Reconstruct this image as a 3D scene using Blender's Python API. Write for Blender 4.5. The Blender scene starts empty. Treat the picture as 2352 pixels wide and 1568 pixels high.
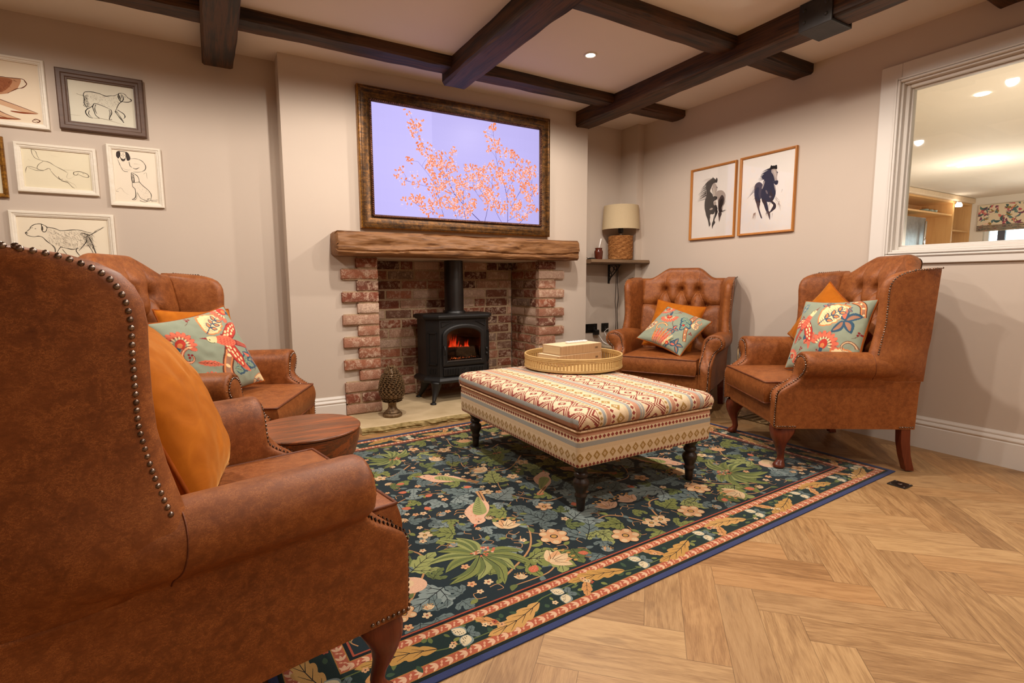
import bpy, math, random
import numpy as np
from mathutils import Vector, Matrix, noise

sc = bpy.context.scene
COL = sc.collection
PI = math.pi
random.seed(7)
rng = np.random.default_rng(11)

# ------------------------------------------------------------------ camera
cam_d = bpy.data.cameras.new('camera')
cam_d.sensor_width = 36.0
cam_d.lens = 18.178
cam_d.clip_start = 0.02
cam_d.clip_end = 100
cam = bpy.data.objects.new('camera', cam_d)
COL.objects.link(cam)
yaw, pitch, roll = math.radians(30.17), math.radians(-6.56), math.radians(-0.24)
fw = Vector((math.sin(yaw) * math.cos(pitch), math.cos(yaw) * math.cos(pitch), math.sin(pitch)))
rt = Vector((math.cos(yaw), -math.sin(yaw), 0))
up = rt.cross(fw)
rt2 = rt * math.cos(roll) + up * math.sin(roll)
up2 = -rt * math.sin(roll) + up * math.cos(roll)
cam.matrix_world = Matrix(((rt2.x, up2.x, -fw.x, 0), (rt2.y, up2.y, -fw.y, 0), (rt2.z, up2.z, -fw.z, 1.0), (0, 0, 0, 1)))
sc.camera = cam

# ------------------------------------------------------------------ world, view
w = bpy.data.worlds.new('world')
sc.world = w
w.use_nodes = True
w.node_tree.nodes['Background'].inputs[0].default_value = (0.72, 0.86, 1.0, 1)
w.node_tree.nodes['Background'].inputs[1].default_value = 7.0
sc.view_settings.view_transform = 'Standard'
sc.view_settings.look = 'None'
sc.view_settings.exposure = -0.03
sc.view_settings.gamma = 1.0
sc.view_settings.use_curve_mapping = False
sc.cycles.max_bounces = 8
sc.cycles.diffuse_bounces = 5
sc.cycles.glossy_bounces = 4
sc.cycles.transmission_bounces = 6
sc.cycles.transparent_max_bounces = 12
sc.cycles.sample_clamp_indirect = 6.0
sc.cycles.caustics_reflective = False
sc.cycles.caustics_refractive = False

WARM = (1.0, 0.90, 0.80)
DOWN = [(2.24, 2.82), (0.85, 2.74), (2.24, 1.6), (0.85, 1.6), (2.24, 0.3), (0.85, 0.3), (-0.75, 2.7), (-0.75, 1.2), (2.24, -1.0), (0.5, -1.0)]
DPOW = [92, 84, 80, 60, 75, 24, 88, 42, 55, 16]

def lamp(name, kind, loc, energy, color, size=0.05, rot=(0, 0, 0), **kw):
    d = bpy.data.lights.new(name, kind)
    d.energy = energy
    d.color = color
    if kind == 'AREA':
        d.size = size
    else:
        d.shadow_soft_size = size
    for k, v in kw.items():
        setattr(d, k, v)
    o = bpy.data.objects.new(name, d)
    o.location = loc
    o.rotation_euler = rot
    COL.objects.link(o)
    return o

for (lx, ly), e in zip(DOWN, DPOW):
    lamp('downlight_beam', 'SPOT', (lx, ly, 2.455), e, WARM, 0.035, spot_size=math.radians(170), spot_blend=0.35)
lamp('kitchen_fill', 'POINT', (8.4, 2.8, 1.7), 46, (1, 0.93, 0.82), 0.12)  # unseen bare lamp dropped below the round light to even out the ceiling
lamp('kitchen_fill', 'POINT', (5.4, 1.0, 1.2), 75, (1, 0.88, 0.70), 0.1)  # added fill without a fixture, brightens the near kitchen ceiling
lamp('kitchen_fill', 'POINT', (10.4, 2.4, 1.4), 40, (1, 0.95, 0.88), 0.1)  # added fill without a fixture, brightens the far end of the kitchen

# ------------------------------------------------------------------ colour and node helpers
def lin(c):
    c = c / 255.0
    return c / 12.92 if c <= 0.04045 else ((c + 0.055) / 1.055) ** 2.4

def rgb(r, g, b):
    return (lin(r), lin(g), lin(b))

class X:
    """A socket (or number) with arithmetic that adds Math nodes."""
    def __init__(self, t, s):
        self.t, self.s = t, s
    def m(self, op, *a, clamp=False):
        n = self.t.nodes.new('ShaderNodeMath')
        n.operation = op
        n.use_clamp = clamp
        for i, v in enumerate((self,) + a):
            if isinstance(v, X):
                self.t.links.new(v.s, n.inputs[i])
            else:
                n.inputs[i].default_value = v
        return X(self.t, n.outputs[0])
    def __add__(self, o): return self.m('ADD', o)
    __radd__ = __add__
    def __sub__(self, o): return self.m('SUBTRACT', o)
    def __rsub__(self, o): return (self * -1.0) + o
    def __mul__(self, o): return self.m('MULTIPLY', o)
    __rmul__ = __mul__
    def __truediv__(self, o): return self.m('DIVIDE', o)
    def gt(self, o): return self.m('GREATER_THAN', o)
    def lt(self, o): return self.m('LESS_THAN', o)
    def abs(self): return self.m('ABSOLUTE')
    def frac(self): return self.m('FRACT')
    def floor(self): return self.m('FLOOR')
    def sin(self): return self.m('SINE')
    def pow(self, o): return self.m('POWER', o)
    def max(self, o): return self.m('MAXIMUM', o)
    def min(self, o): return self.m('MINIMUM', o)
    def clamp(self): return self.m('ADD', 0.0, clamp=True)
    def band(self, a, b): return self.gt(a) * self.lt(b)
    def smooth(self, a, b):
        n = self.t.nodes.new('ShaderNodeMapRange')
        n.interpolation_type = 'SMOOTHSTEP'
        self.t.links.new(self.s, n.inputs[0])
        n.inputs[1].default_value = a
        n.inputs[2].default_value = b
        return X(self.t, n.outputs[0])

class Mat:
    def __init__(self, name):
        self.m = bpy.data.materials.new(name)
        self.m.use_nodes = True
        self.t = self.m.node_tree
        self.b = self.t.nodes['Principled BSDF']
    def n(self, kind, **kw):
        n = self.t.nodes.new(kind)
        for k, v in kw.items():
            setattr(n, k, v)
        return n
    def link(self, a, b):
        self.t.links.new(a.s if isinstance(a, X) else a, b)
    def coords(self, which='Object', scale=(1, 1, 1), rot=(0, 0, 0), loc=(0, 0, 0)):
        tc = self.n('ShaderNodeTexCoord')
        mp = self.n('ShaderNodeMapping')
        mp.inputs['Scale'].default_value = scale
        mp.inputs['Rotation'].default_value = rot
        mp.inputs['Location'].default_value = loc
        self.t.links.new(tc.outputs[which], mp.inputs[0])
        return mp.outputs[0]
    def sep(self, vec):
        s = self.n('ShaderNodeSeparateXYZ')
        self.t.links.new(vec, s.inputs[0])
        return [X(self.t, o) for o in s.outputs]
    def noise(self, vec, scale=5, detail=4, rough=0.5, dist=0.0):
        n = self.n('ShaderNodeTexNoise')
        n.inputs['Scale'].default_value = scale
        n.inputs['Detail'].default_value = detail
        n.inputs['Roughness'].default_value = rough
        n.inputs['Distortion'].default_value = dist
        if vec is not None:
            self.t.links.new(vec, n.inputs['Vector'])
        return X(self.t, n.outputs[0])
    def vor(self, vec, scale=5, feature='F1', rand=1.0):
        n = self.n('ShaderNodeTexVoronoi', feature=feature)
        n.inputs['Scale'].default_value = scale
        n.inputs['Randomness'].default_value = rand
        self.t.links.new(vec, n.inputs['Vector'])
        return X(self.t, n.outputs['Distance'])
    def ramp(self, fac, stops, interp='LINEAR'):
        n = self.n('ShaderNodeValToRGB')
        n.color_ramp.interpolation = interp
        els = n.color_ramp.elements
        while len(els) > 1:
            els.remove(els[-1])
        els[0].position = stops[0][0]
        els[0].color = (*stops[0][1], 1)
        for p, c in stops[1:]:
            e = els.new(p)
            e.color = (*c, 1)
        self.t.links.new(fac.s, n.inputs[0])
        return n.outputs[0]
    def mix(self, fac, a, b, mode='MIX'):
        n = self.n('ShaderNodeMix', data_type='RGBA', blend_type=mode)
        for sock, v in ((n.inputs[0], fac), (n.inputs[6], a), (n.inputs[7], b)):
            if isinstance(v, X):
                self.t.links.new(v.s, sock)
            elif isinstance(v, (int, float)):
                sock.default_value = v
            elif isinstance(v, tuple):
                sock.default_value = (*v, 1) if len(v) == 3 else v
            else:
                self.t.links.new(v, sock)
        return n.outputs[2]
    def attr(self, name):
        n = self.n('ShaderNodeAttribute', attribute_name=name)
        return n.outputs['Color'], X(self.t, n.outputs['Fac'])
    def col(self, v):
        if isinstance(v, tuple):
            self.b.inputs['Base Color'].default_value = (*v, 1)
        else:
            self.link(v, self.b.inputs['Base Color'])
    def set(self, **kw):
        for k, v in kw.items():
            key = {'rough': 'Roughness', 'metal': 'Metallic', 'spec': 'Specular IOR Level', 'sheen': 'Sheen Weight', 'coat': 'Coat Weight', 'srough': 'Sheen Roughness'}[k]
            if isinstance(v, X):
                self.link(v, self.b.inputs[key])
            else:
                self.b.inputs[key].default_value = v
        return self
    def bump(self, h, strength=0.3, dist=0.002):
        n = self.n('ShaderNodeBump')
        n.inputs['Strength'].default_value = strength
        n.inputs['Distance'].default_value = dist
        self.link(h, n.inputs['Height'])
        self.link(n.outputs[0], self.b.inputs['Normal'])
        return self

def simple(name, c1, c2=None, rough=0.5, metal=0.0, spec=0.5, scale=20, bump=0.0, bdist=0.001, stretch=(1, 1, 1), detail=4):
    M = Mat(name)
    v = M.coords('Object', stretch)
    nz = M.noise(v, scale, detail)
    c2 = c2 or tuple(min(1, k * 1.12) for k in c1)
    M.col(M.ramp(nz, [(0.3, c1), (0.7, c2)]))
    M.set(rough=rough, metal=metal, spec=spec)
    if bump:
        M.bump(nz, bump, bdist)
    return M.m

# ------------------------------------------------------------------ mesh helpers
def cr(pts, n=6, closed=False):
    """Catmull-Rom through pts."""
    P = [np.array(p, float) for p in pts]
    out = []
    N = len(P)
    segs = N if closed else N - 1
    for i in range(segs):
        if closed:
            a, b, c, d = P[(i - 1) % N], P[i], P[(i + 1) % N], P[(i + 2) % N]
        else:
            a, b, c, d = P[max(i - 1, 0)], P[i], P[i + 1], P[min(i + 2, N - 1)]
        for k in range(n):
            t = k / n
            out.append(0.5 * ((2 * b) + (-a + c) * t + (2 * a - 5 * b + 4 * c - d) * t * t + (-a + 3 * b - 3 * c + d) * t ** 3))
    if not closed:
        out.append(P[-1])
    return out

class MB:
    def __init__(self):
        self.v, self.f, self.c, self.u = [], [], [], []
    def add(self, vs, fs, col=None, uv=None):
        o = len(self.v)
        self.v.extend([tuple(map(float, p)) for p in vs])
        self.f.extend([tuple(i + o for i in f) for f in fs])
        self.c.extend([col or (1, 1, 1)] * len(vs) if not isinstance(col, list) else col)
        self.u.extend(uv if uv is not None else [(0, 0)] * len(vs))
        return o
    def box(self, x0, x1, y0, y1, z0, z1, col=None):
        vs = [(x, y, z) for z in (z0, z1) for y in (y0, y1) for x in (x0, x1)]
        self.add(vs, [(0, 2, 3, 1), (4, 5, 7, 6), (0, 1, 5, 4), (2, 6, 7, 3), (0, 4, 6, 2), (1, 3, 7, 5)], col)
        return self
    def obox(self, c, ax, ay, az, col=None):
        """box centred at c with half vectors."""
        c, ax, ay, az = (Vector(k) for k in (c, ax, ay, az))
        vs = [c + i * ax + j * ay + k * az for k in (-1, 1) for j in (-1, 1) for i in (-1, 1)]
        self.add(vs, [(0, 2, 3, 1), (4, 5, 7, 6), (0, 1, 5, 4), (2, 6, 7, 3), (0, 4, 6, 2), (1, 3, 7, 5)], col)
        return self
    def rings(self, rs, cap=True, closed=False, col=None):
        n = len(rs[0])
        vs = [p for r in rs for p in r]
        fs = []
        m = len(rs)
        for i in range(m if closed else m - 1):
            a, b = i * n, ((i + 1) % m) * n
            for j in range(n):
                k = (j + 1) % n
                fs.append((a + j, a + k, b + k, b + j))
        if cap and not closed:
            fs.append(tuple(range(n))[::-1])
            fs.append(tuple(range((m - 1) * n, m * n)))
        self.add(vs, fs, col)
        return self
    def tube(self, pts, r, n=8, closed=False, cap=True, col=None):
        P = [Vector(p) for p in pts]
        N = len(P)
        rs = []
        prev = None
        for i in range(N):
            if closed:
                t = P[(i + 1) % N] - P[(i - 1) % N]
            else:
                t = P[min(i + 1, N - 1)] - P[max(i - 1, 0)]
            t.normalize()
            if prev is None:
                ref = Vector((0, 0, 1)) if abs(t.z) < 0.9 else Vector((1, 0, 0))
                a = t.cross(ref).normalized()
            else:
                a = (prev - t * prev.dot(t)).normalized()
            prev = a
            b = t.cross(a)
            rr = r[i] if hasattr(r, '__len__') else r
            rs.append([P[i] + a * rr * math.cos(2 * PI * k / n) + b * rr * math.sin(2 * PI * k / n) for k in range(n)])
        return self.rings(rs, cap, closed, col)
    def lathe(self, prof, n=32, c=(0, 0, 0), cap=True, sx=1.0, sy=1.0, col=None):
        rs = [[(c[0] + sx * r * math.cos(2 * PI * k / n), c[1] + sy * r * math.sin(2 * PI * k / n), c[2] + z) for k in range(n)] for r, z in prof]
        return self.rings(rs, cap, False, col)
    def cyl(self, p0, p1, r0, r1=None, n=20, col=None):
        return self.tube([p0, p1], [r0, r0 if r1 is None else r1], n, col=col)
    def grid(self, G, flip=False, col=None, uv=None):
        """G: rows of points."""
        R, Cn = len(G), len(G[0])
        fs = []
        for i in range(R - 1):
            for j in range(Cn - 1):
                a = i * Cn + j
                q = (a, a + 1, a + Cn + 1, a + Cn)
                fs.append(q[::-1] if flip else q)
        self.add([p for r in G for p in r], fs, col, uv)
        return self
    def prism(self, poly, d, col=None):
        """poly: 3D points (planar loop); d: extrusion vector."""
        n = len(poly)
        d = Vector(d)
        a = [Vector(p) for p in poly]
        b = [p + d for p in a]
        fs = [tuple(range(n))[::-1], tuple(range(n, 2 * n))] + [(i, (i + 1) % n, n + (i + 1) % n, n + i) for i in range(n)]
        self.add(a + b, fs, col)
        return self
    def dome(self, p, nrm, r, n=7):
        nrm = Vector(nrm).normalized()
        a = nrm.orthogonal().normalized()
        b = nrm.cross(a)
        p = Vector(p)
        vs = []
        for e, h in ((1.0, 0.0), (0.86, 0.5), (0.5, 0.86)):
            vs += [p + (a * math.cos(2 * PI * k / n) + b * math.sin(2 * PI * k / n)) * r * e + nrm * r * h * 0.8 for k in range(n)]
        vs.append(p + nrm * r * 0.8)
        fs = []
        for i in range(2):
            for k in range(n):
                fs.append((i * n + k, i * n + (k + 1) % n, (i + 1) * n + (k + 1) % n, (i + 1) * n + k))
        for k in range(n):
            fs.append((2 * n + k, 2 * n + (k + 1) % n, 3 * n))
        self.add(vs, fs)
        return self
    def build(self, name, mat, parent=None, smooth=False, bevel=0, colors=False, uv=False, angle=None, fixn=True):
        me = bpy.data.meshes.new(name)
        me.from_pydata(self.v, [], self.f)
        if uv:
            ul = me.uv_layers.new(name='UVMap')
            idx = np.zeros(len(me.loops), dtype=np.int32)
            me.loops.foreach_get('vertex_index', idx)
            ul.data.foreach_set('uv', np.array(self.u, dtype=np.float32)[idx].ravel())
        if colors:
            a = me.color_attributes.new('Col', 'FLOAT_COLOR', 'POINT')
            arr = np.ones((len(self.v), 4), dtype=np.float32)
            arr[:, :3] = np.array(self.c, dtype=np.float32)
            a.data.foreach_set('color', arr.ravel())
        if mat:
            me.materials.append(mat)
        o = bpy.data.objects.new(name, me)
        COL.objects.link(o)
        if fixn:
            import bmesh
            bm = bmesh.new()
            bm.from_mesh(me)
            bmesh.ops.recalc_face_normals(bm, faces=bm.faces)
            bm.to_mesh(me)
            bm.free()
        if smooth:
            me.shade_smooth()
            if angle:
                try:
                    me.set_sharp_from_angle(angle=math.radians(angle))
                except Exception:
                    pass
        if bevel:
            b = o.modifiers.new('bevel', 'BEVEL')
            b.width = bevel
            b.segments = 2
            b.limit_method = 'ANGLE'
            b.angle_limit = math.radians(40)
        if parent:
            o.parent = parent
        return o

def tag(o, label=None, cat=None, group=None, kind=None):
    for k, v in (('label', label), ('category', cat), ('group', group), ('kind', kind)):
        if v:
            o[k] = v
    return o

def thing(name, label, cat, loc=(0, 0, 0), rz=0.0, group=None, rot=None):
    o = bpy.data.objects.new(name, None)
    o.empty_display_size = 0.1
    COL.objects.link(o)
    o.location = loc
    o.rotation_euler = rot if rot is not None else (0, 0, rz)
    return tag(o, label, cat, group)

def struct(o):
    o['kind'] = 'structure'
    return o

def copy_tree(o, parent=None):
    c = o.copy()
    COL.objects.link(c)
    if parent:
        c.parent = parent
    for ch in list(o.children):
        copy_tree(ch, c)
    return c

# ------------------------------------------------------------------ flat artwork (drawn shapes as real faces)
class Art:
    def __init__(self):
        self.s = []           # (pts, color, layer)
        self.T = [(1, 0, 0, 1, 0, 0)]
    def poly(self, pts, col, layer=1):
        self.s.append((np.array(pts, float)[:, :2], col, layer))
    def ell(self, cx, cy, a, b, col, rot=0, layer=1, n=18):
        t = np.linspace(0, 2 * PI, n, endpoint=False)
        x, y = a * np.cos(t), b * np.sin(t)
        self.poly(np.stack([cx + x * math.cos(rot) - y * math.sin(rot), cy + x * math.sin(rot) + y * math.cos(rot)], 1), col, layer)
    def stroke(self, pts, w0, col, w1=None, layer=1, n=5, closed=False, wm=None):
        P = np.array(cr([p[:2] for p in pts], n, closed)) if len(pts) > 2 else np.array(pts, float)[:, :2]
        w1 = w0 if w1 is None else w1
        d = np.gradient(P, axis=0)
        d /= (np.linalg.norm(d, axis=1)[:, None] + 1e-9)
        nn = np.stack([-d[:, 1], d[:, 0]], 1)
        t = np.linspace(0, 1, len(P))[:, None]
        W = w0 + (w1 - w0) * t
        if wm is not None:
            W = W + (wm - (w0 + w1) / 2) * np.sin(PI * t)
        A, B = P + nn * W / 2, P - nn * W / 2
        for i in range(len(P) - 1):
            self.s.append((np.array([A[i], A[i + 1], B[i + 1], B[i]]), col, layer))
        if closed:
            self.s.append((np.array([A[-1], A[0], B[0], B[-1]]), col, layer))
    def leaf(self, x, y, ang, L, W, col, lobes=0, depth=0.35, vein=None, layer=2, bend=0.0, vw=None):
        n = 10 if not lobes else lobes * 7
        t = np.linspace(0, 1, n)
        w = W * np.sin(PI * t ** 0.85) ** 0.8
        sx = t * L
        if lobes:
            ph = (t * lobes) % 1.0
            w = w * (1 - depth + depth * np.sin(PI * ph) ** 0.6)
            sx = sx + 0.28 * L / lobes * (np.sin(PI * ph)) * np.sin(PI * t)
        yb = bend * L * np.sin(PI * t)
        up_ = np.stack([sx, yb + w], 1)
        dn = np.stack([sx, yb - w], 1)
        c, s = math.cos(ang), math.sin(ang)
        up_, dn = (np.stack([x + P[:, 0] * c - P[:, 1] * s, y + P[:, 0] * s + P[:, 1] * c], 1) for P in (up_, dn))
        i = 0
        while i < n - 1:
            self.s.append((np.array([up_[i], up_[i + 1], dn[i + 1], dn[i]]), col, layer))
            i += 1
        if vein:
            def tr(a, b):
                return (x + a * c - b * s, y + a * s + b * c)
            vw = vw or W * 0.14
            self.stroke([tr(0, 0), tr(L * .5, bend * L), tr(L * .92, bend * L * .25)], vw, vein, vw * .4, layer + 1, 4)
            if lobes:
                for k in range(1, lobes):
                    tt = k / lobes
                    for sg in (1, -1):
                        b0 = bend * L * math.sin(PI * tt)
                        self.stroke([tr(tt * L * .85, b0), tr(tt * L + L * .11, b0 + sg * W * .62 * math.sin(PI * tt) ** .5)], vw * .7, vein, vw * .3, layer + 1)
    def flower(self, x, y, r, n, col, cen, dark, layer=4, rot=0.0, lighter=None):
        for k in range(n):
            a = rot + 2 * PI * k / n
            self.ell(x + math.cos(a) * r * .6, y + math.sin(a) * r * .6, r * .44, r * .40, dark, a, layer)
            self.ell(x + math.cos(a) * r * .6, y + math.sin(a) * r * .6, r * .40, r * .35, col, a, layer + 1)
            if lighter:
                self.ell(x + math.cos(a) * r * .72, y + math.sin(a) * r * .72, r * .22, r * .20, lighter, a, layer + 2)
        self.ell(x, y, r * .26, r * .26, dark, 0, layer + 3, 10)
        self.ell(x, y, r * .19, r * .19, cen, 0, layer + 4, 10)
    def xf(self, start, fn):
        for i in range(start, len(self.s)):
            p, c, l = self.s[i]
            self.s[i] = (fn(p), c, l)
    def build(self, name, mat, parent, O, U, V, N, z0=0.0003, dz=0.00012):
        O, U, V, N = (np.array(k, float) for k in (O, U, V, N))
        vs, fs, cs, k = [], [], [], 0
        # every drawn shape gets a height of its own above all the shapes it covers
        shape, prev = [], None
        for p, c, l in self.s:
            same = False
            if prev is not None and prev[2] == l and prev[1] == c and len(p) == 4 and len(prev[0]) == 4:
                d = np.abs(p[:, None, :] - prev[0][None, :, :]).max(2)
                same = (d < 1e-7).any(1).sum() >= 2
            shape.append(shape[-1] if same else (shape[-1] + 1 if shape else 0))
            prev = (p, c, l)
        groups = {}
        for i, g in enumerate(shape):
            groups.setdefault(g, []).append(i)
        CELL = 0.008
        lev, height = {}, [0.0] * len(self.s)
        for g in sorted(groups, key=lambda g: (self.s[groups[g][0]][2], g)):
            cells = set()
            for i in groups[g]:
                p = self.s[i][0]
                a0, b0 = np.floor(p.min(0) / CELL).astype(int)
                a1, b1 = np.floor(p.max(0) / CELL).astype(int)
                cells.update((x, y) for x in range(a0, a1 + 1) for y in range(b0, b1 + 1))
            L = max(lev.get(q, 0) for q in cells) + 1
            for q in cells:
                lev[q] = L
            for i in groups[g]:
                height[i] = L
        for i, (p, c, l) in enumerate(self.s):
            h = z0 + 0.000014 * height[i]
            P = O + p[:, :1] * U + p[:, 1:2] * V + h * N
            vs.append(P)
            fs.append(tuple(range(k, k + len(P))))
            cs.append(np.tile(np.array(c), (len(P), 1)))
            k += len(P)
        b = MB()
        b.v = [tuple(map(float, q)) for P in vs for q in P]
        b.f = fs
        b.c = [tuple(map(float, q)) for P in cs for q in P]
        return b.build(name, mat, parent, colors=True, fixn=False)
    def raster(self, xs, ys, base):
        """paint onto a regular grid; returns (len(ys), len(xs), 3)."""
        img = np.tile(np.array(base, float), (len(ys), len(xs), 1))
        order = sorted(range(len(self.s)), key=lambda i: (self.s[i][2], i))
        for i in order:
            p, c, _ = self.s[i]
            x0, x1 = np.searchsorted(xs, p[:, 0].min()), np.searchsorted(xs, p[:, 0].max(), 'right')
            y0, y1 = np.searchsorted(ys, p[:, 1].min()), np.searchsorted(ys, p[:, 1].max(), 'right')
            if x1 <= x0 or y1 <= y0:
                continue
            gx, gy = np.meshgrid(xs[x0:x1], ys[y0:y1])
            ins = np.zeros(gx.shape, bool)
            n = len(p)
            for a in range(n):
                xa, ya = p[a]
                xb, yb = p[(a + 1) % n]
                if ya == yb:
                    continue
                cnd = ((ya > gy) != (yb > gy)) & (gx < (xb - xa) * (gy - ya) / (yb - ya) + xa)
                ins ^= cnd
            img[y0:y1, x0:x1][ins] = c
        return img
# ------------------------------------------------------------------ materials
def paint(name, c, bump=0.08):
    M = Mat(name)
    v = M.coords('Object')
    n1 = M.noise(v, 2.0, 3)
    n2 = M.noise(v, 260, 2)
    M.col(M.ramp(n1, [(0.3, tuple(k * .985 for k in c)), (0.7, tuple(min(1, k * 1.015) for k in c))]))
    M.set(rough=0.75, spec=0.25)
    M.bump(n2, bump, 0.0008)
    return M.m

m_wall = paint('wall_paint', rgb(197, 182, 167))
m_ceil = paint('ceiling_paint', rgb(222, 212, 202))
m_kwall = paint('kitchen_paint', rgb(222, 212, 196))
m_trim = paint('trim_paint', rgb(218, 211, 202), 0.03)
m_trim.node_tree.nodes['Principled BSDF'].inputs['Roughness'].default_value = 0.4

def wood(name, stops, scale=1.0, axis=0, rough=0.55, bump=0.25, wave=6.0, spec=0.4, coordk='Object', bd=0.002):
    M = Mat(name)
    st = [14 * scale] * 3
    st[axis] = 1.1 * scale
    v = M.coords(coordk, tuple(st))
    big = M.noise(v, 1.0, 5, 0.6, 1.2)
    st2 = [90 * scale] * 3
    st2[axis] = 3.0 * scale
    v2 = M.coords(coordk, tuple(st2))
    fine = M.noise(v2, 1.0, 3, 0.6)
    blot = M.noise(M.coords(coordk), 2.2 * scale, 3)
    st3 = [260 * scale] * 3
    st3[axis] = 7.0 * scale
    hair = M.noise(M.coords(coordk, tuple(st3)), 1.0, 4, 0.7)
    f = big * 0.44 + fine * 0.30 + blot * 0.14 + hair * 0.22
    M.col(M.ramp(f, stops))
    M.set(rough=rough, spec=spec)
    M.bump(big * 0.6 + fine * 0.5, bump, bd)
    return M.m

beam_stops = [(0.40, rgb(23, 14, 9)), (0.50, rgb(43, 27, 16)), (0.60, rgb(82, 50, 24)), (0.75, rgb(36, 23, 14))]
m_beamx = wood('dark_beam_oak', beam_stops, 1.0, 0, 0.6, 0.6, bd=0.006)
m_beamy = wood('dark_beam_oak_across', beam_stops, 1.0, 1, 0.6, 0.6, bd=0.006)
m_mantel = wood('rustic_oak_mantel', [(0.40, rgb(52, 31, 17)), (0.48, rgb(98, 63, 36)), (0.57, rgb(140, 97, 58)), (0.66, rgb(92, 59, 34))], 1.0, 0, 0.6, 0.7, bd=0.006)
m_shelfw = wood('weathered_shelf_board', [(0.32, rgb(70, 52, 38)), (0.5, rgb(120, 94, 68)), (0.7, rgb(92, 70, 50))], 1.2, 0, 0.65, 0.5)
m_tabletop = wood('stained_mango_wood', [(0.34, rgb(70, 38, 22)), (0.44, rgb(132, 72, 38)), (0.52, rgb(96, 62, 40)), (0.6, rgb(160, 86, 42)), (0.7, rgb(112, 64, 36))], 1.6, 0, 0.38, 0.2)
m_mahog = wood('mahogany_leg', [(0.3, rgb(66, 26, 14)), (0.55, rgb(104, 46, 26)), (0.75, rgb(128, 62, 34))], 1.5, 2, 0.3, 0.08)
m_darkleg = simple('dark_stained_leg', rgb(34, 22, 16), rgb(52, 36, 26), 0.35, spec=0.5)
m_oakfr = wood('golden_oak_frame', [(0.3, rgb(150, 92, 36)), (0.6, rgb(186, 122, 54))], 2, 2, 0.45, 0.1)
m_koak = wood('kitchen_oak', [(0.3, rgb(190, 140, 84)), (0.6, rgb(214, 168, 108))], 1.2, 2, 0.5, 0.05)
m_brfr = wood('brown_picture_frame', [(0.3, rgb(62, 44, 34)), (0.6, rgb(96, 72, 58))], 2.5, 0, 0.5, 0.3)
m_whfr = wood('distressed_white_frame', [(0.28, rgb(186, 170, 140)), (0.42, rgb(222, 211, 192)), (0.7, rgb(234, 226, 212))], 2.0, 0, 0.5, 0.15)

def floor_mat():
    M = Mat('oak_herringbone_floor')
    uvn = M.n('ShaderNodeUVMap', uv_map='UVMap')
    u, v, _ = M.sep(uvn.outputs[0])
    acol, afac = M.attr('Col')
    sep = M.n('ShaderNodeSeparateColor')
    M.link(acol, sep.inputs[0])
    r1, r2, r3 = (X(M.t, o) for o in sep.outputs)
    def vec(a, b, c):
        n = M.n('ShaderNodeCombineXYZ')
        for i, k in enumerate((a, b, c)):
            if isinstance(k, X):
                M.link(k, n.inputs[i])
            else:
                n.inputs[i].default_value = k
        return n.outputs[0]
    grain = M.noise(vec(u * 5.0, v * 75.0, r1 * 60), 1.0, 5, 0.62, 0.7)
    fine = M.noise(vec(u * 26.0, v * 420.0, r2 * 40), 1.0, 3, 0.6)
    cath = M.noise(vec(u * 2.6 + r1 * 20, v * 15.0, r2 * 33), 1.0, 2, 0.5, 0.6)
    ring = ((cath * 34.0).sin() * 0.5 + 0.5)
    knot = M.noise(vec(u * 4.0 + r3 * 31, v * 11.0, r3 * 17), 1.0, 2)
    kmask = knot.smooth(0.66, 0.80)
    f = grain * 0.38 + fine * 0.42 + ring * 0.10 + r2 * 0.16
    c = M.ramp(f, [(0.26, rgb(122, 92, 62)), (0.44, rgb(160, 127, 88)), (0.60, rgb(186, 153, 110)), (0.82, rgb(203, 172, 128))])
    tint = M.ramp(r1, [(0.0, rgb(205, 190, 175)), (0.25, rgb(240, 232, 222)), (0.6, rgb(255, 250, 240)), (1.0, rgb(236, 214, 190))])
    c = M.mix(0.75, c, tint, 'MULTIPLY')
    c = M.mix(1.0, c, (.98, .95, .92), 'MULTIPLY')
    c = M.mix(kmask * 0.55, c, rgb(98, 72, 50))
    eu = (u.min(0.5 - u)).lt(0.0012)
    ev = (v.min(0.1125 - v)).lt(0.0007)
    edge = eu.max(ev)
    c = M.mix(edge * 0.6, c, rgb(86, 60, 36))
    M.col(c)
    M.set(rough=grain * 0.15 + 0.36, spec=0.35)
    M.bump(grain * 0.6 + fine * 0.4 - edge * 0.8, 0.16, 0.001)
    return M.m
m_floor = floor_mat()

def leather(name, dark, mid, light, rough=0.46):
    M = Mat(name)
    v = M.coords('Object')
    big = M.noise(v, 4.0, 3, 0.5, 0.2)
    med = M.noise(v, 34.0, 6, 0.72, 0.4)
    cr1 = M.noise(M.coords('Object', (1, 1, 2.4)), 85.0, 6, 0.8, 0.8)
    f = big * 0.42 + med * 0.26 + cr1 * 0.34
    c = M.ramp(f, [(0.30, dark), (0.51, mid), (0.74, light)])
    r1 = M.noise(M.coords('Object', (1, 1, 1.8)), 130.0, 4, 0.6, 1.2)
    r2 = M.noise(M.coords('Object', (1, 1, 1.6)), 60.0, 4, 0.6, 1.6)
    line = (((r1 - 0.5).abs()).smooth(0.034, 0.0)).max(((r2 - 0.5).abs()).smooth(0.020, 0.0)) * med.smooth(0.38, 0.60)
    c = M.mix(line * 0.70, c, tuple(min(1, k * 1.45) for k in light))
    M.col(c)
    M.set(rough=med * 0.14 + (rough - .04), spec=0.34)
    pore = M.vor(v, 520, 'F1')
    M.bump(pore * 0.35 + med * 0.5 + cr1 * 0.45, 0.16, 0.0014)
    return M.m
m_leather = leather('tan_aniline_leather', rgb(86, 43, 16), rgb(128, 70, 30), rgb(158, 96, 48))
m_leather_d = leather('tan_leather_welt', rgb(70, 34, 16), rgb(98, 50, 26), rgb(124, 68, 36))
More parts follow.
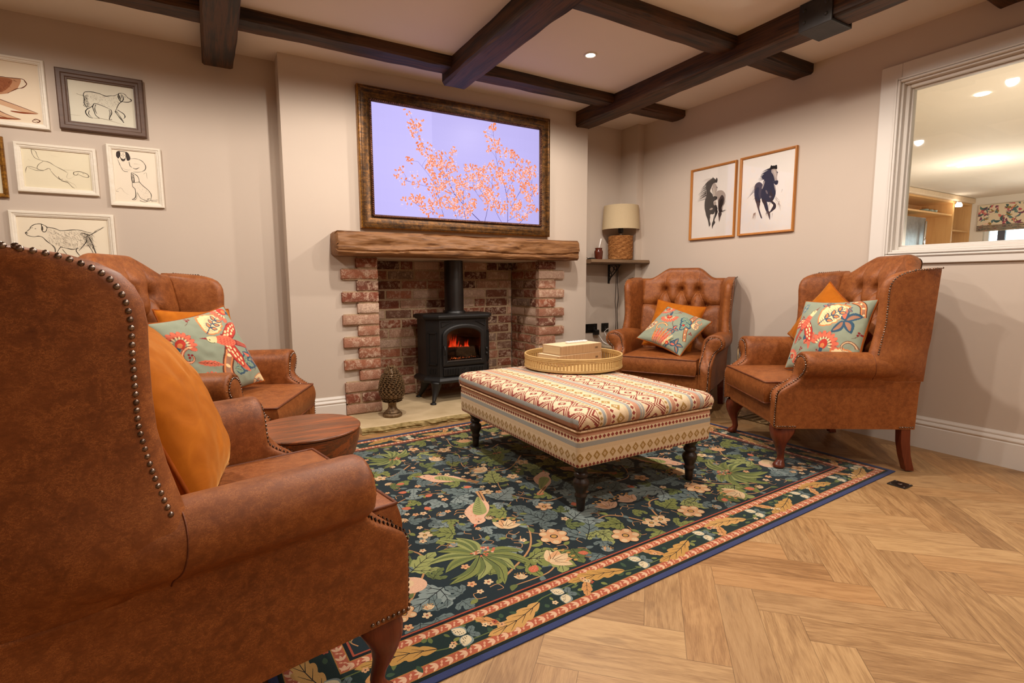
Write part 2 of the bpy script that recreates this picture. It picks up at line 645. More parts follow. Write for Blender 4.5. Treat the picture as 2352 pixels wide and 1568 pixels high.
m_nail = simple('antique_nailhead', rgb(100, 84, 74), rgb(150, 132, 120), 0.2, 1.0, 0.5, 60)

def velvet(name, c1, c2, c3):
    M = Mat(name)
    v = M.coords('Object')
    n = M.noise(v, 14, 4, 0.6, 1.0)
    M.col(M.ramp(n, [(0.3, c1), (0.55, c2), (0.75, c3)]))
    M.set(rough=0.8, spec=0.15, sheen=0.55, srough=0.35)
    M.b.inputs['Sheen Tint'].default_value = (1.0, 0.62, 0.22, 1)
    M.bump(M.noise(v, 300, 2), 0.15, 0.001)
    return M.m
m_velvet = velvet('amber_velvet', rgb(166, 90, 14), rgb(178, 99, 17), rgb(190, 110, 24))
m_velvet_d = velvet('amber_piping', rgb(128, 58, 12), rgb(150, 72, 16), rgb(168, 86, 24))

def vcol(name, rough=0.85, sheen=0.0, weave=0, spec=0.2, emit=None, ns=900, nstr=.12, vary=0.0):
    M = Mat(name)
    c, _ = M.attr('Col')
    v = M.coords('Object')
    n = M.noise(v, ns, 2)
    if vary:
        k = M.noise(v, 420, 3, 0.7)
        g = M.ramp(k, [(0.25, (1 - vary,) * 3), (0.75, (1.0,) * 3)])
        c = M.mix(1.0, c, g, 'MULTIPLY')
    M.col(c)
    M.set(rough=rough, spec=spec, sheen=sheen)
    if weave:
        M.bump(n, nstr, 0.0012)
    if emit:
        M.t.links.remove(M.b.inputs['Base Color'].links[0])
        M.b.inputs['Base Color'].default_value = (.004, .004, .004, 1)
        M.link(c, M.b.inputs['Emission Color'])
        M.b.inputs['Emission Strength'].default_value = emit
    return M.m
m_rug = vcol('flatweave_floral_rug', 0.95, 0.15, 1, 0.1, nstr=0.5, vary=0.45)
m_print = vcol('printed_cotton', 0.8, 0.2, 1, 0.2, nstr=0.3, vary=0.12)
m_ink = vcol('ink_on_paper', 0.85)
m_tv = vcol('television_picture', 0.35, spec=0.0, emit=1.06)
m_tv.node_tree.nodes['Principled BSDF'].inputs['Specular IOR Level'].default_value = 0.05
m_paper = simple('drawing_paper', rgb(222, 210, 180), rgb(230, 220, 192), 0.8, scale=3)
m_paperw = simple('white_print_paper', rgb(232, 222, 212), rgb(238, 228, 218), 0.55, scale=3)

def brickmat():
    M = Mat('reclaimed_brick')
    c, _ = M.attr('Col')
    v = M.coords('Object')
    n1 = M.noise(v, 24, 6, 0.7, 0.8)
    n2 = M.noise(v, 120, 4, 0.7)
    n3 = M.noise(v, 9, 3, 0.6)
    g = M.ramp(n2, [(0.3, (0.55,) * 3), (0.65, (1.0,) * 3)])
    c2 = M.mix(0.8, c, g, 'MULTIPLY')
    wash = (n1 * 0.7 + n2 * 0.3).smooth(0.46, 0.60) * n3.smooth(0.34, 0.60)
    c2 = M.mix(wash * 0.78, c2, rgb(212, 186, 162))
    M.col(c2)
    M.set(rough=0.9, spec=0.15)
    M.bump(n1 * 0.5 + n2 * 0.5, 0.8, 0.006)
    return M.m
m_brick = brickmat()
m_mortar = simple('sandy_mortar', rgb(160, 134, 106), rgb(190, 164, 134), 0.95, spec=0.1, scale=90, bump=0.5, bdist=0.004)
m_stone = simple('york_stone_slab', rgb(176, 154, 118), rgb(200, 178, 142), 0.7, spec=0.3, scale=6, bump=0.2, bdist=0.003, detail=8)
m_stone_e = simple('riven_stone_edge', rgb(122, 104, 62), rgb(176, 154, 106), 0.9, spec=0.2, scale=26, bump=1.0, bdist=0.012, detail=8)
m_iron = simple('black_cast_iron', rgb(17, 15, 14), rgb(26, 24, 23), 0.5, spec=0.45, scale=120, bump=0.1, bdist=0.0006)
m_iron2 = simple('dark_forged_strap', rgb(24, 22, 22), rgb(44, 40, 38), 0.55, spec=0.5, scale=14, bump=0.5, bdist=0.004)
m_black = simple('black_plastic', rgb(14, 13, 13), rgb(20, 18, 18), 0.35)
m_bronze = simple('aged_bronze_resin', rgb(78, 58, 38), rgb(134, 106, 72), 0.5, 0.35, 0.5, 60)

def goldmat(name, lo, hi):
    M = Mat(name)
    v = M.coords('Object', (1, 1, 1))
    n1 = M.noise(v, 30, 6, 0.8, 0.4)
    n2 = M.noise(M.coords('Object', (2, 30, 30)), 3, 5, 0.75)
    f = n1 * 0.5 + n2 * 0.5
    M.col(M.ramp(f, [(0.40, lo), (0.50, tuple((a + b) / 2.6 for a, b in zip(lo, hi))), (0.60, hi)]))
    M.set(rough=0.38, metal=0.55, spec=0.5)
    M.bump(n1, 0.3, 0.001)
    return M.m
m_gold = goldmat('antiqued_gilt_frame', rgb(30, 17, 10), rgb(122, 80, 30))
m_gold2 = goldmat('bright_gilt_edge', rgb(110, 66, 20), rgb(198, 140, 52))
m_rope = goldmat('bronze_rope_moulding', rgb(66, 36, 26), rgb(146, 98, 72))
m_shade = simple('linen_lampshade', rgb(186, 166, 132), rgb(200, 180, 146), 0.9, spec=0.1, scale=300)
m_chrome = simple('chrome', rgb(200, 200, 200), None, 0.15, 1.0)
m_jar = simple('brown_glazed_jar', rgb(72, 26, 14), rgb(96, 38, 20), 0.2, spec=0.6)
m_white = simple('white_plastic', rgb(232, 228, 222), None, 0.4)
m_bamboo = wood('split_bamboo', [(0.3, rgb(160, 126, 74)), (0.6, rgb(198, 164, 106))], 3, 0, 0.5, 0.2)
m_book = None

def booklinen():
    M = Mat('wood_effect_book_cover')
    v = M.coords('Object', (160, 3, 3))
    n = M.noise(v, 1.0, 4, 0.7)
    n2 = M.noise(M.coords('Object'), 600, 2)
    M.col(M.ramp(n, [(0.3, rgb(150, 118, 86)), (0.5, rgb(184, 150, 114)), (0.75, rgb(198, 166, 130))]))
    M.set(rough=0.85, spec=0.15)
    M.bump(n2, 0.2, 0.0008)
    return M.m
m_book = booklinen()
m_booktop = simple('linen_book_cover', rgb(206, 180, 142), rgb(222, 198, 162), 0.9, spec=0.1, scale=400, bump=0.2)
m_ropebase = None
def ropemat():
    M = Mat('seagrass_rope')
    v = M.coords('Object', (1, 1, 1))
    n = M.noise(M.coords('Object', (30, 30, 90)), 1.4, 4, 0.7)
    M.col(M.ramp(n, [(0.3, rgb(96, 56, 26)), (0.52, rgb(158, 104, 56)), (0.7, rgb(196, 146, 92))]))
    M.set(rough=0.8, spec=0.2)
    M.bump(n, 0.6, 0.003)
    return M.m
m_ropebase = ropemat()
m_bark = simple('birch_bark', rgb(70, 52, 38), rgb(150, 128, 104), 0.9, scale=18, bump=0.5, bdist=0.003)
m_logend = simple('cut_log_end', rgb(206, 176, 128), rgb(226, 202, 160), 0.85, scale=9)
m_brass = simple('antique_brass_wire', rgb(104, 82, 54), rgb(140, 116, 80), 0.35, 0.8)

def glass(name, tint=(1, 1, 1), refl=1.0):
    M = Mat(name)
    t = M.t
    for n in list(t.nodes):
        t.nodes.remove(n)
    out = t.nodes.new('ShaderNodeOutputMaterial')
    tr = t.nodes.new('ShaderNodeBsdfTransparent')
    tr.inputs[0].default_value = (*tint, 1)
    gl = t.nodes.new('ShaderNodeBsdfGlossy')
    gl.inputs['Roughness'].default_value = 0.02
    fr = t.nodes.new('ShaderNodeFresnel')
    fr.inputs[0].default_value = 1.45
    mx = t.nodes.new('ShaderNodeMixShader')
    mul = t.nodes.new('ShaderNodeMath')
    mul.operation = 'MULTIPLY'
    mul.inputs[1].default_value = refl
    t.links.new(fr.outputs[0], mul.inputs[0])
    t.links.new(mul.outputs[0], mx.inputs[0])
    t.links.new(tr.outputs[0], mx.inputs[1])
    t.links.new(gl.outputs[0], mx.inputs[2])
    t.links.new(mx.outputs[0], out.inputs[0])
    return M.m
m_glass = glass('clear_window_glass')
m_pglass = glass('picture_glass', (1, 1, 1), 0.55)
m_sglass = glass('smoky_stove_glass', (0.75, 0.7, 0.66), 1.3)

def emis(name, c, s):
    M = Mat(name)
    M.b.inputs['Base Color'].default_value = (0, 0, 0, 1)
    M.b.inputs['Emission Color'].default_value = (*c, 1)
    M.b.inputs['Emission Strength'].default_value = s
    v = M.coords('Object')
    return M.m
m_lampon = emis('lit_lamp_lens', (1.0, 0.9, 0.76), 18)
m_ember = emis('glowing_ember', (1.0, 0.2, 0.04), 2.0)

def flame():
    M = Mat('flame')
    c, fac = M.attr('Col')
    v = M.coords('Object', (1, 1, 0.35))
    n = M.noise(v, 60, 3, 0.6)
    s = M.n('ShaderNodeSeparateColor')
    M.link(c, s.inputs[0])
    g = X(M.t, s.outputs[0])
    f = g * (n * 0.8 + 0.6)
    col = M.ramp(f, [(0.0, (0.0, 0, 0)), (0.2, (0.12, 0.005, 0.0)), (0.55, (0.9, 0.03, 0.006)), (0.9, (1.0, 0.16, 0.04))])
    M.b.inputs['Base Color'].default_value = (0, 0, 0, 1)
    M.b.inputs['Specular IOR Level'].default_value = 0
    M.link(col, M.b.inputs['Emission Color'])
    M.b.inputs['Emission Strength'].default_value = 1.5
    M.link((g * 1.6).clamp(), M.b.inputs['Alpha'])
    return M.m
m_flame = flame()
# ------------------------------------------------------------------ room shell
H = 2.47
XR = 3.653      # wall with the internal window
YC = 3.78       # chimney breast face
CX0, CX1 = 0.465, 2.985

def herringbone():
    L, W = 0.5, 0.1125
    b = MB()
    r2 = math.sqrt(0.5)
    X0, Y0 = 1.118, 0.468
    rnd = random.Random(3)
    xr, yr = (-3.0, XR + 0.05), (-2.2, 4.1)
    def put(u0, u1, v0, v1, along_u):
        pts = []
        for (a, c) in ((u0, v0), (u1, v0), (u1, v1), (u0, v1)):
            pts.append((X0 + (a - c) * r2, Y0 + (a + c) * r2))
        cx = sum(p[0] for p in pts) / 4
        cy = sum(p[1] for p in pts) / 4
        if not (xr[0] - .2 < cx < xr[1] + .16 and yr[0] - .2 < cy < yr[1] + .2):
            return
        uv = [(0, 0), (L, 0), (L, W), (0, W)] if along_u else [(0, 0), (0, W), (L, W), (L, 0)]
        if rnd.random() < .5:
            uv = [(L - p[0], W - p[1]) for p in uv]
        c = (rnd.random(), rnd.random(), rnd.random())
        b.add([(x, y, 0) for x, y in pts], [(0, 1, 2, 3)], c, uv)
    for j in range(-7, 7):
        for k in range(-34, 40):
            ou = k * W + j * (L + W)
            ov = k * W + j * (W - L)
            put(ou, ou + L, ov, ov + W, True)
            put(ou + L, ou + L + W, ov + W - L, ov + W, False)
    o = b.build('floor', m_floor, colors=True, uv=True, fixn=False)
    struct(o)
    s = MB().box(-3.1, 12.4, -2.4, 5.0, -0.2, -0.004).build('floor_base', simple('screed', rgb(120, 110, 100), None, 0.9))
    s['kind'] = 'structure'
    s.name = 'floor_screed'
    return o
herringbone()
struct(MB().box(-3.1, 3.9, -2.4, 4.6, H, H + 0.12).build('ceiling', m_ceil))

# walls
WT = 0.13
wy0, wy1, wz0, wz1 = -0.35, 1.625, 1.172, 2.168       # opening of the internal window
b = MB()
b.box(XR, XR + WT, wy1, 4.02, 0, H).box(XR, XR + WT, -2.4, wy0, 0, H)
b.box(XR, XR + WT, wy0, wy1, 0, wz0).box(XR, XR + WT, wy0, wy1, wz1, H)
struct(b.build('wall_right', m_wall))
YL = 3.945
struct(MB().box(-3.1, CX0 + 0.02, YL, YL + 0.1, 0, H).build('wall_left', m_wall))
struct(MB().box(-3.1, -3.0, -2.3, YL, 0, H).build('wall_far_left', m_wall))
struct(MB().box(-3.1, XR, -2.4, -2.3, 0, H).build('wall_behind', m_wall))
YA = 4.0
struct(MB().box(CX1 - 0.02, XR + WT, YA, YA + 0.1, 0, H).build('wall_alcove', m_wall))
struct(MB().box(3.575, XR, YC - 0.01, YA, 0, H).build('wall_pilaster', m_wall))
b = MB()
FX0, FX1, FZ, FY = 1.05, 2.46, 1.176, 4.24
b.box(CX0, FX0 - .02, YC, FY + 0.1, 0, H)
b.box(FX1 + .02, CX1, YC, FY + 0.1, 0, H)
b.box(FX0 - .02, FX1 + .02, YC, FY + 0.1, FZ, H)
b.box(FX0 - .02, FX1 + .02, FY + .02, FY + 0.1, 0, FZ)
struct(b.build('wall_chimney', m_wall))

# skirting
PROF = [(0, 0), (.020, 0), (.020, .132), (.016, .137), (.016, .142), (.021, .146), (.021, .152), (.015, .160), (.010, .166), (.013, .170), (.013, .176), (.007, .184), (.004, .190), (0, .190)]
def skirt(name, p0, p1, nrm):
    p0, p1, nrm = Vector((*p0, 0)), Vector((*p1, 0)), Vector((*nrm, 0))
    r = [[p + nrm * d + Vector((0, 0, z)) for d, z in PROF] for p in (p0, p1)]
    o = MB().rings(r).build(name, m_trim)
    struct(o)
skirt('baseboard_right', (XR, -2.3), (XR, YC - .01), (-1, 0))
skirt('baseboard_left', (-3.0, YL), (CX0, YL), (0, -1))
skirt('baseboard_chimney', (CX0 - .02, YC), (0.80, YC), (0, -1))
skirt('baseboard_chimney_side', (CX0, YC), (CX0, YL), (-1, 0))
skirt('baseboard_chimney_far', (2.76, YC), (CX1 + .02, YC), (0, -1))
skirt('baseboard_alcove', (CX1, YA), (3.575, YA), (0, -1))
skirt('baseboard_pilaster', (3.555, YC - .01), (XR, YC - .01), (0, -1))
skirt('baseboard_behind', (-3.0, -2.3), (XR, -2.3), (0, 1))

# ------------------------------------------------------------------ beams
def beam(x0, x1, y0, y1, z0, z1, axis, label, seed, mat):
    rnd = random.Random(seed)
    L = (x1 - x0) if axis == 0 else (y1 - y0)
    n = int(L / 0.035)
    wd = (y1 - y0) if axis == 0 else (x1 - x0)
    rs = []
    for i in range(n + 1):
        t = i / n * L
        def nz(k, s=1.6, amp=.008):
            return amp * (noise.noise(Vector((t * s, seed * 7.3 + k * 3.1, 0.5))) + .5 * noise.noise(Vector((t * s * 4, seed * 3.3 + k * 5.1, 2.5))))
        c = .007
        pts = [(0 + nz(0), z1 + .003), (0 + nz(1), z0 + c * 2 + nz(2)), (c + nz(3), z0 + c * .5 + nz(4)), (c * 2 + nz(5), z0 + nz(6)),
               (wd * .5, z0 + nz(7, 3, .005)), (wd - c * 2 + nz(8), z0 + nz(9)), (wd - c + nz(10), z0 + c * .5 + nz(11)), (wd + nz(12), z0 + c * 2 + nz(13)), (wd + nz(14), z1 + .003)]
        # facets of one face slide along so that it reads as hewn
        if axis == 0:
            rs.append([(x0 + t, y0 + a, z) for a, z in pts])
        else:
            rs.append([(x0 + a, y0 + t, z) for a, z in pts])
    o = MB().rings(rs).build('ceiling_beam', mat, smooth=True, angle=24)
    return tag(o, label, 'beam', 'dark oak ceiling beams')
zc = H - .001
beam(-3.0, XR, 3.285, 3.435, 2.405, zc, 0, 'long dark oak ceiling beam nearest the fireplace wall, above the television', 1, m_beamx)
beam(-3.0, XR, 2.175, 2.325, 2.405, zc, 0, 'dark oak ceiling beam crossing between the downlight and the iron strap', 2, m_beamx)
beam(-3.0, XR, 1.065, 1.215, 2.405, zc, 0, 'dark oak ceiling beam end at the top right corner above the internal window', 3, m_beamx)
beam(0.045, 0.215, -2.3, 3.88, 2.345, zc, 1, 'short-looking dark oak beam end over the framed dog drawings', 4, m_beamy)
beam(1.46, 1.64, -2.3, 3.45, 2.345, zc, 1, 'thick dark oak beam whose end stops above the television frame', 5, m_beamy)
bm = beam(2.852, 3.015, -2.3, 3.995, 2.345, zc, 1, 'long dark oak beam with the iron strap running into the right alcove', 6, m_beamy)
beam(-1.35, -1.18, -2.3, 3.88, 2.345, zc, 1, 'dark oak beam farthest left on the ceiling', 7, m_beamy)

def strap():
    x0, x1, z0, y0, y1 = 2.852, 3.015, 2.345, 1.61, 1.785
    t = .012
    b = MB()
    b.box(x0 - t - .005, x0 - .004, y0, y1, z0 - t, H - .001)
    b.box(x1 + .004, x1 + t + .005, y0, y1, z0 - t, H - .001)
    b.box(x0 - t - .005, x1 + t + .005, y0, y1, z0 - t - .006, z0 - .004)
    o = b.build('beam_strap', m_iron2, bevel=.004)
    tag(o, 'dark forged iron strap wrapped around the ceiling beam', 'strap')
    for i, (yy, zz) in enumerate(((y0 + .03, 2.43), (y1 - .03, 2.43), (y0 + .03, 2.37), (y1 - .03, 2.37))):
        MB().dome((x0 - t - .005, yy, zz), (-1, 0, 0), .011, 8).build('stud', m_iron2, o, smooth=True)
strap()

# ------------------------------------------------------------------ downlights
def downlight(x, y, label):
    t = thing('downlight', label, 'ceiling light', (x, y, H), group='recessed ceiling downlights')
    MB().lathe([(.030, -.001), (.030, -.005), (.040, -.008), (.044, -.004), (.044, .0)], 28, cap=False).build('bezel', m_trim, t, smooth=True)
    MB().lathe([(.0005, -.003), (.029, -.003), (.0305, -.001), (.0005, -.0008)], 24).build('lens', m_lampon, t)
names = ['lit recessed downlight in the white ceiling panel right of the television', 'lit recessed downlight above the fireplace end of the left ceiling panel']
for i, (x, y) in enumerate(DOWN):
    downlight(x, y, names[i] if i < 2 else 'lit recessed downlight in the ceiling behind the viewpoint')

# ------------------------------------------------------------------ internal window
def window():
    t = thing('window_1', 'white framed internal window looking into the kitchen', 'window', (XR, (wy0 + wy1) / 2, wz0))
    t['kind'] = 'structure'
    oy, oz = (wy0 + wy1) / 2, wz0
    def ring(name, e, d0, d1, wdt, mat=m_trim, bev=.004, eb=None):
        """frame: outer edge is e outside the opening, width wdt, x from d0 to d1 (negative = room side)."""
        a0, a1, c0, c1 = wy0 - e, wy1 + e, wz0 - (e if eb is None else eb), wz1 + e
        if eb is not None:
            b = MB()
            b.box(d0, d1, a0 - oy, wy0 - oy, c0 - oz, c1 - oz).box(d0, d1, wy1 - oy, a1 - oy, c0 - oz, c1 - oz)
            b.box(d0, d1, wy0 - oy, wy1 - oy, c0 - oz, wz0 - oz).box(d0, d1, wy0 - oy, wy1 - oy, wz1 - oz, c1 - oz)
            return b.build(name, mat, t, bevel=bev)
        b = MB()
        for (p, q, r, s) in ((a0, a0 + wdt, c0, c1), (a1 - wdt, a1, c0, c1), (a0 + wdt, a1 - wdt, c0, c0 + wdt), (a0 + wdt, a1 - wdt, c1 - wdt, c1)):
            b.box(d0, d1, p - oy, q - oy, r - oz, s - oz)
        return b.build(name, mat, t, bevel=bev)
    ring('architrave', .112, -.020, 0, .112, eb=.072)
    ring('architrave_moulding', .030, -.030, -.018, .014, bev=.006)
    ring('architrave_moulding', .014, -.034, -.018, .014, bev=.006)
    ring('casing', 0.0, -.012, .13, .012)
    ring('sash_frame', -.012, .02, .11, .020, bev=.004)
    ring('glazing_bead', -.032, .045, .085, .008, bev=.003)
    MB().box(.064, .068, wy0 + .033 - oy, wy1 - .033 - oy, wz0 + .033 - oz, wz1 - .033 - oz).build('pane', m_glass, t)
window()
b = MB()
# ------------------------------------------------------------------ fireplace
def brickcol(rnd, dark=0.0):
    base = rnd.choice([rgb(154, 92, 68), rgb(166, 106, 80), rgb(140, 80, 60), rgb(172, 120, 96), rgb(188, 144, 120), rgb(206, 172, 150), rgb(124, 74, 58)])
    k = rnd.uniform(.85, 1.1)
    c = [v * k for v in base]
    if dark and rnd.random() < dark:
        c = [a * .45 + b * .2 for a, b in zip(c, rgb(96, 62, 50))]
    return tuple(c)

def brick(b, c, hx, hy, hz, col, rnd):
    """worn brick: centre c, half vectors hx (along), hy (outwards), hz (up)."""
    c, hx, hy, hz = Vector(c), Vector(hx), Vector(hy), Vector(hz)
    nx, nz = 8, 4
    ux, uz, uy = hx.normalized(), hz.normalized(), hy.normalized()
    G = []
    for j in range(nz + 3):
        row = []
        for i in range(nx + 3):
            fx = -1 if i == 0 else (1 if i == nx + 2 else -1 + 2 * (i - 1) / nx)
            fz = -1 if j == 0 else (1 if j == nz + 2 else -1 + 2 * (j - 1) / nz)
            edge = (i == 0 or i == nx + 2 or j == 0 or j == nz + 2)
            near = (i in (1, nx + 1)) or (j in (1, nz + 1))
            p = c + hx * fx + hz * fz
            if edge:
                p = p - hy
            else:
                d = .0035 * noise.noise(p * 60) + .0035 * noise.noise(p * 22) - (.004 if near else 0)
                p = p + hy + uy * d
                p -= ux * (fx * (.003 if near else 0)) + uz * (fz * (.0025 if near else 0))
                p += (ux + uz) * .002 * noise.noise(p * 35 + Vector((5, 5, 5)))
            row.append(p)
        G.append(row)
    b.grid(G, col=col)

fp = thing('brick_fireplace', 'inglenook fireplace of reclaimed red and whitewashed brick with toothed edges', 'fireplace', (1.755, YC, 0.045))
OX, OY, OZ = 1.755, YC, 0.045
NC = 14
PITCH = (FZ + .006 - OZ) / NC

def pier(x_in, x_wide, x_narrow, seed):
    rnd = random.Random(seed)
    b = MB()
    sg = 1 if x_wide < x_in else -1
    for k in range(NC):
        z = OZ + PITCH * (k + .5)
        top_i = NC - 1 - k
        xo = x_narrow if top_i % 2 == 0 else x_wide
        if k <= 2:
            xo = x_wide
        segs = [(min(xo, x_in), max(xo, x_in))]
        if k == 1:
            m = x_wide + (x_in - x_wide) * .42
            segs = [(min(x_wide, m - .006), max(x_wide, m - .006)), (min(m + .006, x_in), max(m + .006, x_in))]
        for a, c in segs:
            if c < a:
                a, c = c, a
            y0, y1 = YC - .032, YC + .02
            brick(b, ((a + c) / 2 - OX, (y0 + y1) / 2 - OY, z - OZ), ((c - a) / 2, 0, 0), (0, -(y1 - y0) / 2, 0), (0, 0, PITCH / 2 - .006), brickcol(rnd), rnd)
    o = b.build('brick_pier', m_brick, fp, smooth=True, angle=50, colors=True)
    g = MB()
    for k in range(NC):
        top_i = NC - 1 - k
        xo = x_narrow if (top_i % 2 == 0 and k > 2) else x_wide
        a, c = sorted((xo + sg * .012, x_in - sg * .004))
        g.box(a - OX, c - OX, YC - .018 - OY, YC + .01 - OY, PITCH * k, PITCH * (k + 1))
    g.build('mortar', m_mortar, o)
pier(1.062, .800, .905, 5)
pier(2.450, 2.722, 2.628, 8)

def brickwall(name, o, ux, n, W, Hh, seed, dark=.35):
    """flat brickwork of width W along ux from o, facing n."""
    o, ux, n = Vector(o), Vector(ux), Vector(n)
    rnd = random.Random(seed)
    b = MB()
    BL = .232
    off = Vector((OX, OY, OZ))
    for k in range(NC + 1):
        z0 = OZ + PITCH * k
        if z0 > Hh:
            break
        x = -(BL / 2 if k % 2 else 0) - rnd.uniform(0, .03)
        while x < W:
            L = BL if rnd.random() > .15 else BL / 2
            a, c = max(0.0, x), min(W, x + L - .012)
            if c - a > .03:
                ctr = o + ux * ((a + c) / 2) + Vector((0, 0, z0 + PITCH / 2)) - off - n * .006
                brick(b, ctr, ux * ((c - a) / 2), n * .012, Vector((0, 0, PITCH / 2 - .0065)), brickcol(rnd, dark), rnd)
            x += L
    m = b.build(name, m_brick, fp, smooth=True, angle=50, colors=True)
    g = MB()
    p = o - off - n * .004
    g.prism([p, p + ux * W, p + ux * W + Vector((0, 0, Hh)), p + Vector((0, 0, Hh))], -n * .01)
    g.build('mortar', m_mortar, m)
brickwall('back_brickwork', (FX0, FY, 0), (1, 0, 0), (0, -1, 0), FX1 - FX0, FZ, 21)
brickwall('side_brickwork', (FX1, YC + .022, 0), (0, 1, 0), (-1, 0, 0), FY - YC - .03, FZ, 22)
brickwall('side_brickwork', (FX0, YC + .022, 0), (0, 1, 0), (1, 0, 0), FY - YC - .03, FZ, 23)

# hearth slab
def hearth():
    x0, x1, y0, y1, zt = .81, 2.80, 3.36, YC + .0, .045
    n = 90
    G = []
    for i in range(n + 1):
        x = x0 + (x1 - x0) * i / n
        def nn(k, a, s=9):
            return a * noise.noise(Vector((x * s, k * 3.7, 1.3)))
        yf = y0 + nn(0, .02, 5) + nn(3, .006, 30)
        row = [(x, y1 - .001, zt), (x, y0 + .10, zt + nn(1, .001)), (x, yf + .03, zt - .001 + nn(2, .002)), (x, yf + .022, zt - .006)]
        for q, (dy, z) in enumerate(((.010, zt - .008), (.0, zt - .018), (-.004, zt - .028), (.002, zt - .036), (-.004, .004), (0, .0005))):
            row.append((x, yf + dy + nn(q + 5, .012, 26) * (0 if q == 5 else 1), z))
        row.append((x, y1 - .001, .0005))
        G.append(row)
    b = MB()
    b.grid(G)
    b.add([Vector(p) for p in G[0]], [tuple(range(len(G[0])))])
    b.add([Vector(p) for p in G[-1]], [tuple(range(len(G[0])))])
    b.box(FX0 + .012, FX1 - .012, YC - .002, FY - .02, .0005, zt)
    o = b.build('hearth_slab', m_stone)
    o.data.materials.append(m_stone_e)
    for p in o.data.polygons:
        c = p.center
        if c.y < y0 + .05 and c.z < zt - .0045:
            p.material_index = 1
    tag(o, 'pale stone hearth slab with a rough riven front edge', 'hearth')
hearth()

# mantel beam
def mantel():
    x0, x1, y0, y1, z0, z1 = .745, 2.775, 3.60, YC - .001, 1.183, 1.348
    n = 150
    rs = []
    for i in range(n + 1):
        t = i / n
        x = x0 + (x1 - x0) * t
        e = min(1, min(t, 1 - t) / .006)
        sh = (1 - math.sqrt(max(0, 1 - (1 - e) ** 2))) * .014
        def q(k, a, s):
            return a * noise.noise(Vector((x * s, k * .9, 4.2)))
        ring = []
        M_ = 26
        for k in range(M_ + 1):
            # front face bottom to top
            f = k / M_
            z = z0 + .008 + (z1 - z0 - .016) * f
            big = noise.noise(Vector((x * 3.2, z * 11, 1.0))) * .016 + noise.noise(Vector((x * 7, z * 22, 3.0))) * .013 + noise.noise(Vector((x * 16, z * 70, 3.0))) * .004
            # long drying crack
            zc_ = z0 + .042 + .012 * math.sin(x * 4.4 + .5) + .006 * noise.noise(Vector((x * 9, 0, 0)))
            if x > 1.9:
                zc_ += .02 * (x - 1.9)
            dcr = abs(z - zc_)
            big += .014 * math.exp(-(dcr / .0042) ** 2) * (.5 + .5 * min(1, abs(x - .75) * 4))
            rnd_e = (.012 * (1 - math.sin(PI * min(1, f / .10) / 2))) if f < .10 else ((.018 * (1 - math.sin(PI * min(1, (1 - f) / .14) / 2))) if f > .86 else 0)
            ring.append((x, y0 + big + rnd_e + sh, z + (sh if f < .5 else -sh) + (q(2, .006, 4) if f > .9 else 0) + (q(3, .005, 4) if f < .1 else 0)))
        ring += [(x, y0 + .02 + sh, z1 - sh + q(2, .006, 4)), (x, y1, z1 - sh), (x, y1, z0 + sh), (x, y0 + .02 + sh, z0 + sh + q(3, .005, 4))]
        rs.append(ring)
    o = MB().rings(rs).build('mantel_beam', m_mantel, smooth=True, angle=45)
    tag(o, 'rustic cracked oak mantel beam over the brick fireplace', 'mantel')
mantel()

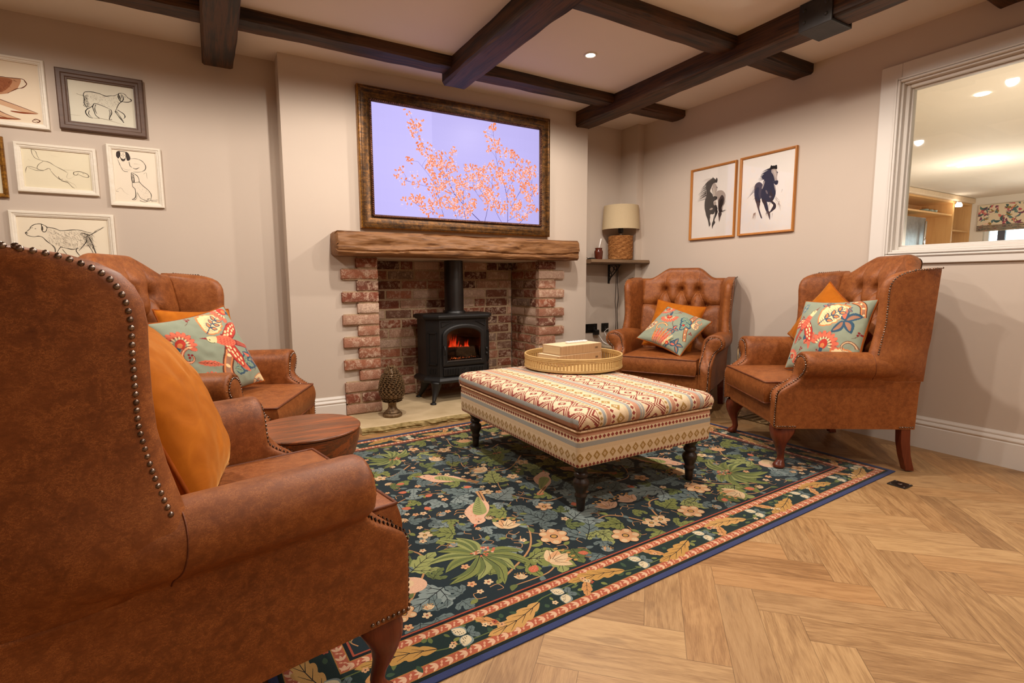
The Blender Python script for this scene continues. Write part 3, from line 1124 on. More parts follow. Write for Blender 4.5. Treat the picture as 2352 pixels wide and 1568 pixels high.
# ------------------------------------------------------------------ stove
def stove():
    cx, cy, zb = 1.745, 3.935, .045
    t = thing('wood_burner_stove', 'black cast iron stove with arched glass door and glowing flames on the hearth', 'stove', (cx, cy, zb))
    t.scale = (.88, 1, 1)
    def plan(o, z, sy=0):
        return [(-.235 - o * .6, -.155 - o, z), (.235 + o * .6, -.155 - o, z), (.32 + o, -.05 - o * .4, z), (.32 + o, .14 + o, z), (-.32 - o, .14 + o, z), (-.32 - o, -.05 - o * .4, z)]
    # body shell with an opening at the front
    b = MB()
    P = plan(0, 0)
    z0, z1 = .175, .665
    for i in range(1, 6):
        a, c = P[i], P[(i + 1) % 6]
        if i == 5:
            break
    for i in (1, 2, 3, 4, 5):
        a, c = P[i], P[(i + 1) % 6]
        b.add([(a[0], a[1], z0), (c[0], c[1], z0), (c[0], c[1], z1), (a[0], a[1], z1)], [(0, 1, 2, 3)])
    # front: frame strips around the opening
    fo = [(-.175, .205 + .115), (.175, .205 + .115), (.175, .53)]
    arc = [(.175 * math.cos(a), .53 + .065 * math.sin(a)) for a in np.linspace(0, PI, 15)]
    opening = [(-.175, .32), (.175, .32)] + arc
    outer = [(-.235, z0), (.235, z0)] + [(.235 - .47 * (k / 14), z1) for k in range(15)]
    for i in range(len(opening)):
        j = (i + 1) % len(opening)
        b.add([(outer[i][0], -.155, outer[i][1]), (outer[j][0], -.155, outer[j][1]), (opening[j][0], -.155, opening[j][1]), (opening[i][0], -.155, opening[i][1])], [(0, 1, 2, 3)])
    b.rings([plan(0, z0), plan(0, z0 + .001)])
    b.build('body', m_iron, t)
    # firebox inner
    b = MB()
    b.add([(-.2, -.15, .30), (.2, -.15, .30), (.2, .06, .30), (-.2, .06, .30), (-.2, -.15, .62), (.2, -.15, .62), (.2, .06, .62), (-.2, .06, .62)],
          [(0, 1, 2, 3), (3, 2, 6, 7), (0, 3, 7, 4), (1, 5, 6, 2), (4, 7, 6, 5)])
    b.build('firebox', m_black, t)
    # top plate with moulded edge
    MB().rings([plan(.010, .660), plan(.026, .672), plan(.028, .690), plan(.014, .700), plan(-.01, .703)]).build('top_plate', m_iron, t, bevel=.003)
    # base skirt
    MB().rings([plan(-.02, .150), plan(.030, .158), plan(.034, .178), plan(.018, .196), plan(.0, .206)]).build('base_plate', m_iron, t, bevel=.003)
    # arched door frame
    def arch(hw, zb_, zs, rise, n=18):
        return [(-hw, zb_), (hw, zb_)] + [(hw * math.cos(a), zs + rise * math.sin(a)) for a in np.linspace(0, PI, n)]
    o1, i1 = arch(.212, .292, .535, .088), arch(.168, .335, .528, .062)
    b = MB()
    yy0, yy1 = -.178, -.156
    n = len(o1)
    def P3(p, y):
        return (p[0], y, p[1])
    mid = [((a[0] * .7 + c[0] * .3), (a[1] * .7 + c[1] * .3)) for a, c in zip(o1, i1)]
    loops = [[P3(p, yy1) for p in o1], [P3(p, yy0 + .004) for p in o1], [P3(p, yy0) for p in mid], [P3((a[0] * .2 + c[0] * .8, a[1] * .2 + c[1] * .8), yy0) for a, c in zip(o1, i1)], [P3(p, yy0 + .006) for p in i1], [P3(p, yy1) for p in i1]]
    b.rings(loops, cap=False)
    d = b.build('door', m_iron, t, bevel=.002)
    b = MB()
    gp = arch(.170, .333, .53, .064)
    b.prism([(p[0], yy0 + .013, p[1]) for p in gp], (0, .003, 0))
    b.build('door_glass', m_sglass, d)
    MB().box(-.165, .165, -.184, -.178, .330, .337).build('door_sill_bar', simple('worn_steel_edge', rgb(120, 116, 112), None, .35, .8), d)
    b = MB()
    b.tube([(-.204, -.180, .455), (-.206, -.200, .45), (-.204, -.203, .40), (-.204, -.190, .385)], [.009, .008, .006, .004], 8)
    b.build('handle', m_iron, d, smooth=True)
    # corner spandrel mouldings
    for s in (-1, 1):
        MB().tube([(s * .218, -.160, .645), (s * .12, -.160, .645), (s * .218, -.160, .605)], .0035, 6, closed=True).build('spandrel_moulding', m_iron, t, smooth=True)
    for zz in (.36, .40):
        MB().cyl((.236, -.158, zz), (.236, -.158, zz + .022), .010).build('hinge', m_iron, t, smooth=True)
    # side panels with recessed window frames on the chamfered sides
    for s in (-1, 1):
        a, c = Vector((s * .235, -.155, 0)), Vector((s * .32, -.05, 0))
        u = (c - a).normalized()
        nrm = Vector((s * u.y * (1 if s > 0 else 1), -abs(u.x), 0)).normalized()
        nrm = Vector((s * .777, -.629, 0))
        m = (a + c) / 2
        b = MB()
        for (u0, u1, q0, q1) in ((-.042, .042, .30, .312), (-.042, .042, .55, .562), (-.042, -.032, .30, .56), (.032, .042, .30, .56)):
            ctr = m + u * ((u0 + u1) / 2) + nrm * .004 + Vector((0, 0, (q0 + q1) / 2))
            b.obox(ctr, u * ((u1 - u0) / 2), nrm * .005, (0, 0, (q1 - q0) / 2))
        for k in range(5):
            ctr = m + u * (-.032 + k * .016) + nrm * .003 + Vector((0, 0, .25))
            b.obox(ctr, u * .0035, nrm * .004, (0, 0, .022))
        b.build('side_panel', m_iron, t)
    # ash drawer with vertical flutes and rosette
    b = MB()
    b.box(-.205, .205, -.170, -.154, .215, .278)
    for k in list(range(0, 9)) + list(range(15, 24)):
        x = -.188 + k * .0163
        b.obox((x, -.173, .246), (.0042, 0, 0), (0, .005, 0), (0, 0, .024))
    for a in range(4):
        q = a * PI / 4
        b.obox((0, -.172, .246), (.03 * math.cos(q), 0, .024 * math.sin(q)), (0, .004, 0), (-.003 * math.sin(q), 0, .003 * math.cos(q)))
    b.build('ash_drawer', m_iron, t, bevel=.002)
    # feet
    for sx, sy in ((-1, -1), (1, -1), (-1, 1), (1, 1)):
        dx, dy = sx * .262, -.13 if sy < 0 else .10
        pts, rr = [], []
        for k in range(9):
            f = k / 8
            pts.append((dx + sx * (.055 * f ** 1.6), dy + sy * (.05 * f ** 1.8), .165 - .160 * f))
            rr.append(.040 * (1 - f) ** 1.3 + .013)
        b = MB().tube(pts, rr, 12)
        b.lathe([(.012, .016), (.026, .010), (.028, .004), (.024, 0)], 14, (pts[-1][0], pts[-1][1], 0))
        b.build('leg', m_iron, t, smooth=True)
    # flue
    MB().lathe([(.104, .700), (.104, .712), (.097, .722), (.088, .726), (.086, 1.128)], 36, (0, .02, 0)).build('flue_pipe', simple('matt_black_flue', rgb(20, 19, 19), rgb(25, 24, 24), .38, spec=.6), t, smooth=True, angle=40)
    # fuel bed, logs and flames
    b = MB()
    rnd = random.Random(4)
    for k in range(170):
        x, y, s = rnd.uniform(-.17, .17), rnd.uniform(-.13, .03), rnd.uniform(.008, .016)
        b.lathe([(.0, -s), (s, -s * .4), (s * .8, s * .6), (.0, s)], 5, (x, y, .318 + rnd.uniform(0, .012)))
    b.build('coals', m_black, t)['kind'] = 'stuff'
    b = MB()
    for k in range(42):
        b.lathe([(0, -.0022), (.0022, 0), (0, .0022)], 5, (rnd.uniform(-.15, .15), rnd.uniform(-.13, -.06), .340 + rnd.uniform(-.003, .003)))
    b.build('embers', m_ember, t)['kind'] = 'stuff'
    lm = simple('charred_log', rgb(30, 22, 18), rgb(74, 58, 46), .9, scale=60, bump=.6, bdist=.004)
    lm2 = simple('ashy_log_end', rgb(150, 128, 104), rgb(186, 164, 136), .9, scale=60)
    for p0, p1, r in (((-.165, -.05, .395), (.15, -.06, .395), .030), ((-.12, -.10, .36), (.02, -.02, .40), .02), ((-.02, -.02, .40), (.05, -.125, .352), .014)):
        o = MB().tube([Vector(p0), (Vector(p0) * .6 + Vector(p1) * .4) + Vector((0, 0, .006)), Vector(p1)], [r, r * .96, r * .85], 12).build('log', lm, t, smooth=True, angle=50)
        v = (Vector(p1) - Vector(p0)).normalized()
        MB().cyl(Vector(p1), Vector(p1) + v * .003, r * .8, r * .78, 12).build('cut_end', lm2, o)
    b = MB()
    rnd = random.Random(12)
    for k in range(16):
        x = -.165 + .30 * k / 15 + rnd.uniform(-.008, .008)
        hgt = rnd.uniform(.075, .150) * (1 - .35 * abs(x + .06) / .2)
        if .04 < x < .10:
            hgt *= .5
        wd = rnd.uniform(.016, .028)
        rows = []
        cols = []
        for i in range(9):
            f = i / 8
            ww = wd * (1 - f) ** .7 * (1 + .3 * math.sin(f * 6 + k))
            sx_ = .006 * math.sin(f * 5 + k)
            row, yb_ = [], .0 + .02 * ((k * 7) % 5) / 5
            for j in range(5):
                g = -1 + j / 2
                row.append((x + sx_ + g * ww, yb_ + .004 * abs(g), .40 + hgt * f))
                cols.append(((1 - f) ** .8 * (1 - abs(g) ** 2 * .9), 0, 0))
            rows.append(row)
        b.grid(rows, col=cols)
    b.build('flames', m_flame, t, smooth=True, colors=True, fixn=False)
    lamp('stove_glow', 'POINT', (cx, cy - .04, zb + .47), 0.5, (1, .18, .05), .04)
stove()

# ------------------------------------------------------------------ pine cone finial
def pinecone():
    t = thing('pinecone_ornament', 'tall bronze pine cone ornament on a footed base, on the hearth', 'ornament', (1.085, 3.585, .046))
    MB().lathe([(.0, 0), (.066, 0), (.070, .006), (.070, .016), (.064, .024), (.054, .026), (.056, .032), (.048, .040), (.034, .052), (.028, .07), (.030, .095), (.036, .105), (0, .105)], 32).build('base', m_bronze, t, smooth=True, angle=50)
    b = MB()
    b.lathe([(.0, .10), (.05, .11), (.078, .15), (.082, .19), (.074, .24), (.058, .29), (.036, .33), (.015, .352), (0, .356)], 24)
    def rad(z):
        return np.interp(z, [.10, .11, .15, .19, .24, .29, .33, .352, .36], [.03, .055, .078, .083, .075, .058, .036, .016, .004])
    rows = 19
    for k in range(rows):
        z = .112 + .236 * k / (rows - 1)
        r = rad(z)
        n = max(6, int(2 * PI * r / .027))
        for i in range(n):
            a = 2 * PI * (i + (k % 2) * .5) / n
            d = Vector((math.cos(a), math.sin(a), 0))
            s = Vector((-math.sin(a), math.cos(a), 0))
            wdt = .0145 * (1 if k < rows - 3 else .7)
            base = d * (r - .004) + Vector((0, 0, z - .008))
            out = .012 if k > 1 else .020
            tipup = .020 if k > 1 else .004
            if k > rows - 5:
                tipup, out = .028, .006
            tip = d * (r + out) + Vector((0, 0, z + tipup))
            mid = d * (r + out * .75) + Vector((0, 0, z + tipup * .35))
            b.add([base - s * wdt, mid - s * wdt * .8, tip, mid + s * wdt * .8, base + s * wdt, mid + d * .004, base - d * .01 + Vector((0, 0, .012))],
                  [(0, 1, 5), (1, 2, 5), (2, 3, 5), (3, 4, 5), (0, 5, 4), (2, 1, 6), (3, 2, 6), (1, 0, 6), (4, 3, 6)])
    b.build('cone', m_bronze, t)
pinecone()

# ------------------------------------------------------------------ television
def frame_profile(b, x0, x1, z0, z1, prof, y0):
    """mitred frame moulding: prof = [(inset from outer edge, projection)], facing -y."""
    rs = []
    for d, p in prof:
        rs.append([(x0 + d, y0 - p, z0 + d), (x1 - d, y0 - p, z0 + d), (x1 - d, y0 - p, z1 - d), (x0 + d, y0 - p, z1 - d)])
    b.rings(rs, cap=False)
    return b

def television():
    x0, x1, z0, z1 = .952, 2.548, 1.384, 2.352
    t = thing('framed_television', 'wall television in a wide antiqued gilt frame showing orange blossom branches on lilac', 'television', ((x0 + x1) / 2, YC, z0))
    ox, oz = (x0 + x1) / 2, z0
    f = MB()
    frame_profile(f, x0 - ox, x1 - ox, 0, z1 - z0, [(0, 0), (0, .045), (.006, .052), (.016, .054), (.022, .050), (.034, .052), (.055, .046), (.072, .036), (.080, .034), (.080, 0)], 0)
    fo = f.build('frame', m_gold, t, smooth=True, angle=35)
    f = MB()
    frame_profile(f, x0 - ox, x1 - ox, 0, z1 - z0, [(-.001, 0), (-.001, .046), (.005, .0525), (.005, .0)], 0)
    f.build('gilt_edge', m_gold2, fo)
    # twisted rope moulding
    f = MB()
    e = .088
    c = [(x0 - ox + e, e), (x1 - ox - e, e), (x1 - ox - e, z1 - z0 - e), (x0 - ox + e, z1 - z0 - e)]
    for i in range(4):
        a, d = Vector((c[i][0], -.040, c[i][1])), Vector((c[(i + 1) % 4][0], -.040, c[(i + 1) % 4][1]))
        L = (d - a).length
        u = (d - a).normalized()
        v = Vector((-u.z, 0, u.x))
        f.cyl(a, d, .008, n=10)
        n = int(L / .0145)
        for k in range(n):
            p = a + u * (L * (k + .5) / n)
            f.tube([p - u * .007 - v * .007 + Vector((0, -.004, 0)), p + Vector((0, -.0095, 0)), p + u * .007 + v * .007 + Vector((0, -.004, 0))], [.0028, .0042, .0028], 6)
    f.build('rope_moulding', m_rope, fo, smooth=True)
    f = MB()
    frame_profile(f, x0 - ox + .096, x1 - ox - .096, .096, z1 - z0 - .096, [(0, .038), (.003, .036), (.003, .0)], 0)
    f.build('inner_lip', m_brfr, fo)
    e = .097
    sx0, sx1, sz0, sz1 = x0 + e - ox, x1 - e - ox, e, z1 - z0 - e
    W, Hh = sx1 - sx0, sz1 - sz0
    a = Art()
    n = 28
    for i in range(n):                # lilac sky
        for j in range(8):
            x, z = W * i / n, Hh * j / 8
            vx = min(1, abs(i / n - .5) * 2)
            vz = abs(j / 8 - .45) * 1.6
            k = 1 - .12 * max(0, vx - .6) - .05 * vz + (.10 if i / n < .3 else 0)
            col = tuple(q * k for q in rgb(196, 186, 246))
            a.poly([(x, z), (x + W / n, z), (x + W / n, z + Hh / 8), (x, z + Hh / 8)], col, 0)
    bw = rgb(84, 66, 128)
    r = random.Random(5)
    org, pk, wh = rgb(250, 146, 96), rgb(255, 206, 208), rgb(255, 226, 238)
    def Pq(x, y):       # picture fractions, y down
        return (x * W, (1 - y) * Hh)
    mains = [([(.60, 1.0), (.52, .88), (.45, .76), (.40, .62), (.33, .48), (.26, .30), (.22, .14)], .006),
             ([(.51, .99), (.50, .88), (.50, .72), (.52, .55), (.50, .45)], .004),
             ([(.45, .76), (.38, .70), (.28, .70), (.16, .66)], .003), ([(.44, .74), (.40, .55), (.42, .42)], .0035),
             ([(.33, .95), (.25, .90), (.20, .85)], .003), ([(.38, .98), (.36, .85), (.34, .72), (.30, .6), (.24, .48)], .003),
             ([(.63, 1.0), (.65, .82), (.60, .68), (.56, .55)], .004), ([(.78, 1.0), (.78, .80), (.76, .62), (.72, .45), (.70, .25), (.69, .12)], .0045),
             ([(.74, 1.0), (.70, .88), (.68, .75), (.68, .55)], .003), ([(.80, .85), (.86, .68), (.90, .58), (.95, .50)], .003),
             ([(.77, .70), (.82, .55), (.84, .40), (.80, .30)], .003), ([(.86, 1.0), (.92, .90), (.99, .82)], .004),
             ([(.90, .95), (.94, .75), (.95, .60), (.92, .42)], .003), ([(.78, .98), (.84, .92), (.86, .85)], .002),
             ([(.46, 1.0), (.44, .92), (.40, .84)], .002), ([(.62, .80), (.58, .72), (.56, .6), (.62, .48)], .002), ([(.48, .98), (.53, .92), (.56, .86)], .002)]
    def cluster(x, y, s, n):
        n = int(n * 1.25)
        for _ in range(n):
            ang = r.uniform(0, 2 * PI)
            rr = s * math.sqrt(r.random())
            px, py = x + math.cos(ang) * rr, y + math.sin(ang) * rr
            if not (.008 < px < W - .008 and .008 < py < Hh - .008):
                continue
            k = r.random()
            if k < .52:
                a.ell(px, py, r.uniform(.0075, .013), r.uniform(.0045, .0075), org if r.random() > .2 else rgb(236, 122, 72), r.uniform(0, PI), 4, 9)
            elif k < .8:
                a.ell(px, py, r.uniform(.003, .006), r.uniform(.002, .004), pk, r.uniform(0, PI), 6, 7)
            else:
                a.ell(px, py, .0035, .0035, wh, 0, 7, 7)
            if r.random() < .4:
                a.stroke([(px, py), (px + r.uniform(-.016, .016), py - r.uniform(.01, .025))], .0012, pk, layer=5)
    for pts, w_ in mains:
        P = [Pq(*p) for p in pts]
        a.stroke(P, w_, bw, .0014, layer=2, n=4)
        S = cr(P, 5)
        for q in S[len(S) // 4:]:
            if r.random() < .85:
                dx, dy = r.uniform(-.07, .07), r.uniform(-.01, .08)
                e_ = (q[0] + dx, q[1] + dy)
                a.stroke([tuple(q), (q[0] + dx * .4, q[1] + dy * .6), e_], .0016, bw, .0009, layer=2, n=3)
                cluster(e_[0], e_[1], .030, 10)
    for x, y, s, n_ in ((.22, .16, .05, 14), (.27, .3, .06, 18), (.31, .40, .06, 22), (.36, .48, .05, 16), (.43, .48, .06, 26), (.50, .62, .06, 26), (.55, .50, .05, 20), (.60, .55, .06, 26), (.66, .50, .08, 34), (.72, .52, .06, 26), (.68, .70, .07, 28),
                         (.13, .62, .04, 12), (.22, .62, .05, 16), (.28, .85, .09, 36), (.38, .80, .08, 36), (.45, .78, .07, 24), (.33, .92, .08, 30), (.17, .88, .05, 14), (.52, .85, .06, 22), (.66, .82, .07, 30), (.74, .85, .06, 22), (.80, .75, .06, 24),
                         (.86, .50, .06, 22), (.92, .45, .05, 18), (.80, .32, .05, 12), (.69, .2, .035, 9), (.97, .65, .03, 14), (.91, .72, .05, 12), (.88, .93, .05, 10), (.35, .66, .06, 22)):
        px, py = Pq(x, y)
        cluster(px, py, s, n_)
    s = MB().box(sx0 - .002, sx1 + .002, -.030, -.004, sz0 - .002, sz1 + .002).build('screen', m_black, t)
    a.build('picture', m_tv, s, (sx0, -.030, sz0), (1, 0, 0), (0, 0, 1), (0, -1, 0), .0005, .00012)
television()
# ------------------------------------------------------------------ wing chairs
def sm(a, b, x):
    t = max(0.0, min(1.0, (x - a) / (b - a)))
    return t * t * (3 - 2 * t)

def nails(path, spacing, normal_fn, r, closed=False):
    """nails along a polyline at even spacing."""
    P = [Vector(p) for p in path]
    b = MB()
    acc = 0.0
    for i in range(len(P) - 1):
        a, c = P[i], P[i + 1]
        L = (c - a).length
        while acc <= L:
            p = a + (c - a) * (acc / max(L, 1e-9))
            b.dome(p, normal_fn(p, (c - a).normalized()), r)
            acc += spacing
        acc -= L
    return b

ARM = [(.285, .245), (.285, .36), (.285, .44), (.286, .50), (.291, .545), (.302, .585), (.322, .612), (.349, .628), (.380, .634), (.410, .629), (.436, .612), (.451, .586), (.453, .557), (.443, .531), (.425, .513), (.406, .500), (.393, .480), (.386, .44), (.383, .36), (.380, .29), (.377, .225)]

def arm_end(z):
    if z < .40:
        return .358
    return .358 - .108 * sm(.405, .50, z)

def chair():
    root = thing('wing_chair', 'x', 'armchair')
    GROUP = 'tan leather wing chairs around the rug'
    # --- arms
    sec = cr(ARM, 4)
    n = len(sec)
    half = n // 2
    for s in (1, -1):
        G = []
        ys = [-.345, -.30, -.2, -.12, -.04, .04, .12, .2]
        cx, cz = .377, .575
        def inset(p, d, i):
            a, c = np.array(sec[max(i - 1, 0)]), np.array(sec[min(i + 1, n - 1)])
            t = (c - a) / (np.linalg.norm(c - a) + 1e-9)
            nr = np.array([t[1], -t[0]])          # towards inside for this ordering
            return (p[0] + nr[0] * d, p[1] + nr[1] * d)
        for q, y in enumerate(ys):
            row = []
            k = .90 + .10 * (y + .345) / .6
            for i, p in enumerate(sec):
                x, z = p
                if z > .48:
                    x = cx + (x - cx) * ((.18 + .82 * sm(-.40, -.12, y)) * k if x > cx else 1)
                    z = .50 + (z - .50) * (.94 + .06 * (y + .345) / .6)
                row.append((s * x, y, z))
            G.append(row)
        for dy, ins in ((.030, 0), (.010, .0015), (.002, .006), (0, .012)):
            row = []
            for i, p in enumerate(sec):
                e = arm_end(p[1])
                x, z = inset(p, ins, i)
                row.append((s * x, e - dy, z))
            G.append(row)
        b = MB()
        b.grid(G)
        last = G[-1]
        cap = []
        for i in range(half):
            a, c = Vector(last[i]), Vector(last[n - 1 - i])
            cap.append([a, a.lerp(c, .33) + Vector((0, .002, 0)), a.lerp(c, .66) + Vector((0, .002, 0)), c])
        b.grid(cap)
        b.add([Vector(p) for p in (G[0][0], G[0][-1], G[-1][-1], G[-1][0])], [(0, 1, 2, 3)])
        arm = b.build('arm', m_leather, root, smooth=True, angle=60)
        seam = [Vector(G[3][i]) + Vector((s * .0006, 0, .0004)) for i in range(int(n * .36), int(n * .80))]
        seam = [Vector((p.x, -.092 + .012 * math.sin(i * .12), p.z)) for i, p in enumerate(seam)]
        MB().tube(seam, .0016, 6).build('seam', m_leather_d, arm, smooth=True)
        # scroll facing panel on the front of the arm
        fac, npath = [], []
        for i in range(n):
            p = sec[i]
            e = arm_end(p[1])
            q = inset(p, .019, i)
            if p[1] > .515:        # round part: smaller inner panel
                q = inset(p, .024, i)
            fac.append(Vector((s * q[0], e + .0005, q[1])))
        f = MB()
        rows = []
        for i in range(half):
            a, c = fac[i], fac[n - 1 - i]
            rows.append([a, a + (c - a) * .1 + Vector((0, .006, 0)), a.lerp(c, .5) + Vector((0, .008, 0)), a + (c - a) * .9 + Vector((0, .006, 0)), c])
        f.grid(rows)
        f.build('scroll_panel', m_leather, arm, smooth=True)
        path = [p + Vector((0, .0035, 0)) for p in fac[4:n - 1]]
        nl = nails(path, .0128, lambda p, t: Vector((0, 1, .1 if p.z > .5 else 0)), .0052)
        # short row of nails under the arm bottom rail
        nl2 = nails([(s * .3785, .352, .236), (s * .3785, .25, .236)], .0128, lambda p, t: Vector((s, 0, 0)), .0052)
        nl3 = nails([(s * .365, .3605, .236), (s * .290, .3605, .236)], .0128, lambda p, t: Vector((0, 1, 0)), .0052)
        nl4 = nails([(s * .3785, -.27, .236), (s * .3785, -.335, .236)], .0128, lambda p, t: Vector((s, 0, 0)), .0052)
        for m in (nl2, nl3, nl4):
            m.build('nailhead_trim', m_nail, arm, smooth=True)
        nl.build('nailhead_trim', m_nail, arm, smooth=True)
        # pleats radiating round the scroll
        for k in range(7):
            pl = MB()
            i = int(half - 13 + k * 5)
            if not 0 <= i < n:
                continue
            p = sec[i]
            a = inset(p, .002, i)
            c = inset(p, .018, i)
            pl.tube([(s * a[0], arm_end(p[1]) - .012, a[1]), (s * a[0] * .5 + s * c[0] * .5, arm_end(p[1]) - .001, (a[1] + c[1]) / 2), (s * c[0], arm_end(p[1]) + .002, c[1])], [.001, .0028, .0015], 5)
            pl.build('pleat', m_leather, arm, smooth=True)
    # --- wings
    zs = [.48, .50, .53, .56, .60, .64, .70, .76, .82, .88, .93, .965, .99, 1.010, 1.025, 1.036, 1.044, 1.050, 1.0535, 1.055]
    def wfront(z):
        return float(np.interp(z, [.48, .60, .66, .72, .78, .88, .95, .985, 1.01, 1.028, 1.038, 1.046, 1.051, 1.055],
                                  [-.05, -.072, -.088, -.102, -.110, -.110, -.108, -.118, -.138, -.170, -.205, -.252, -.310, -.35]))
    def wout(z):
        return float(np.interp(z, [.48, .505, .535, .565, .60, .64, .68, .74, .85, 1.06], [.384, .400, .430, .442, .440, .430, .424, .422, .428, .440]))
    def wback(z):
        return -.345 - .052 * (z - .25) / .8
    for s in (1, -1):
        rs = []
        for z in zs:
            yf, xo, yb = wfront(z), wout(z), wback(z)
            xi_f = xo - .062 + (.0 if z > .66 else -.008)
            xi_b = .315 if z < .95 else .315 + (z - .95) * .25
            tt = 0.0
            if z > 1.03:
                tt = .022 * sm(1.03, 1.056, z) ** 2
            ring = []
            xo2, xif2, xib2 = xo - tt, xi_f + tt, xi_b + tt
            for k in range(7):      # outer side, back to front
                f = k / 6
                bulge = .006 * math.sin(PI * f)
                flare = ((.395 - xo2) * (1 - f) ** 1.3) if z > .66 else (.388 - xo2) * (1 - f) ** 2.2
                ring.append((s * (xo2 + bulge + flare), yb + (yf - .030 - yb) * f, z))
            mid = (xo2 + xif2) / 2
            hw = (xo2 - xif2) / 2
            for k in range(1, 8):   # rounded front
                a = PI * k / 8
                ring.append((s * (mid + hw * math.cos(a)), yf - .030 + .030 * math.sin(a) + (.004 if 2 < k < 6 else 0), z))
            for k in range(7):      # inner side, front to back
                f = k / 6
                puff = .012 * math.sin(PI * f)
                ring.append((s * (xif2 + (xib2 - xif2) * f - puff), yf - .030 + (yb + .03 - yf + .030) * f, z))
            ring.append((s * xib2, yb, z))
            rs.append(ring)
        wing = MB().rings(rs).build('wing', m_leather, root, smooth=True, angle=60)
        pth = []
        for z in [.625, .66, .70, .74, .78, .83, .88, .93, .965, .99, 1.008, 1.022, 1.033, 1.041]:
            pth.append((s * (wout(z) - .003), wfront(z) - .020, z))
        pth = cr(pth, 4)
        nl = nails(pth, .0128, lambda p, t: Vector((s * .75, .66, 0)), .0052)
        top = [(s * (wout(1.04) - .006), y, z) for y, z in ((-.245, 1.044), (-.29, 1.046), (-.34, 1.050), (-.375, 1.054))]
        t2 = nails(top, .0128, lambda p, t: Vector((s * .9, 0, .4)), .0052)
        t2.build('nailhead_trim', m_nail, wing, smooth=True)
        nl.build('nailhead_trim', m_nail, wing, smooth=True)
    # --- backrest
    def ztop(x):
        a = abs(x)
        return 1.047 + .088 * (1 - sm(.11, .275, a)) - .05 * max(0, a - .34)
    rowsz = [(.950, 3), (.818, 4), (.686, 3), (.554, 4)]
    DX = .136
    btn = []
    for z, k in rowsz:
        for i in range(k):
            btn.append(((i - (k - 1) / 2) * DX, z))
    creases = []
    for (xa, za) in btn:
        for (xb, zb_) in btn:
            if za > zb_ and abs(za - zb_) < .15 and abs(abs(xa - xb) - DX / 2) < .01:
                creases.append((xa, za, xb, zb_))
    for (xa, za) in btn:
        if za > .9:
            creases.append((xa, za, xa * 1.0, 1.13))
    for sgn in (1, -1):
        creases.append((sgn * 1.5 * DX, .818, sgn * .34, .824))
        creases.append((sgn * 1.5 * DX, .554, sgn * .34, .554))
    def seg(x, z, c):
        xa, za, xb, zb_ = c
        dx, dz = xb - xa, zb_ - za
        t = max(0, min(1, ((x - xa) * dx + (z - za) * dz) / (dx * dx + dz * dz)))
        return math.hypot(x - xa - t * dx, z - za - t * dz)
    def tuft(x, z):
        d = min(math.hypot(x - a, z - c) for a, c in btn)
        e = min(seg(x, z, c) for c in creases)
        h = -.034 * math.exp(-(d / .020) ** 2) - .020 * math.exp(-(d / .045) ** 2)
        lower = 1.0 if z < .99 else max(0, 1 - (z - .99) / .12)
        h -= (.009 * math.exp(-(e / .005) ** 2) + .016 * math.exp(-(e / .026) ** 2)) * lower
        h += .022 * (1 - sm(.30, .36, abs(x)))
        return h
    NXX = 132
    xs = np.linspace(-.355, .355, NXX)
    G = []
    def yfront(z):
        return -.235 - .115 * (z - .45) / .6 - .055 * sm(1.0, 1.14, z)
    for x in xs:
        zt = ztop(x)
        col = []
        M_ = 118
        for k in range(M_):
            z = .40 + (zt - .030 - .40) * k / (M_ - 1)
            col.append((x, yfront(z) + tuft(x, z), z))
        y0 = yfront(zt - .03) + tuft(x, zt - .03)
        yb = -.400 - .070 * sm(1.03, 1.13, zt)
        for k in range(1, 9):
            a = PI * k / 9
            f = (1 - math.cos(a)) / 2
            col.append((x, y0 + (yb - y0) * f, zt - .030 + .030 * math.sin(a)))
        for k in range(1, 8):
            f = k / 7
            z = (zt - .03) * (1 - f) + .225 * f
            col.append((x, wback(z) - .002 - .070 * sm(1.03, 1.13, zt) * sm(.75, 1.1, z), z))
        G.append(col)
    b = MB()
    b.grid(G)
    back = b.build('backrest', m_leather, root, smooth=True)
    for (x, z) in btn:
        y = yfront(z) + tuft(x, z)
        MB().lathe([(.0, .0065), (.006, .0055), (.0095, .002), (.0095, -.001)], 12).build('button', m_leather, back, smooth=True)
        o = back.children[-1] if back.children else None
        for c in back.children:
            if c.name.startswith('button') and c.location.length == 0:
                c.location = (x, y + .004, z)
                c.rotation_euler = (-PI / 2 + .1, 0, 0)
    nl = nails([(x, wback(ztop(x) - .02) + .001 - .068 * sm(1.03, 1.13, ztop(x)), ztop(x) - .020) for x in np.linspace(-.33, .33, 60)], .0128, lambda p, t: Vector((0, -1, .3)), .0052)
    nl.build('nailhead_trim', m_nail, back, smooth=True)
    # --- rails
    b = MB()
    G = []
    for y, z0, z1 in ((-.34, .225, .33), (.30, .225, .33)):
        pass
    MB().box(-.292, .292, .30, .350, .228, .345).build('front_rail', m_leather, root, bevel=.008)
    MB().box(-.372, .372, -.340, .33, .224, .30).build('seat_frame', m_leather_d, root, bevel=.004)
    # --- seat cushion
    x0, x1, y0, y1, z0, z1 = -.278, .278, -.235, .382, .338, .452
    def cush(u, v):   # u,v in 0..1 -> top bulge
        return .024 * (math.sin(PI * u) ** .5) * (math.sin(PI * v) ** .5)
    N = 28
    top = []
    for j in range(N + 1):
        v = j / N
        row = []
        for i in range(N + 1):
            u = i / N
            ed = min(u, 1 - u) * (x1 - x0)
            row.append((x0 + (x1 - x0) * u, y0 + (y1 - y0) * v, z1 + cush(u, v)))
        top.append(row)
    b = MB()
    b.grid(top)
    bot = [[(p[0], p[1], z0 - .3 * (p[2] - z1)) for p in r] for r in top]
    b.grid(bot, flip=True)
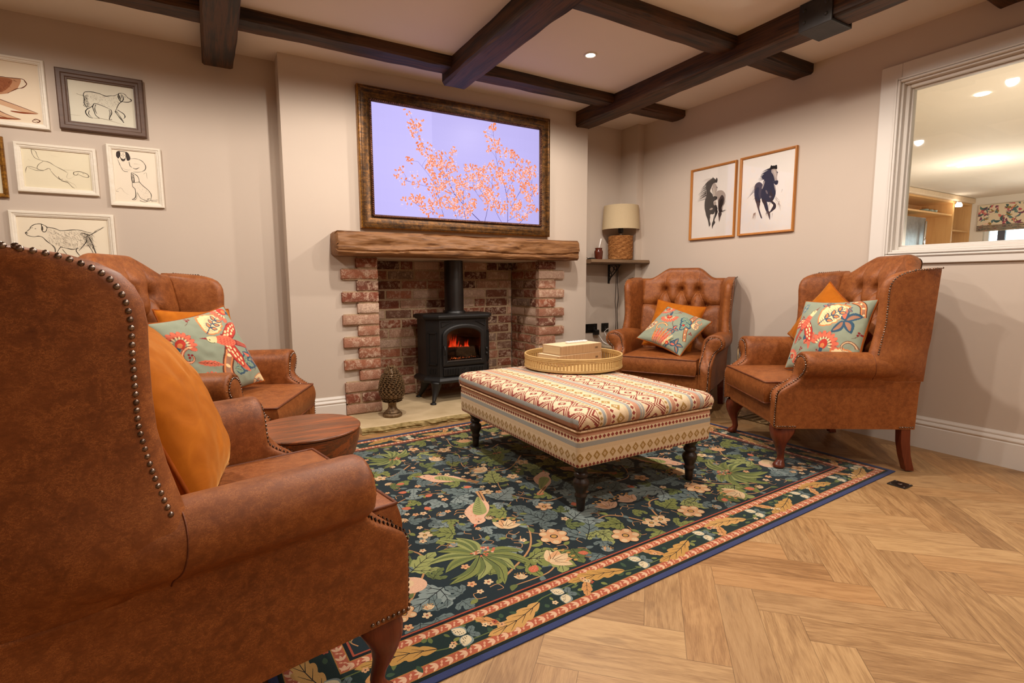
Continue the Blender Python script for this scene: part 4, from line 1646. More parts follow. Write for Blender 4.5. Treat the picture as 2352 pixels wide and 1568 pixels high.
    per = [(0, i) for i in range(N)] + [(j, N) for j in range(N)] + [(N, N - i) for i in range(N)] + [(N - j, 0) for j in range(N)]
    cxx, cyy = (x0 + x1) / 2, (y0 + y1) / 2
    side = []
    for f in (0, .15, .35, .5, .65, .85, 1):
        r = []
        for (j, i) in per + [per[0]]:
            a, c = top[j][i], bot[j][i]
            bul = .009 * math.sin(PI * f)
            dx = bul * (1 if i == N else (-1 if i == 0 else 0))
            dy = bul * (1 if j == N else (-1 if j == 0 else 0)) * 1.2
            r.append((a[0] + dx, a[1] + dy, a[2] + (c[2] - a[2]) * f))
        side.append(r)
    b.grid(side, flip=True)
    seat = b.build('seat_cushion', m_leather, root, smooth=True, angle=50)
    for zz, src in ((z1, top), (z0, bot)):
        loop = [Vector(src[j][i]) for (j, i) in per]
        MB().tube(loop, .0048, 8, closed=True).build('piping', m_leather_d, seat, smooth=True)
    # --- legs
    for s in (1, -1):
        # cabriole front leg
        prof = [(.226, .0, .058), (.215, .004, .058), (.195, .012, .056), (.165, .020, .046), (.135, .020, .034), (.105, .012, .026), (.075, .002, .020), (.050, -.003, .0185), (.034, .002, .021), (.024, .012, .028), (.012, .018, .033), (.004, .018, .031), (0, .017, .026)]
        rs = []
        for z, off, r in prof:
            k = sm(.10, .20, z)
            ring = []
            for q in range(20):
                a = 2 * PI * q / 20
                ca, sa = math.cos(a), math.sin(a)
                # squarish at the top
                m = max(abs(ca), abs(sa))
                rr = r * (1 + k * (1 / m - 1) * .8)
                cxk, cyk = .318 + off * .75 - .010 * k, .300 + off * .75 - .008 * k
                ring.append((s * (cxk + rr * ca * .93), cyk + rr * sa * .93, z))
            rs.append(ring)
        MB().rings(rs).build('leg', m_mahog, root, smooth=True, angle=55)
        rs = []
        for z, dy, h in ((.226, 0, .024), (.15, -.004, .0235), (.08, -.016, .022), (0, -.040, .021)):
            rs.append([(s * .350 + sx * h, -.305 + dy + sy * h, z) for sx, sy in ((-1, -1), (1, -1), (1, 1), (-1, 1))])
        MB().rings(rs).build('leg', m_mahog, root, bevel=.003)
    return root

POSE = [
    # x, y, heading degrees, label
    (-.062, 1.404, 11.1, 'tan leather wing chair nearest the viewer at left, seen from behind with an amber cushion'),
    (-.008, 2.853, -24.6, 'tan leather wing chair below the dog drawings, left of the fireplace'),
    (3.114, 2.877, -151.0, 'tan leather wing chair in the far right corner beneath the alcove shelf and horse prints'),
    (3.027, 1.712, 147.4, 'tan leather wing chair under the internal window at right, side on to the room'),
]
ch0 = chair()
chairs = []
for i, (x, y, h, lab) in enumerate(POSE):
    c = ch0 if i == 0 else copy_tree(ch0)
    c.location = (x, y, .0062 if i in (0, 3) else .0)
    c.rotation_euler = (0, 0, math.radians(h - 90))
    c['label'] = lab
    if i == 2:
        c.scale = (.98, .98, .98)
    c['group'] = 'tan leather wing chairs around the rug'
    chairs.append(c)
# ------------------------------------------------------------------ rug
RUG_A = math.radians(2.8)
RU, RV = 2.985, 2.10
def rug():
    dark = rgb(25, 42, 48)
    grey, grey2 = rgb(104, 120, 118), rgb(134, 148, 144)
    grn, grn2, olive = rgb(128, 136, 72), rgb(152, 158, 94), rgb(102, 114, 64)
    cream, peach, pink = rgb(226, 194, 150), rgb(220, 166, 118), rgb(226, 180, 148)
    gold, gold2 = rgb(198, 150, 78), rgb(178, 124, 58)
    red, coral, tan_ = rgb(176, 84, 58), rgb(206, 108, 78), rgb(190, 140, 92)
    ink = rgb(18, 26, 32)
    r = random.Random(42)
    A = Art()
    W0, H0 = RU, RV
    BW = .212
    salmon = rgb(184, 96, 70)
    # field grounds
    def rect(a, x0, x1, y0, y1, c, l):
        a.poly([(x0, y0), (x1, y0), (x1, y1), (x0, y1)], c, l)
    bands = [(0, rgb(58, 68, 112)), (.022, rgb(18, 30, 26)), (.034, gold2), (.037, salmon), (.067, gold2), (.070, rgb(24, 46, 44)), (.158, gold2), (.161, salmon), (.189, gold2), (.192, rgb(14, 20, 26)), (.203, rgb(168, 76, 52)), (.209, dark)]
    for i, (e, c) in enumerate(bands):
        rect(A, e, W0 - e, e, H0 - e, c, i * .35 - 4)
    n_ground = len(A.s)
    # peach frieze of fans and leaves on the two red bands
    def frieze(a, L, y0, h):
        step = h * 1.55
        n = int(L / step)
        for k in range(n):
            x = (k + .5) * L / n
            for t in (-1, 0, 1):
                a.leaf(x - .42 * step, y0 + h * .5 + t * h * .06, t * .62, h * .85, h * .15, rgb(232, 186, 150), layer=1)
            for t in (-1, 1):
                a.leaf(x + .34 * step, y0 + h * .5, PI * .5 * t + .5, h * .42, h * .12, rgb(228, 170, 132), layer=1)
    def acanthus_scroll(a, L, y0, h):
        n = max(3, int(round(L / .36)))
        step = L / n
        for k in range(n):
            x = k * step
            sg = 1 if k % 2 else -1
            yc = y0 + h / 2
            c1 = gold if k % 3 else rgb(208, 160, 92)
            a.stroke([(x, yc - sg * h * .25), (x + step * .5, yc + sg * h * .30), (x + step, yc + sg * h * .25)], .004, olive, layer=1)
            a.leaf(x + step * .06, yc - sg * h * .10, sg * .22, step * .62, h * .40, c1, 5, .45, ink, 2, bend=sg * .05, vw=.0032)
            a.leaf(x + step * .50, yc + sg * h * .18, sg * (-.9), step * .24, h * .22, rgb(210, 150, 90), 3, .3, ink, 3, vw=.002)
            # paired dotted strawberries
            cx, cy = x + step * .80, yc - sg * h * .02
            for q in (-1, 1):
                a.leaf(cx - .004, cy + q * .004, q * .9 + (0 if sg > 0 else 0), .050, .021, grey2, 0, layer=4)
                a.leaf(cx - .002, cy + q * .004, q * .9, .046, .016, rgb(226, 208, 170), 0, layer=5)
                for d in range(9):
                    px, py = cx + math.cos(q * .9) * (.010 + .010 * (d % 4)), cy + math.sin(q * .9) * (.012 + .009 * (d % 4))
                    a.ell(px + .006 * ((d // 4) - .5), py + .002 * (d % 2), .0018, .0018, ink, 0, 6, 6)
                a.leaf(cx - .010, cy, PI + q * .8, .034, .012, grey, 2, .3, ink, 5, vw=.0015)
            for q in range(7):
                fx, fy = x + step * r.uniform(.45, .98), yc + h * r.uniform(-.42, .42)
                if abs(fx - cx) < .045:
                    continue
                cc = r.choice([cream, cream, red, peach])
                for p in range(5):
                    aa = 2 * PI * p / 5
                    a.ell(fx + .0062 * math.cos(aa), fy + .0062 * math.sin(aa), .0046, .0042, cc, aa, 5, 7)
                a.ell(fx, fy, .0025, .0025, ink, 0, 6, 6)
            for q in range(16):
                lx, ly = x + step * r.random(), yc + h * r.uniform(-.44, .44)
                a.leaf(lx, ly, r.uniform(0, 2 * PI), r.uniform(.018, .034), r.uniform(.005, .009), r.choice([olive, grn, rgb(60, 84, 60)]), 0, layer=1)
    for (e, h, fn) in ((.038, .028, frieze), (.162, .026, frieze), (.073, .083, acanthus_scroll)):
        for side in range(4):
            L = (W0 if side % 2 == 0 else H0) - 2 * e
            s0 = len(A.s)
            b_ = Art()
            fn(b_, L, 0, h)
            for p, c, l in b_.s:
                x, y = p[:, 0] + e, p[:, 1] + e
                if side == 0:
                    q = np.stack([x, y], 1)
                elif side == 1:
                    q = np.stack([W0 - y, x], 1)
                elif side == 2:
                    q = np.stack([W0 - x, H0 - y], 1)
                else:
                    q = np.stack([y, H0 - x], 1)
                A.s.append((q, c, l))
    # ---- field, drawn for the right half in coordinates (u, v) and mirrored
    F = Art()
    def spiky(x, y, s, rot):
        for k in range(11):
            a_ = rot + (k - 5) * .42 + r.uniform(-.06, .06)
            L = s * (1.0 if k % 2 else .78)
            F.leaf(x, y, a_, L, s * .11, r.choice([grn, grn2]), 0, 0, ink, 5, bend=.14 * (1 if k > 5 else -1), vw=.003)
            F.leaf(x + math.cos(a_) * L * .1, y + math.sin(a_) * L * .1, a_ + .08, L * .8, s * .04, olive, 0, layer=7, bend=.14 * (1 if k > 5 else -1))
        for k in range(26):
            a_ = r.uniform(0, 2 * PI)
            q = s * .19 * math.sqrt(r.random())
            F.ell(x + math.cos(rot + PI) * s * .12 + math.cos(a_) * q * 1.2, y + math.sin(rot + PI) * s * .12 + math.sin(a_) * q * .8, s * .030, s * .022, coral if r.random() > .25 else pink, a_, 8, 8)
    def tulip(x, y, s, rot, c=cream):
        for k, d in ((-2, .9), (2, .9), (-1, .45), (1, .45), (0, 0)):
            F.leaf(x - math.cos(rot) * s * .1, y - math.sin(rot) * s * .1, rot + (d if k > 0 else -d), s * (1.0 - .05 * abs(k)), s * .25, c if k % 2 == 0 else peach, 0, layer=8, bend=(-.1 if k > 0 else .1))
            F.stroke([(x + math.cos(rot + (d if k > 0 else -d)) * s * .15, y + math.sin(rot + (d if k > 0 else -d)) * s * .15), (x + math.cos(rot + (d if k > 0 else -d)) * s * .8, y + math.sin(rot + (d if k > 0 else -d)) * s * .8)], s * .03, rgb(96, 70, 46), s * .01, layer=9.4)
        for k in range(5):
            F.ell(x + math.cos(rot + (k - 2) * .3) * s * .95, y + math.sin(rot + (k - 2) * .3) * s * .95, s * .10, s * .07, gold, 0, 9, 8)
    def sprig(x, y, s, rot, c, lobes=4):
        s = s * 1.28
        F.leaf(x, y, rot, s, s * .26, c, lobes, .5, ink, 3, bend=r.uniform(-.1, .1), vw=s * .022)
        for q in (-1, 1):
            F.leaf(x + math.cos(rot) * s * .10, y + math.sin(rot) * s * .10, rot + q * .95, s * .62, s * .16, c, max(2, lobes - 1), .5, ink, 3, bend=.1 * q, vw=s * .018)
    def berry(x, y, s, rot):
        F.leaf(x, y, rot, s, s * .36, coral, 0, layer=8)
        for k in range(7):
            F.ell(x + math.cos(rot) * s * (.2 + .1 * k) + (k % 2 - .5) * s * .2 * math.sin(rot), y + math.sin(rot) * s * (.2 + .1 * k) - (k % 2 - .5) * s * .2 * math.cos(rot), s * .035, s * .035, peach, 0, 9, 6)
        for q in (-.8, 0, .8):
            F.leaf(x, y, rot + PI + q, s * .34, s * .08, grn, 0, layer=8)
    def bird(x, y, s, rot, m=1):
        c, sn = math.cos(rot), math.sin(rot)
        def T(pts):
            return [(x + s * (a_ * c - b_ * m * sn), y + s * (a_ * sn + b_ * m * c)) for a_, b_ in pts]
        body = cr([(-.55, .10), (-.30, .24), (.05, .26), (.32, .20), (.47, .24), (.60, .17), (.66, .05), (.58, -.05), (.42, -.12), (.12, -.26), (-.22, -.20), (-.45, -.06)], 4, True)
        F.poly(np.array(T(body)), pink, 9)
        F.poly(np.array(T([(.645, .09), (.80, .03), (.645, .015)])), coral, 10)
        F.ell(*T([(.54, .10)])[0], s * .024, s * .024, ink, 0, 11, 8)
        for k in range(46):
            a_, b_ = r.uniform(-.35, .50), r.uniform(-.18, .14)
            if a_ > .38 and b_ < -.02:
                continue
            F.ell(*T([(a_, b_)])[0], s * .016, s * .010, coral, 0, 9.8, 6)
        wing_ = cr([(.22, .10), (.05, .22), (-.35, .12), (-.72, -.06), (-.42, -.10), (-.05, -.10), (.18, -.04)], 4, True)
        F.poly(np.array(T(wing_)), grn2, 11)
        for k in range(8):
            F.stroke(T([(.12 - .09 * k, .13 - .018 * k), (.04 - .10 * k, -.08 + .004 * k)]), s * .012, ink, layer=12)
        F.poly(np.array(T([(-.45, .08), (-1.02, -.16), (-1.08, -.02), (-.50, .16)])), tan_, 8.8)
        F.stroke(T([(-.5, .1), (-1.04, -.08)]), s * .02, ink, layer=10)
        for q in (.0, .14):
            F.stroke(T([(-.02 + q, -.22), (.0 + q, -.42), (.10 + q, -.46)]), s * .022, tan_, layer=9)
    M = []
    spiky(2.24, .47, .21, -.6)
    spiky(2.14, 1.66, .17, .7)
    spiky(1.60, 1.42, .13, 1.4)
    bird(2.04, 1.22, .185, .75, 1)
    bird(2.07, .80, .20, -.95, -1)
    bird(1.62, .93, .17, 2.2, 1)
    for (x, y, s, ro, c) in ((2.05, .60, .085, 2.3, cream), (2.05, .29, .095, 3.0, cream), (1.96, 1.50, .07, 2.6, cream), (2.50, .72, .07, .8, peach), (2.46, 1.12, .07, 1.2, cream), (1.56, .50, .085, 1.7, pink), (2.55, 1.62, .07, .4, cream), (1.80, 1.20, .08, 1.0, cream), (1.66, 1.70, .07, 2.0, peach)):
        tulip(x, y, s, ro, c)
    for (x, y, s, c, li) in ((1.93, .43, .062, peach, cream), (1.69, .28, .058, peach, cream), (1.80, .67, .040, peach, cream), (1.83, 1.63, .042, cream, peach), (1.56, 1.20, .040, cream, peach), (2.50, 1.40, .042, peach, cream), (2.62, .95, .036, cream, peach), (2.30, 1.40, .034, cream, peach), (1.72, 1.05, .034, cream, peach), (2.35, .72, .032, cream, None), (1.98, 1.74, .036, peach, cream), (2.60, .30, .04, peach, cream), (1.52, .30, .04, cream, peach), (2.68, 1.78, .036, cream, peach), (1.93, .95, .03, cream, None)):
        F.flower(x, y, s, 5 if s < .05 else 6, c, gold, ink, 8, r.uniform(0, 1), li)
    for (x, y, s, ro) in ((2.15, .27, .05, 2.5), (2.22, 1.27, .042, .2), (2.25, 1.16, .042, .4), (2.20, 1.06, .042, 2.9), (2.30, .98, .045, .5), (2.24, .92, .042, 1.5), (2.0, 1.06, .042, 3.4), (1.95, 1.12, .040, 2.6), (2.40, 1.66, .04, 1.0), (1.75, .80, .04, 3.5), (1.68, .60, .04, 2.0), (2.58, .55, .045, 1.2), (1.90, .26, .04, .6)):
        berry(x, y, s, ro)
    for (x, y, s, ro, c) in ((1.84, .34, .15, 2.3, grey), (1.78, .50, .16, 2.9, grey2), (1.88, .56, .14, 1.3, grey), (1.60, .80, .14, 3.8, grey), (1.94, .85, .13, 2.6, grey2), (2.38, 1.22, .16, .1, grey), (2.32, 1.04, .13, -.3, grey2), (2.0, .98, .12, .9, grey), (2.46, .95, .12, 1.9, grey), (2.55, 1.25, .12, -1.3, grey2), (1.90, 1.38, .14, 1.9, grey), (1.72, 1.48, .12, 3.0, grey2), (2.32, 1.82, .12, 3.0, grey), (2.66, .62, .11, 1.8, grey), (2.44, .36, .13, -.4, grey2), (1.56, .64, .1, .6, grey), (2.68, 1.5, .12, 2.0, grey), (2.08, .98, .1, 4.4, grey2),
                            (2.12, .36, .15, -2.3, grn), (2.00, .36, .13, -1.2, grn2), (1.96, .72, .12, .4, grn), (1.84, 1.02, .14, 2.0, grn2), (1.70, 1.28, .13, 2.4, grn), (2.24, .66, .12, .6, grn), (2.02, 1.62, .12, -2.6, grn2), (1.66, 1.62, .12, 1.2, grn), (2.50, .50, .12, 2.6, grn2), (2.56, 1.50, .12, 3.9, grn), (1.76, .38, .1, -1.4, grn2), (2.44, 1.80, .11, .2, grn), (2.62, .80, .11, -1.0, grn), (1.54, 1.06, .11, 1.2, grn2), (2.28, 1.52, .12, -1.1, grn), (1.62, .36, .1, .4, grn), (2.68, 1.1, .1, 1.9, grn2), (1.86, 1.82, .1, .2, grn), (1.56, 1.82, .1, .4, grn2)):
        sprig(x, y, s, ro, c)
    F.ell(2.53, .43, .058, .048, pink, .5, 8)
    F.ell(2.55, .45, .040, .030, cream, .5, 9)
    for (P) in ([(2.70, .25), (2.55, .36), (2.42, .58), (2.55, .80), (2.42, 1.0), (2.25, 1.10), (2.10, 1.05)], [(2.24, .30), (2.05, .42), (1.95, .62), (2.05, .70)], [(1.50, .25), (1.62, .45), (1.85, .40), (2.0, .52)],
                [(1.50, 1.30), (1.70, 1.15), (1.86, 1.30), (1.80, 1.55), (2.0, 1.70)], [(2.70, 1.75), (2.52, 1.60), (2.40, 1.35), (2.55, 1.15), (2.70, 1.05)], [(1.50, .55), (1.60, .70), (1.76, .72), (1.86, .90), (1.80, 1.08)],
                [(2.10, 1.50), (2.25, 1.40), (2.38, 1.50), (2.46, 1.72)], [(1.9, .22), (1.98, .3), (2.1, .24), (2.25, .24)], [(1.5, 1.55), (1.62, 1.5), (1.75, 1.65), (1.72, 1.82)]):
        F.stroke(P, .009, tan_, .004, layer=2, n=8)
        S = cr(P, 5)
        for k in range(2, len(S) - 1, 3):
            q = S[k]
            a_ = math.atan2(S[k + 1][1] - S[k - 1][1], S[k + 1][0] - S[k - 1][0]) + r.choice([-1, 1]) * r.uniform(.6, 1.4)
            F.leaf(q[0], q[1], a_, r.uniform(.035, .06), .011, r.choice([grn, grey2, grey, olive]), 0, 0, None, 2.5, bend=.15)
            if k % 2:
                e = (q[0] + .05 * math.cos(a_), q[1] + .05 * math.sin(a_))
                F.stroke([tuple(q), e, (e[0] + .02 * math.cos(a_ + 2), e[1] + .02 * math.sin(a_ + 2)), (e[0] - .004, e[1] + .008)], .0035, tan_, .002, layer=2)
    # small filler leaves and buds
    occ = [p.mean(0) for p, c, l in F.s]
    occ = np.array(occ)
    placed = 0
    for k in range(5200):
        x, y = r.uniform(1.50, 2.76), r.uniform(.23, 1.87)
        if np.min(np.hypot(occ[:, 0] - x, occ[:, 1] - y)) < .024:
            continue
        t = r.random()
        a_ = r.uniform(0, 2 * PI)
        s0 = len(F.s)
        if t < .42:
            s = r.uniform(.05, .085)
            sprig(x, y, s, a_, r.choice([grey, grey2, grey, grn, olive]), 3)
        elif t < .55:
            F.flower(x, y, r.uniform(.012, .018), 5, r.choice([cream, peach]), coral, ink, 6)
        elif t < .68:
            tulip(x, y, r.uniform(.026, .036), a_, r.choice([grey2, cream]))
        else:
            F.stroke([(x, y), (x + .03 * math.cos(a_), y + .03 * math.sin(a_)), (x + .045 * math.cos(a_ + .7), y + .045 * math.sin(a_ + .7)), (x + .03 * math.cos(a_ + 1.2), y + .03 * math.sin(a_ + 1.2))], .004, tan_, .002, layer=2)
            F.leaf(x + .03 * math.cos(a_), y + .03 * math.sin(a_), a_ - .6, .035, .010, r.choice([grn, grey]), 0, layer=3)
        occ = np.concatenate([occ, np.array([p.mean(0) for p, c, l in F.s[s0:]])])
        placed += 1
    mid = RU / 2
    for p, c, l in F.s:
        l = l + 1
        q = p.copy()
        q[:, 0] = np.maximum(q[:, 0], mid - .0)
        q[:, 0] = np.clip(q[:, 0], mid, W0 - BW + .001)
        q[:, 1] = np.clip(q[:, 1], BW - .001, H0 - BW + .001)
        if np.ptp(q[:, 0]) < .0004 or np.ptp(q[:, 1]) < .0004:
            continue
        A.s.append((q, c, l))
        m = q.copy()
        m[:, 0] = W0 - m[:, 0]
        A.s.append((m[::-1], c, l))
    # orientation: u runs from the right edge to the left, v away from the viewer
    ca, sa = math.cos(RUG_A), math.sin(RUG_A)
    t = thing('floral_rug', 'large dark teal woven rug with birds, leaves and blossoms inside a coral and navy border', 'rug', (3.06, 1.255, 0), RUG_A)
    base = MB().box(-RU, 0, 0, RV, .0004, .0036).build('backing', simple('navy_rug_binding', rgb(54, 62, 100), rgb(62, 72, 112), .95, spec=.1, scale=200), t, bevel=.001)
    A.build('woven_pattern', m_rug, t, (0, 0, .0038), (-1, 0, 0), (0, 1, 0), (0, 0, 1), .0007, .0001)
rug()

# ------------------------------------------------------------------ ottoman
def kilim(side):
    M = Mat('kilim_stripe_sides' if side else 'kilim_stripe_top')
    uvn = M.n('ShaderNodeUVMap', uv_map='UVMap')
    u, v, _ = M.sep(uvn.outputs[0])
    cream, gold, red = rgb(228, 204, 168), rgb(174, 138, 78), rgb(146, 66, 54)
    grey, peach, cream2 = rgb(162, 162, 156), rgb(194, 142, 114), rgb(220, 194, 156)
    tc = M.coords('Object')
    jag = (M.noise(tc, 240, 2) - 0.5) * 0.0035
    def diamond(c, s, a, w, q, per, colr, back, k=.80, dot=None):
        """row of diamonds across the stripe a..a+w of coordinate s, repeated along q."""
        y = ((s - a) / w * 2.0 - 1.0).abs()
        x = ((q / per).frac() * 2.0 - 1.0).abs()
        d = x + y
        c = M.mix(s.band(a, a + w), c, back)
        c = M.mix(s.band(a, a + w) * d.lt(k), c, colr)
        if dot:
            c = M.mix(s.band(a, a + w) * d.lt(k * .42), c, dot)
            c = M.mix(s.band(a, a + w) * d.lt(k * .18), c, colr)
        return c
    if side:
        s, q = v + jag, u
        c = M.mix(0.0, cream, cream)
        c = diamond(c, s, .0, .022, q, .021, red, cream, .85)
        # gold lattice of diamonds
        c = diamond(c, s, .022, .050, q, .044, gold, cream, .86, cream)
        c = M.mix(s.band(.072, .092), c, cream2)
        c = M.mix(s.band(.092, .112), c, grey)
        c = M.mix(s.band(.112, .114), c, cream)
        c = diamond(c, s, .114, .022, q, .023, red, cream, .85)
        c = M.mix(s.gt(.136), c, peach)
    else:
        P = .388
        s0 = (u + .022 + P * 3) / P
        s = s0.frac() * P + jag
        q = v + jag * 0.5
        c = M.mix(0.0, cream, cream)
        # large medallions 0..0.125
        w = .125
        def quant(x, n):
            return (x * n).floor() / n
        per = .118
        y = (s / w * 2.0 - 1.0)
        x = ((q / per).frac() * 2.0 - 1.0)
        ya, xa = y.abs(), x.abs()
        yq, xq = quant(ya, 9.0), quant(xa, 9.0)
        hexa = xa * 0.62 + ya * 0.55
        inb = s.band(0.0, w)
        c = M.mix(inb, c, cream)
        lat = ((x * .5 + y * .5).frac() - 0.5).abs()
        c = M.mix(inb * hexa.band(.70, .77), c, red)
        c = M.mix(inb * hexa.band(.84, .95), c, red)
        c = M.mix(inb * hexa.lt(.64), c, red)
        med = xq * 0.80 + yq * 0.88
        c = M.mix(inb * med.lt(.66), c, cream)
        c = M.mix(inb * med.lt(.20), c, red)
        c = M.mix(inb * med.lt(.07), c, cream)
        c = M.mix(s.band(.119, .122), c, red)
        c = diamond(c, s, .125, .022, q, .024, gold, cream, .8)
        c = M.mix(s.band(.147, .162), c, grey)
        c = M.mix(s.band(.162, .167), c, cream)
        c = M.mix(s.band(.167, .190), c, peach)
        c = diamond(c, s, .190, .024, q, .026, red, cream, .86)
        c = diamond(c, s, .214, .056, q, .066, gold, cream, .88, cream)
        c = M.mix(s.band(.270, .288), c, cream2)
        c = M.mix(s.band(.288, .306), c, grey)
        c = diamond(c, s, .306, .024, q, .026, red, cream, .86)
        c = M.mix(s.band(.330, .356), c, peach)
        c = M.mix(s.band(.356, .382), c, grey)
        c = M.mix(s.band(.368, .371), c, cream)
        if True:   # left roll of the cushion: grey then peach
            c = M.mix(u.lt(-.020), c, grey)
            c = M.mix(u.lt(-.040), c, peach)
    n = M.noise(M.coords('Object', (220, 220, 700) if side else (900, 160, 200)), 1.0, 2)
    g = M.ramp(n, [(0.3, (.72, .72, .72)), (0.7, (1.0, 1.0, 1.0))])
    c = M.mix(.55, c, g, 'MULTIPLY')
    M.col(c)
    M.set(rough=0.92, spec=0.12, sheen=0.15)
    M.bump(n, 0.35, 0.0012)
    return M.m

def ottoman():
    x0, x1, y0, y1 = 1.28, 2.10, 1.66, 2.83
    zb, zs, zt = .222, .379, .462
    cx, cy = (x0 + x1) / 2, (y0 + y1) / 2
    hx, hy = (x1 - x0) / 2, (y1 - y0) / 2
    fz = .0056
    t = thing('ottoman', 'large rectangular ottoman in striped kilim fabric on dark turned legs, centre of the rug', 'ottoman', (cx, cy, fz))
    # body
    def loop(e, rr, n=6):
        pts, us = [], []
        L = 0
        cs = [(-hx + rr - e, -hy + rr - e, PI, 1.5 * PI), (hx - rr + e, -hy + rr - e, 1.5 * PI, 2 * PI), (hx - rr + e, hy - rr + e, 0, .5 * PI), (-hx + rr - e, hy - rr + e, .5 * PI, PI)]
        for k, (a, b_, t0, t1) in enumerate(cs):
            for i in range(n + 1):
                an = t0 + (t1 - t0) * i / n
                pts.append((a + rr * math.cos(an), b_ + rr * math.sin(an)))
            nx = cs[(k + 1) % 4]
            p0 = pts[-1]
            p1 = (nx[0] + rr * math.cos(nx[2]), nx[1] + rr * math.sin(nx[2]))
            for i in range(1, 12):
                pts.append((p0[0] + (p1[0] - p0[0]) * i / 12, p0[1] + (p1[1] - p0[1]) * i / 12))
        return pts
    rows, uvs = [], []
    base = loop(0, .018)
    per = [0]
    for i in range(1, len(base) + 1):
        a, c = base[i - 1], base[i % len(base)]
        per.append(per[-1] + math.hypot(a[0] - c[0], a[1] - c[1]))
    b = MB()
    for z, e in ((zb, -.010), (zb + .003, -.003), (zb + .012, .0), (zb + .06, .002), (zb + .11, .002), (zs - .012, .0), (zs - .004, -.003), (zs + .004, -.012)):
        L = loop(e, .018)
        rows.append([(p[0], p[1], z - fz) for p in L] + [(L[0][0], L[0][1], z - fz)])
        uvs += [(per[i], z - zb) for i in range(len(L))] + [(per[-1], z - zb)]
    b.grid(rows, uv=uvs)
    b.add([(-hx + .01, -hy + .01, zb - fz + .001), (hx - .01, -hy + .01, zb - fz + .001), (hx - .01, hy - .01, zb - fz + .001), (-hx + .01, hy - .01, zb - fz + .001)], [(0, 1, 2, 3)])
    b.build('body', kilim(True), t, smooth=True, angle=60, uv=True)
    # cushion top: superellipse section unrolled for the stripes
    NX, NY = 90, 120
    def sect(h, n):
        """profile from under one edge, over the top to the other: (pos, z, arclength)."""
        out = []
        R = .040
        zt_ = zt - zs
        pts = []
        for i in range(13):
            a = -PI * .42 + (PI * .92) * i / 12
            pts.append((-h - .012 + R - R * math.cos(a) * 1.0, .042 + R * math.sin(a)))
        for i in range(1, n):
            f = i / n
            x = (-h - .012 + R) + (2 * h + .024 - 2 * R) * f
            pts.append((x, None))
        for i in range(12, -1, -1):
            p = pts[i]
            pts.append((-p[0], p[1]))
        return pts
    px, py = sect(hx, NX), sect(hy, NY)
    zedge = .042 + .040 * math.sin(PI * .5)
    G, UV = [], []
    def arcs(P):
        s = [0]
        prev = P[0]
        for p in P[1:]:
            za = p[1] if p[1] is not None else zedge
            zb_ = prev[1] if prev[1] is not None else zedge
            s.append(s[-1] + math.hypot(p[0] - prev[0], za - zb_))
            prev = p
        return s
    ax, ay = arcs(px), arcs(py)
    mx, my = ax[len(ax) // 2], ay[len(ay) // 2]
    for j, (yv, yz) in enumerate(py):
        row = []
        for i, (xv, xz) in enumerate(px):
            fx, fy = max(0, 1 - (xv / hx) ** 2), max(0, 1 - (yv / hy) ** 2)
            crown = .016 * (fx ** .6) * (fy ** .6) * 1.0
            za = xz if xz is not None else zedge
            zb_ = yz if yz is not None else zedge
            z = min(za, zb_)
            x_, y_ = xv, yv
            # keep corners rounded
            if xz is not None and yz is not None:
                lim = .018
                x_ = xv * (1 - .012)
                y_ = yv * (1 - .008)
            row.append((x_, y_, zs - fz + z + crown - .002 + .0015 * noise.noise(Vector((xv * 7, yv * 7, 0)))))
            UV.append((ax[i] - mx + hx, ay[j] - my))
        G.append(row)
    b = MB()
    b.grid(G, uv=UV)
    c = b.build('top_cushion', kilim(False), t, smooth=True, uv=True)
    # piping where lid meets the body
    L = loop(.004, .02)
    MB().tube([(p[0], p[1], zs - fz + .002) for p in L], .0048, 8, closed=True).build('piping', simple('kilim_welt', rgb(176, 132, 96), rgb(222, 196, 156), .9, scale=150), t, smooth=True)
    prof = [(.0, 0), (.016, 0), (.018, .006), (.021, .05), (.022, .060), (.027, .066), (.028, .074), (.022, .080), (.024, .090), (.034, .112), (.037, .128), (.034, .140), (.024, .150), (.023, .154), (.030, .160), (.032, .168), (.030, .176), (.024, .182), (.026, .188), (.040, .212), (.040, .224), (0, .224)]
    for (lx, ly) in ((-hx + .068, -hy + .066), (hx - .068, -hy + .066), (-hx + .068, hy - .066), (hx - .068, hy - .066)):
        MB().lathe([(r_, z * .97) for r_, z in prof], 28, (lx, ly, 0)).build('leg', m_darkleg, t, smooth=True, angle=60)
ottoman()

# ------------------------------------------------------------------ tray, books, remote
TZ = .4795
def tray():
    t = thing('bamboo_tray', 'round split bamboo gallery tray on the striped ottoman, holding the books', 'tray', (1.93, 2.565, TZ))
    R = .298
    n = 120
    MB().lathe([(0, 0), (R - .006, 0), (R - .006, .007), (0, .007)], 72).build('base', m_bamboo, t)
    for z, r_ in ((.006, .0052), (.013, .0045), (.060, .0048), (.069, .0052), (.078, .0058)):
        MB().tube([(R * math.cos(2 * PI * k / n), R * math.sin(2 * PI * k / n), z + .001) for k in range(n)], r_, 8, closed=True).build('hoop', m_bamboo, t, smooth=True)
    nb = 92
    for k in range(nb):
        a = 2 * PI * k / nb
        u = Vector((math.cos(a), math.sin(a), 0))
        s = Vector((-math.sin(a), math.cos(a), 0))
        MB().obox(u * R + Vector((0, 0, .037)), s * .0058, u * .0022, (0, 0, .026)).build('slat', m_bamboo, t)
tray()

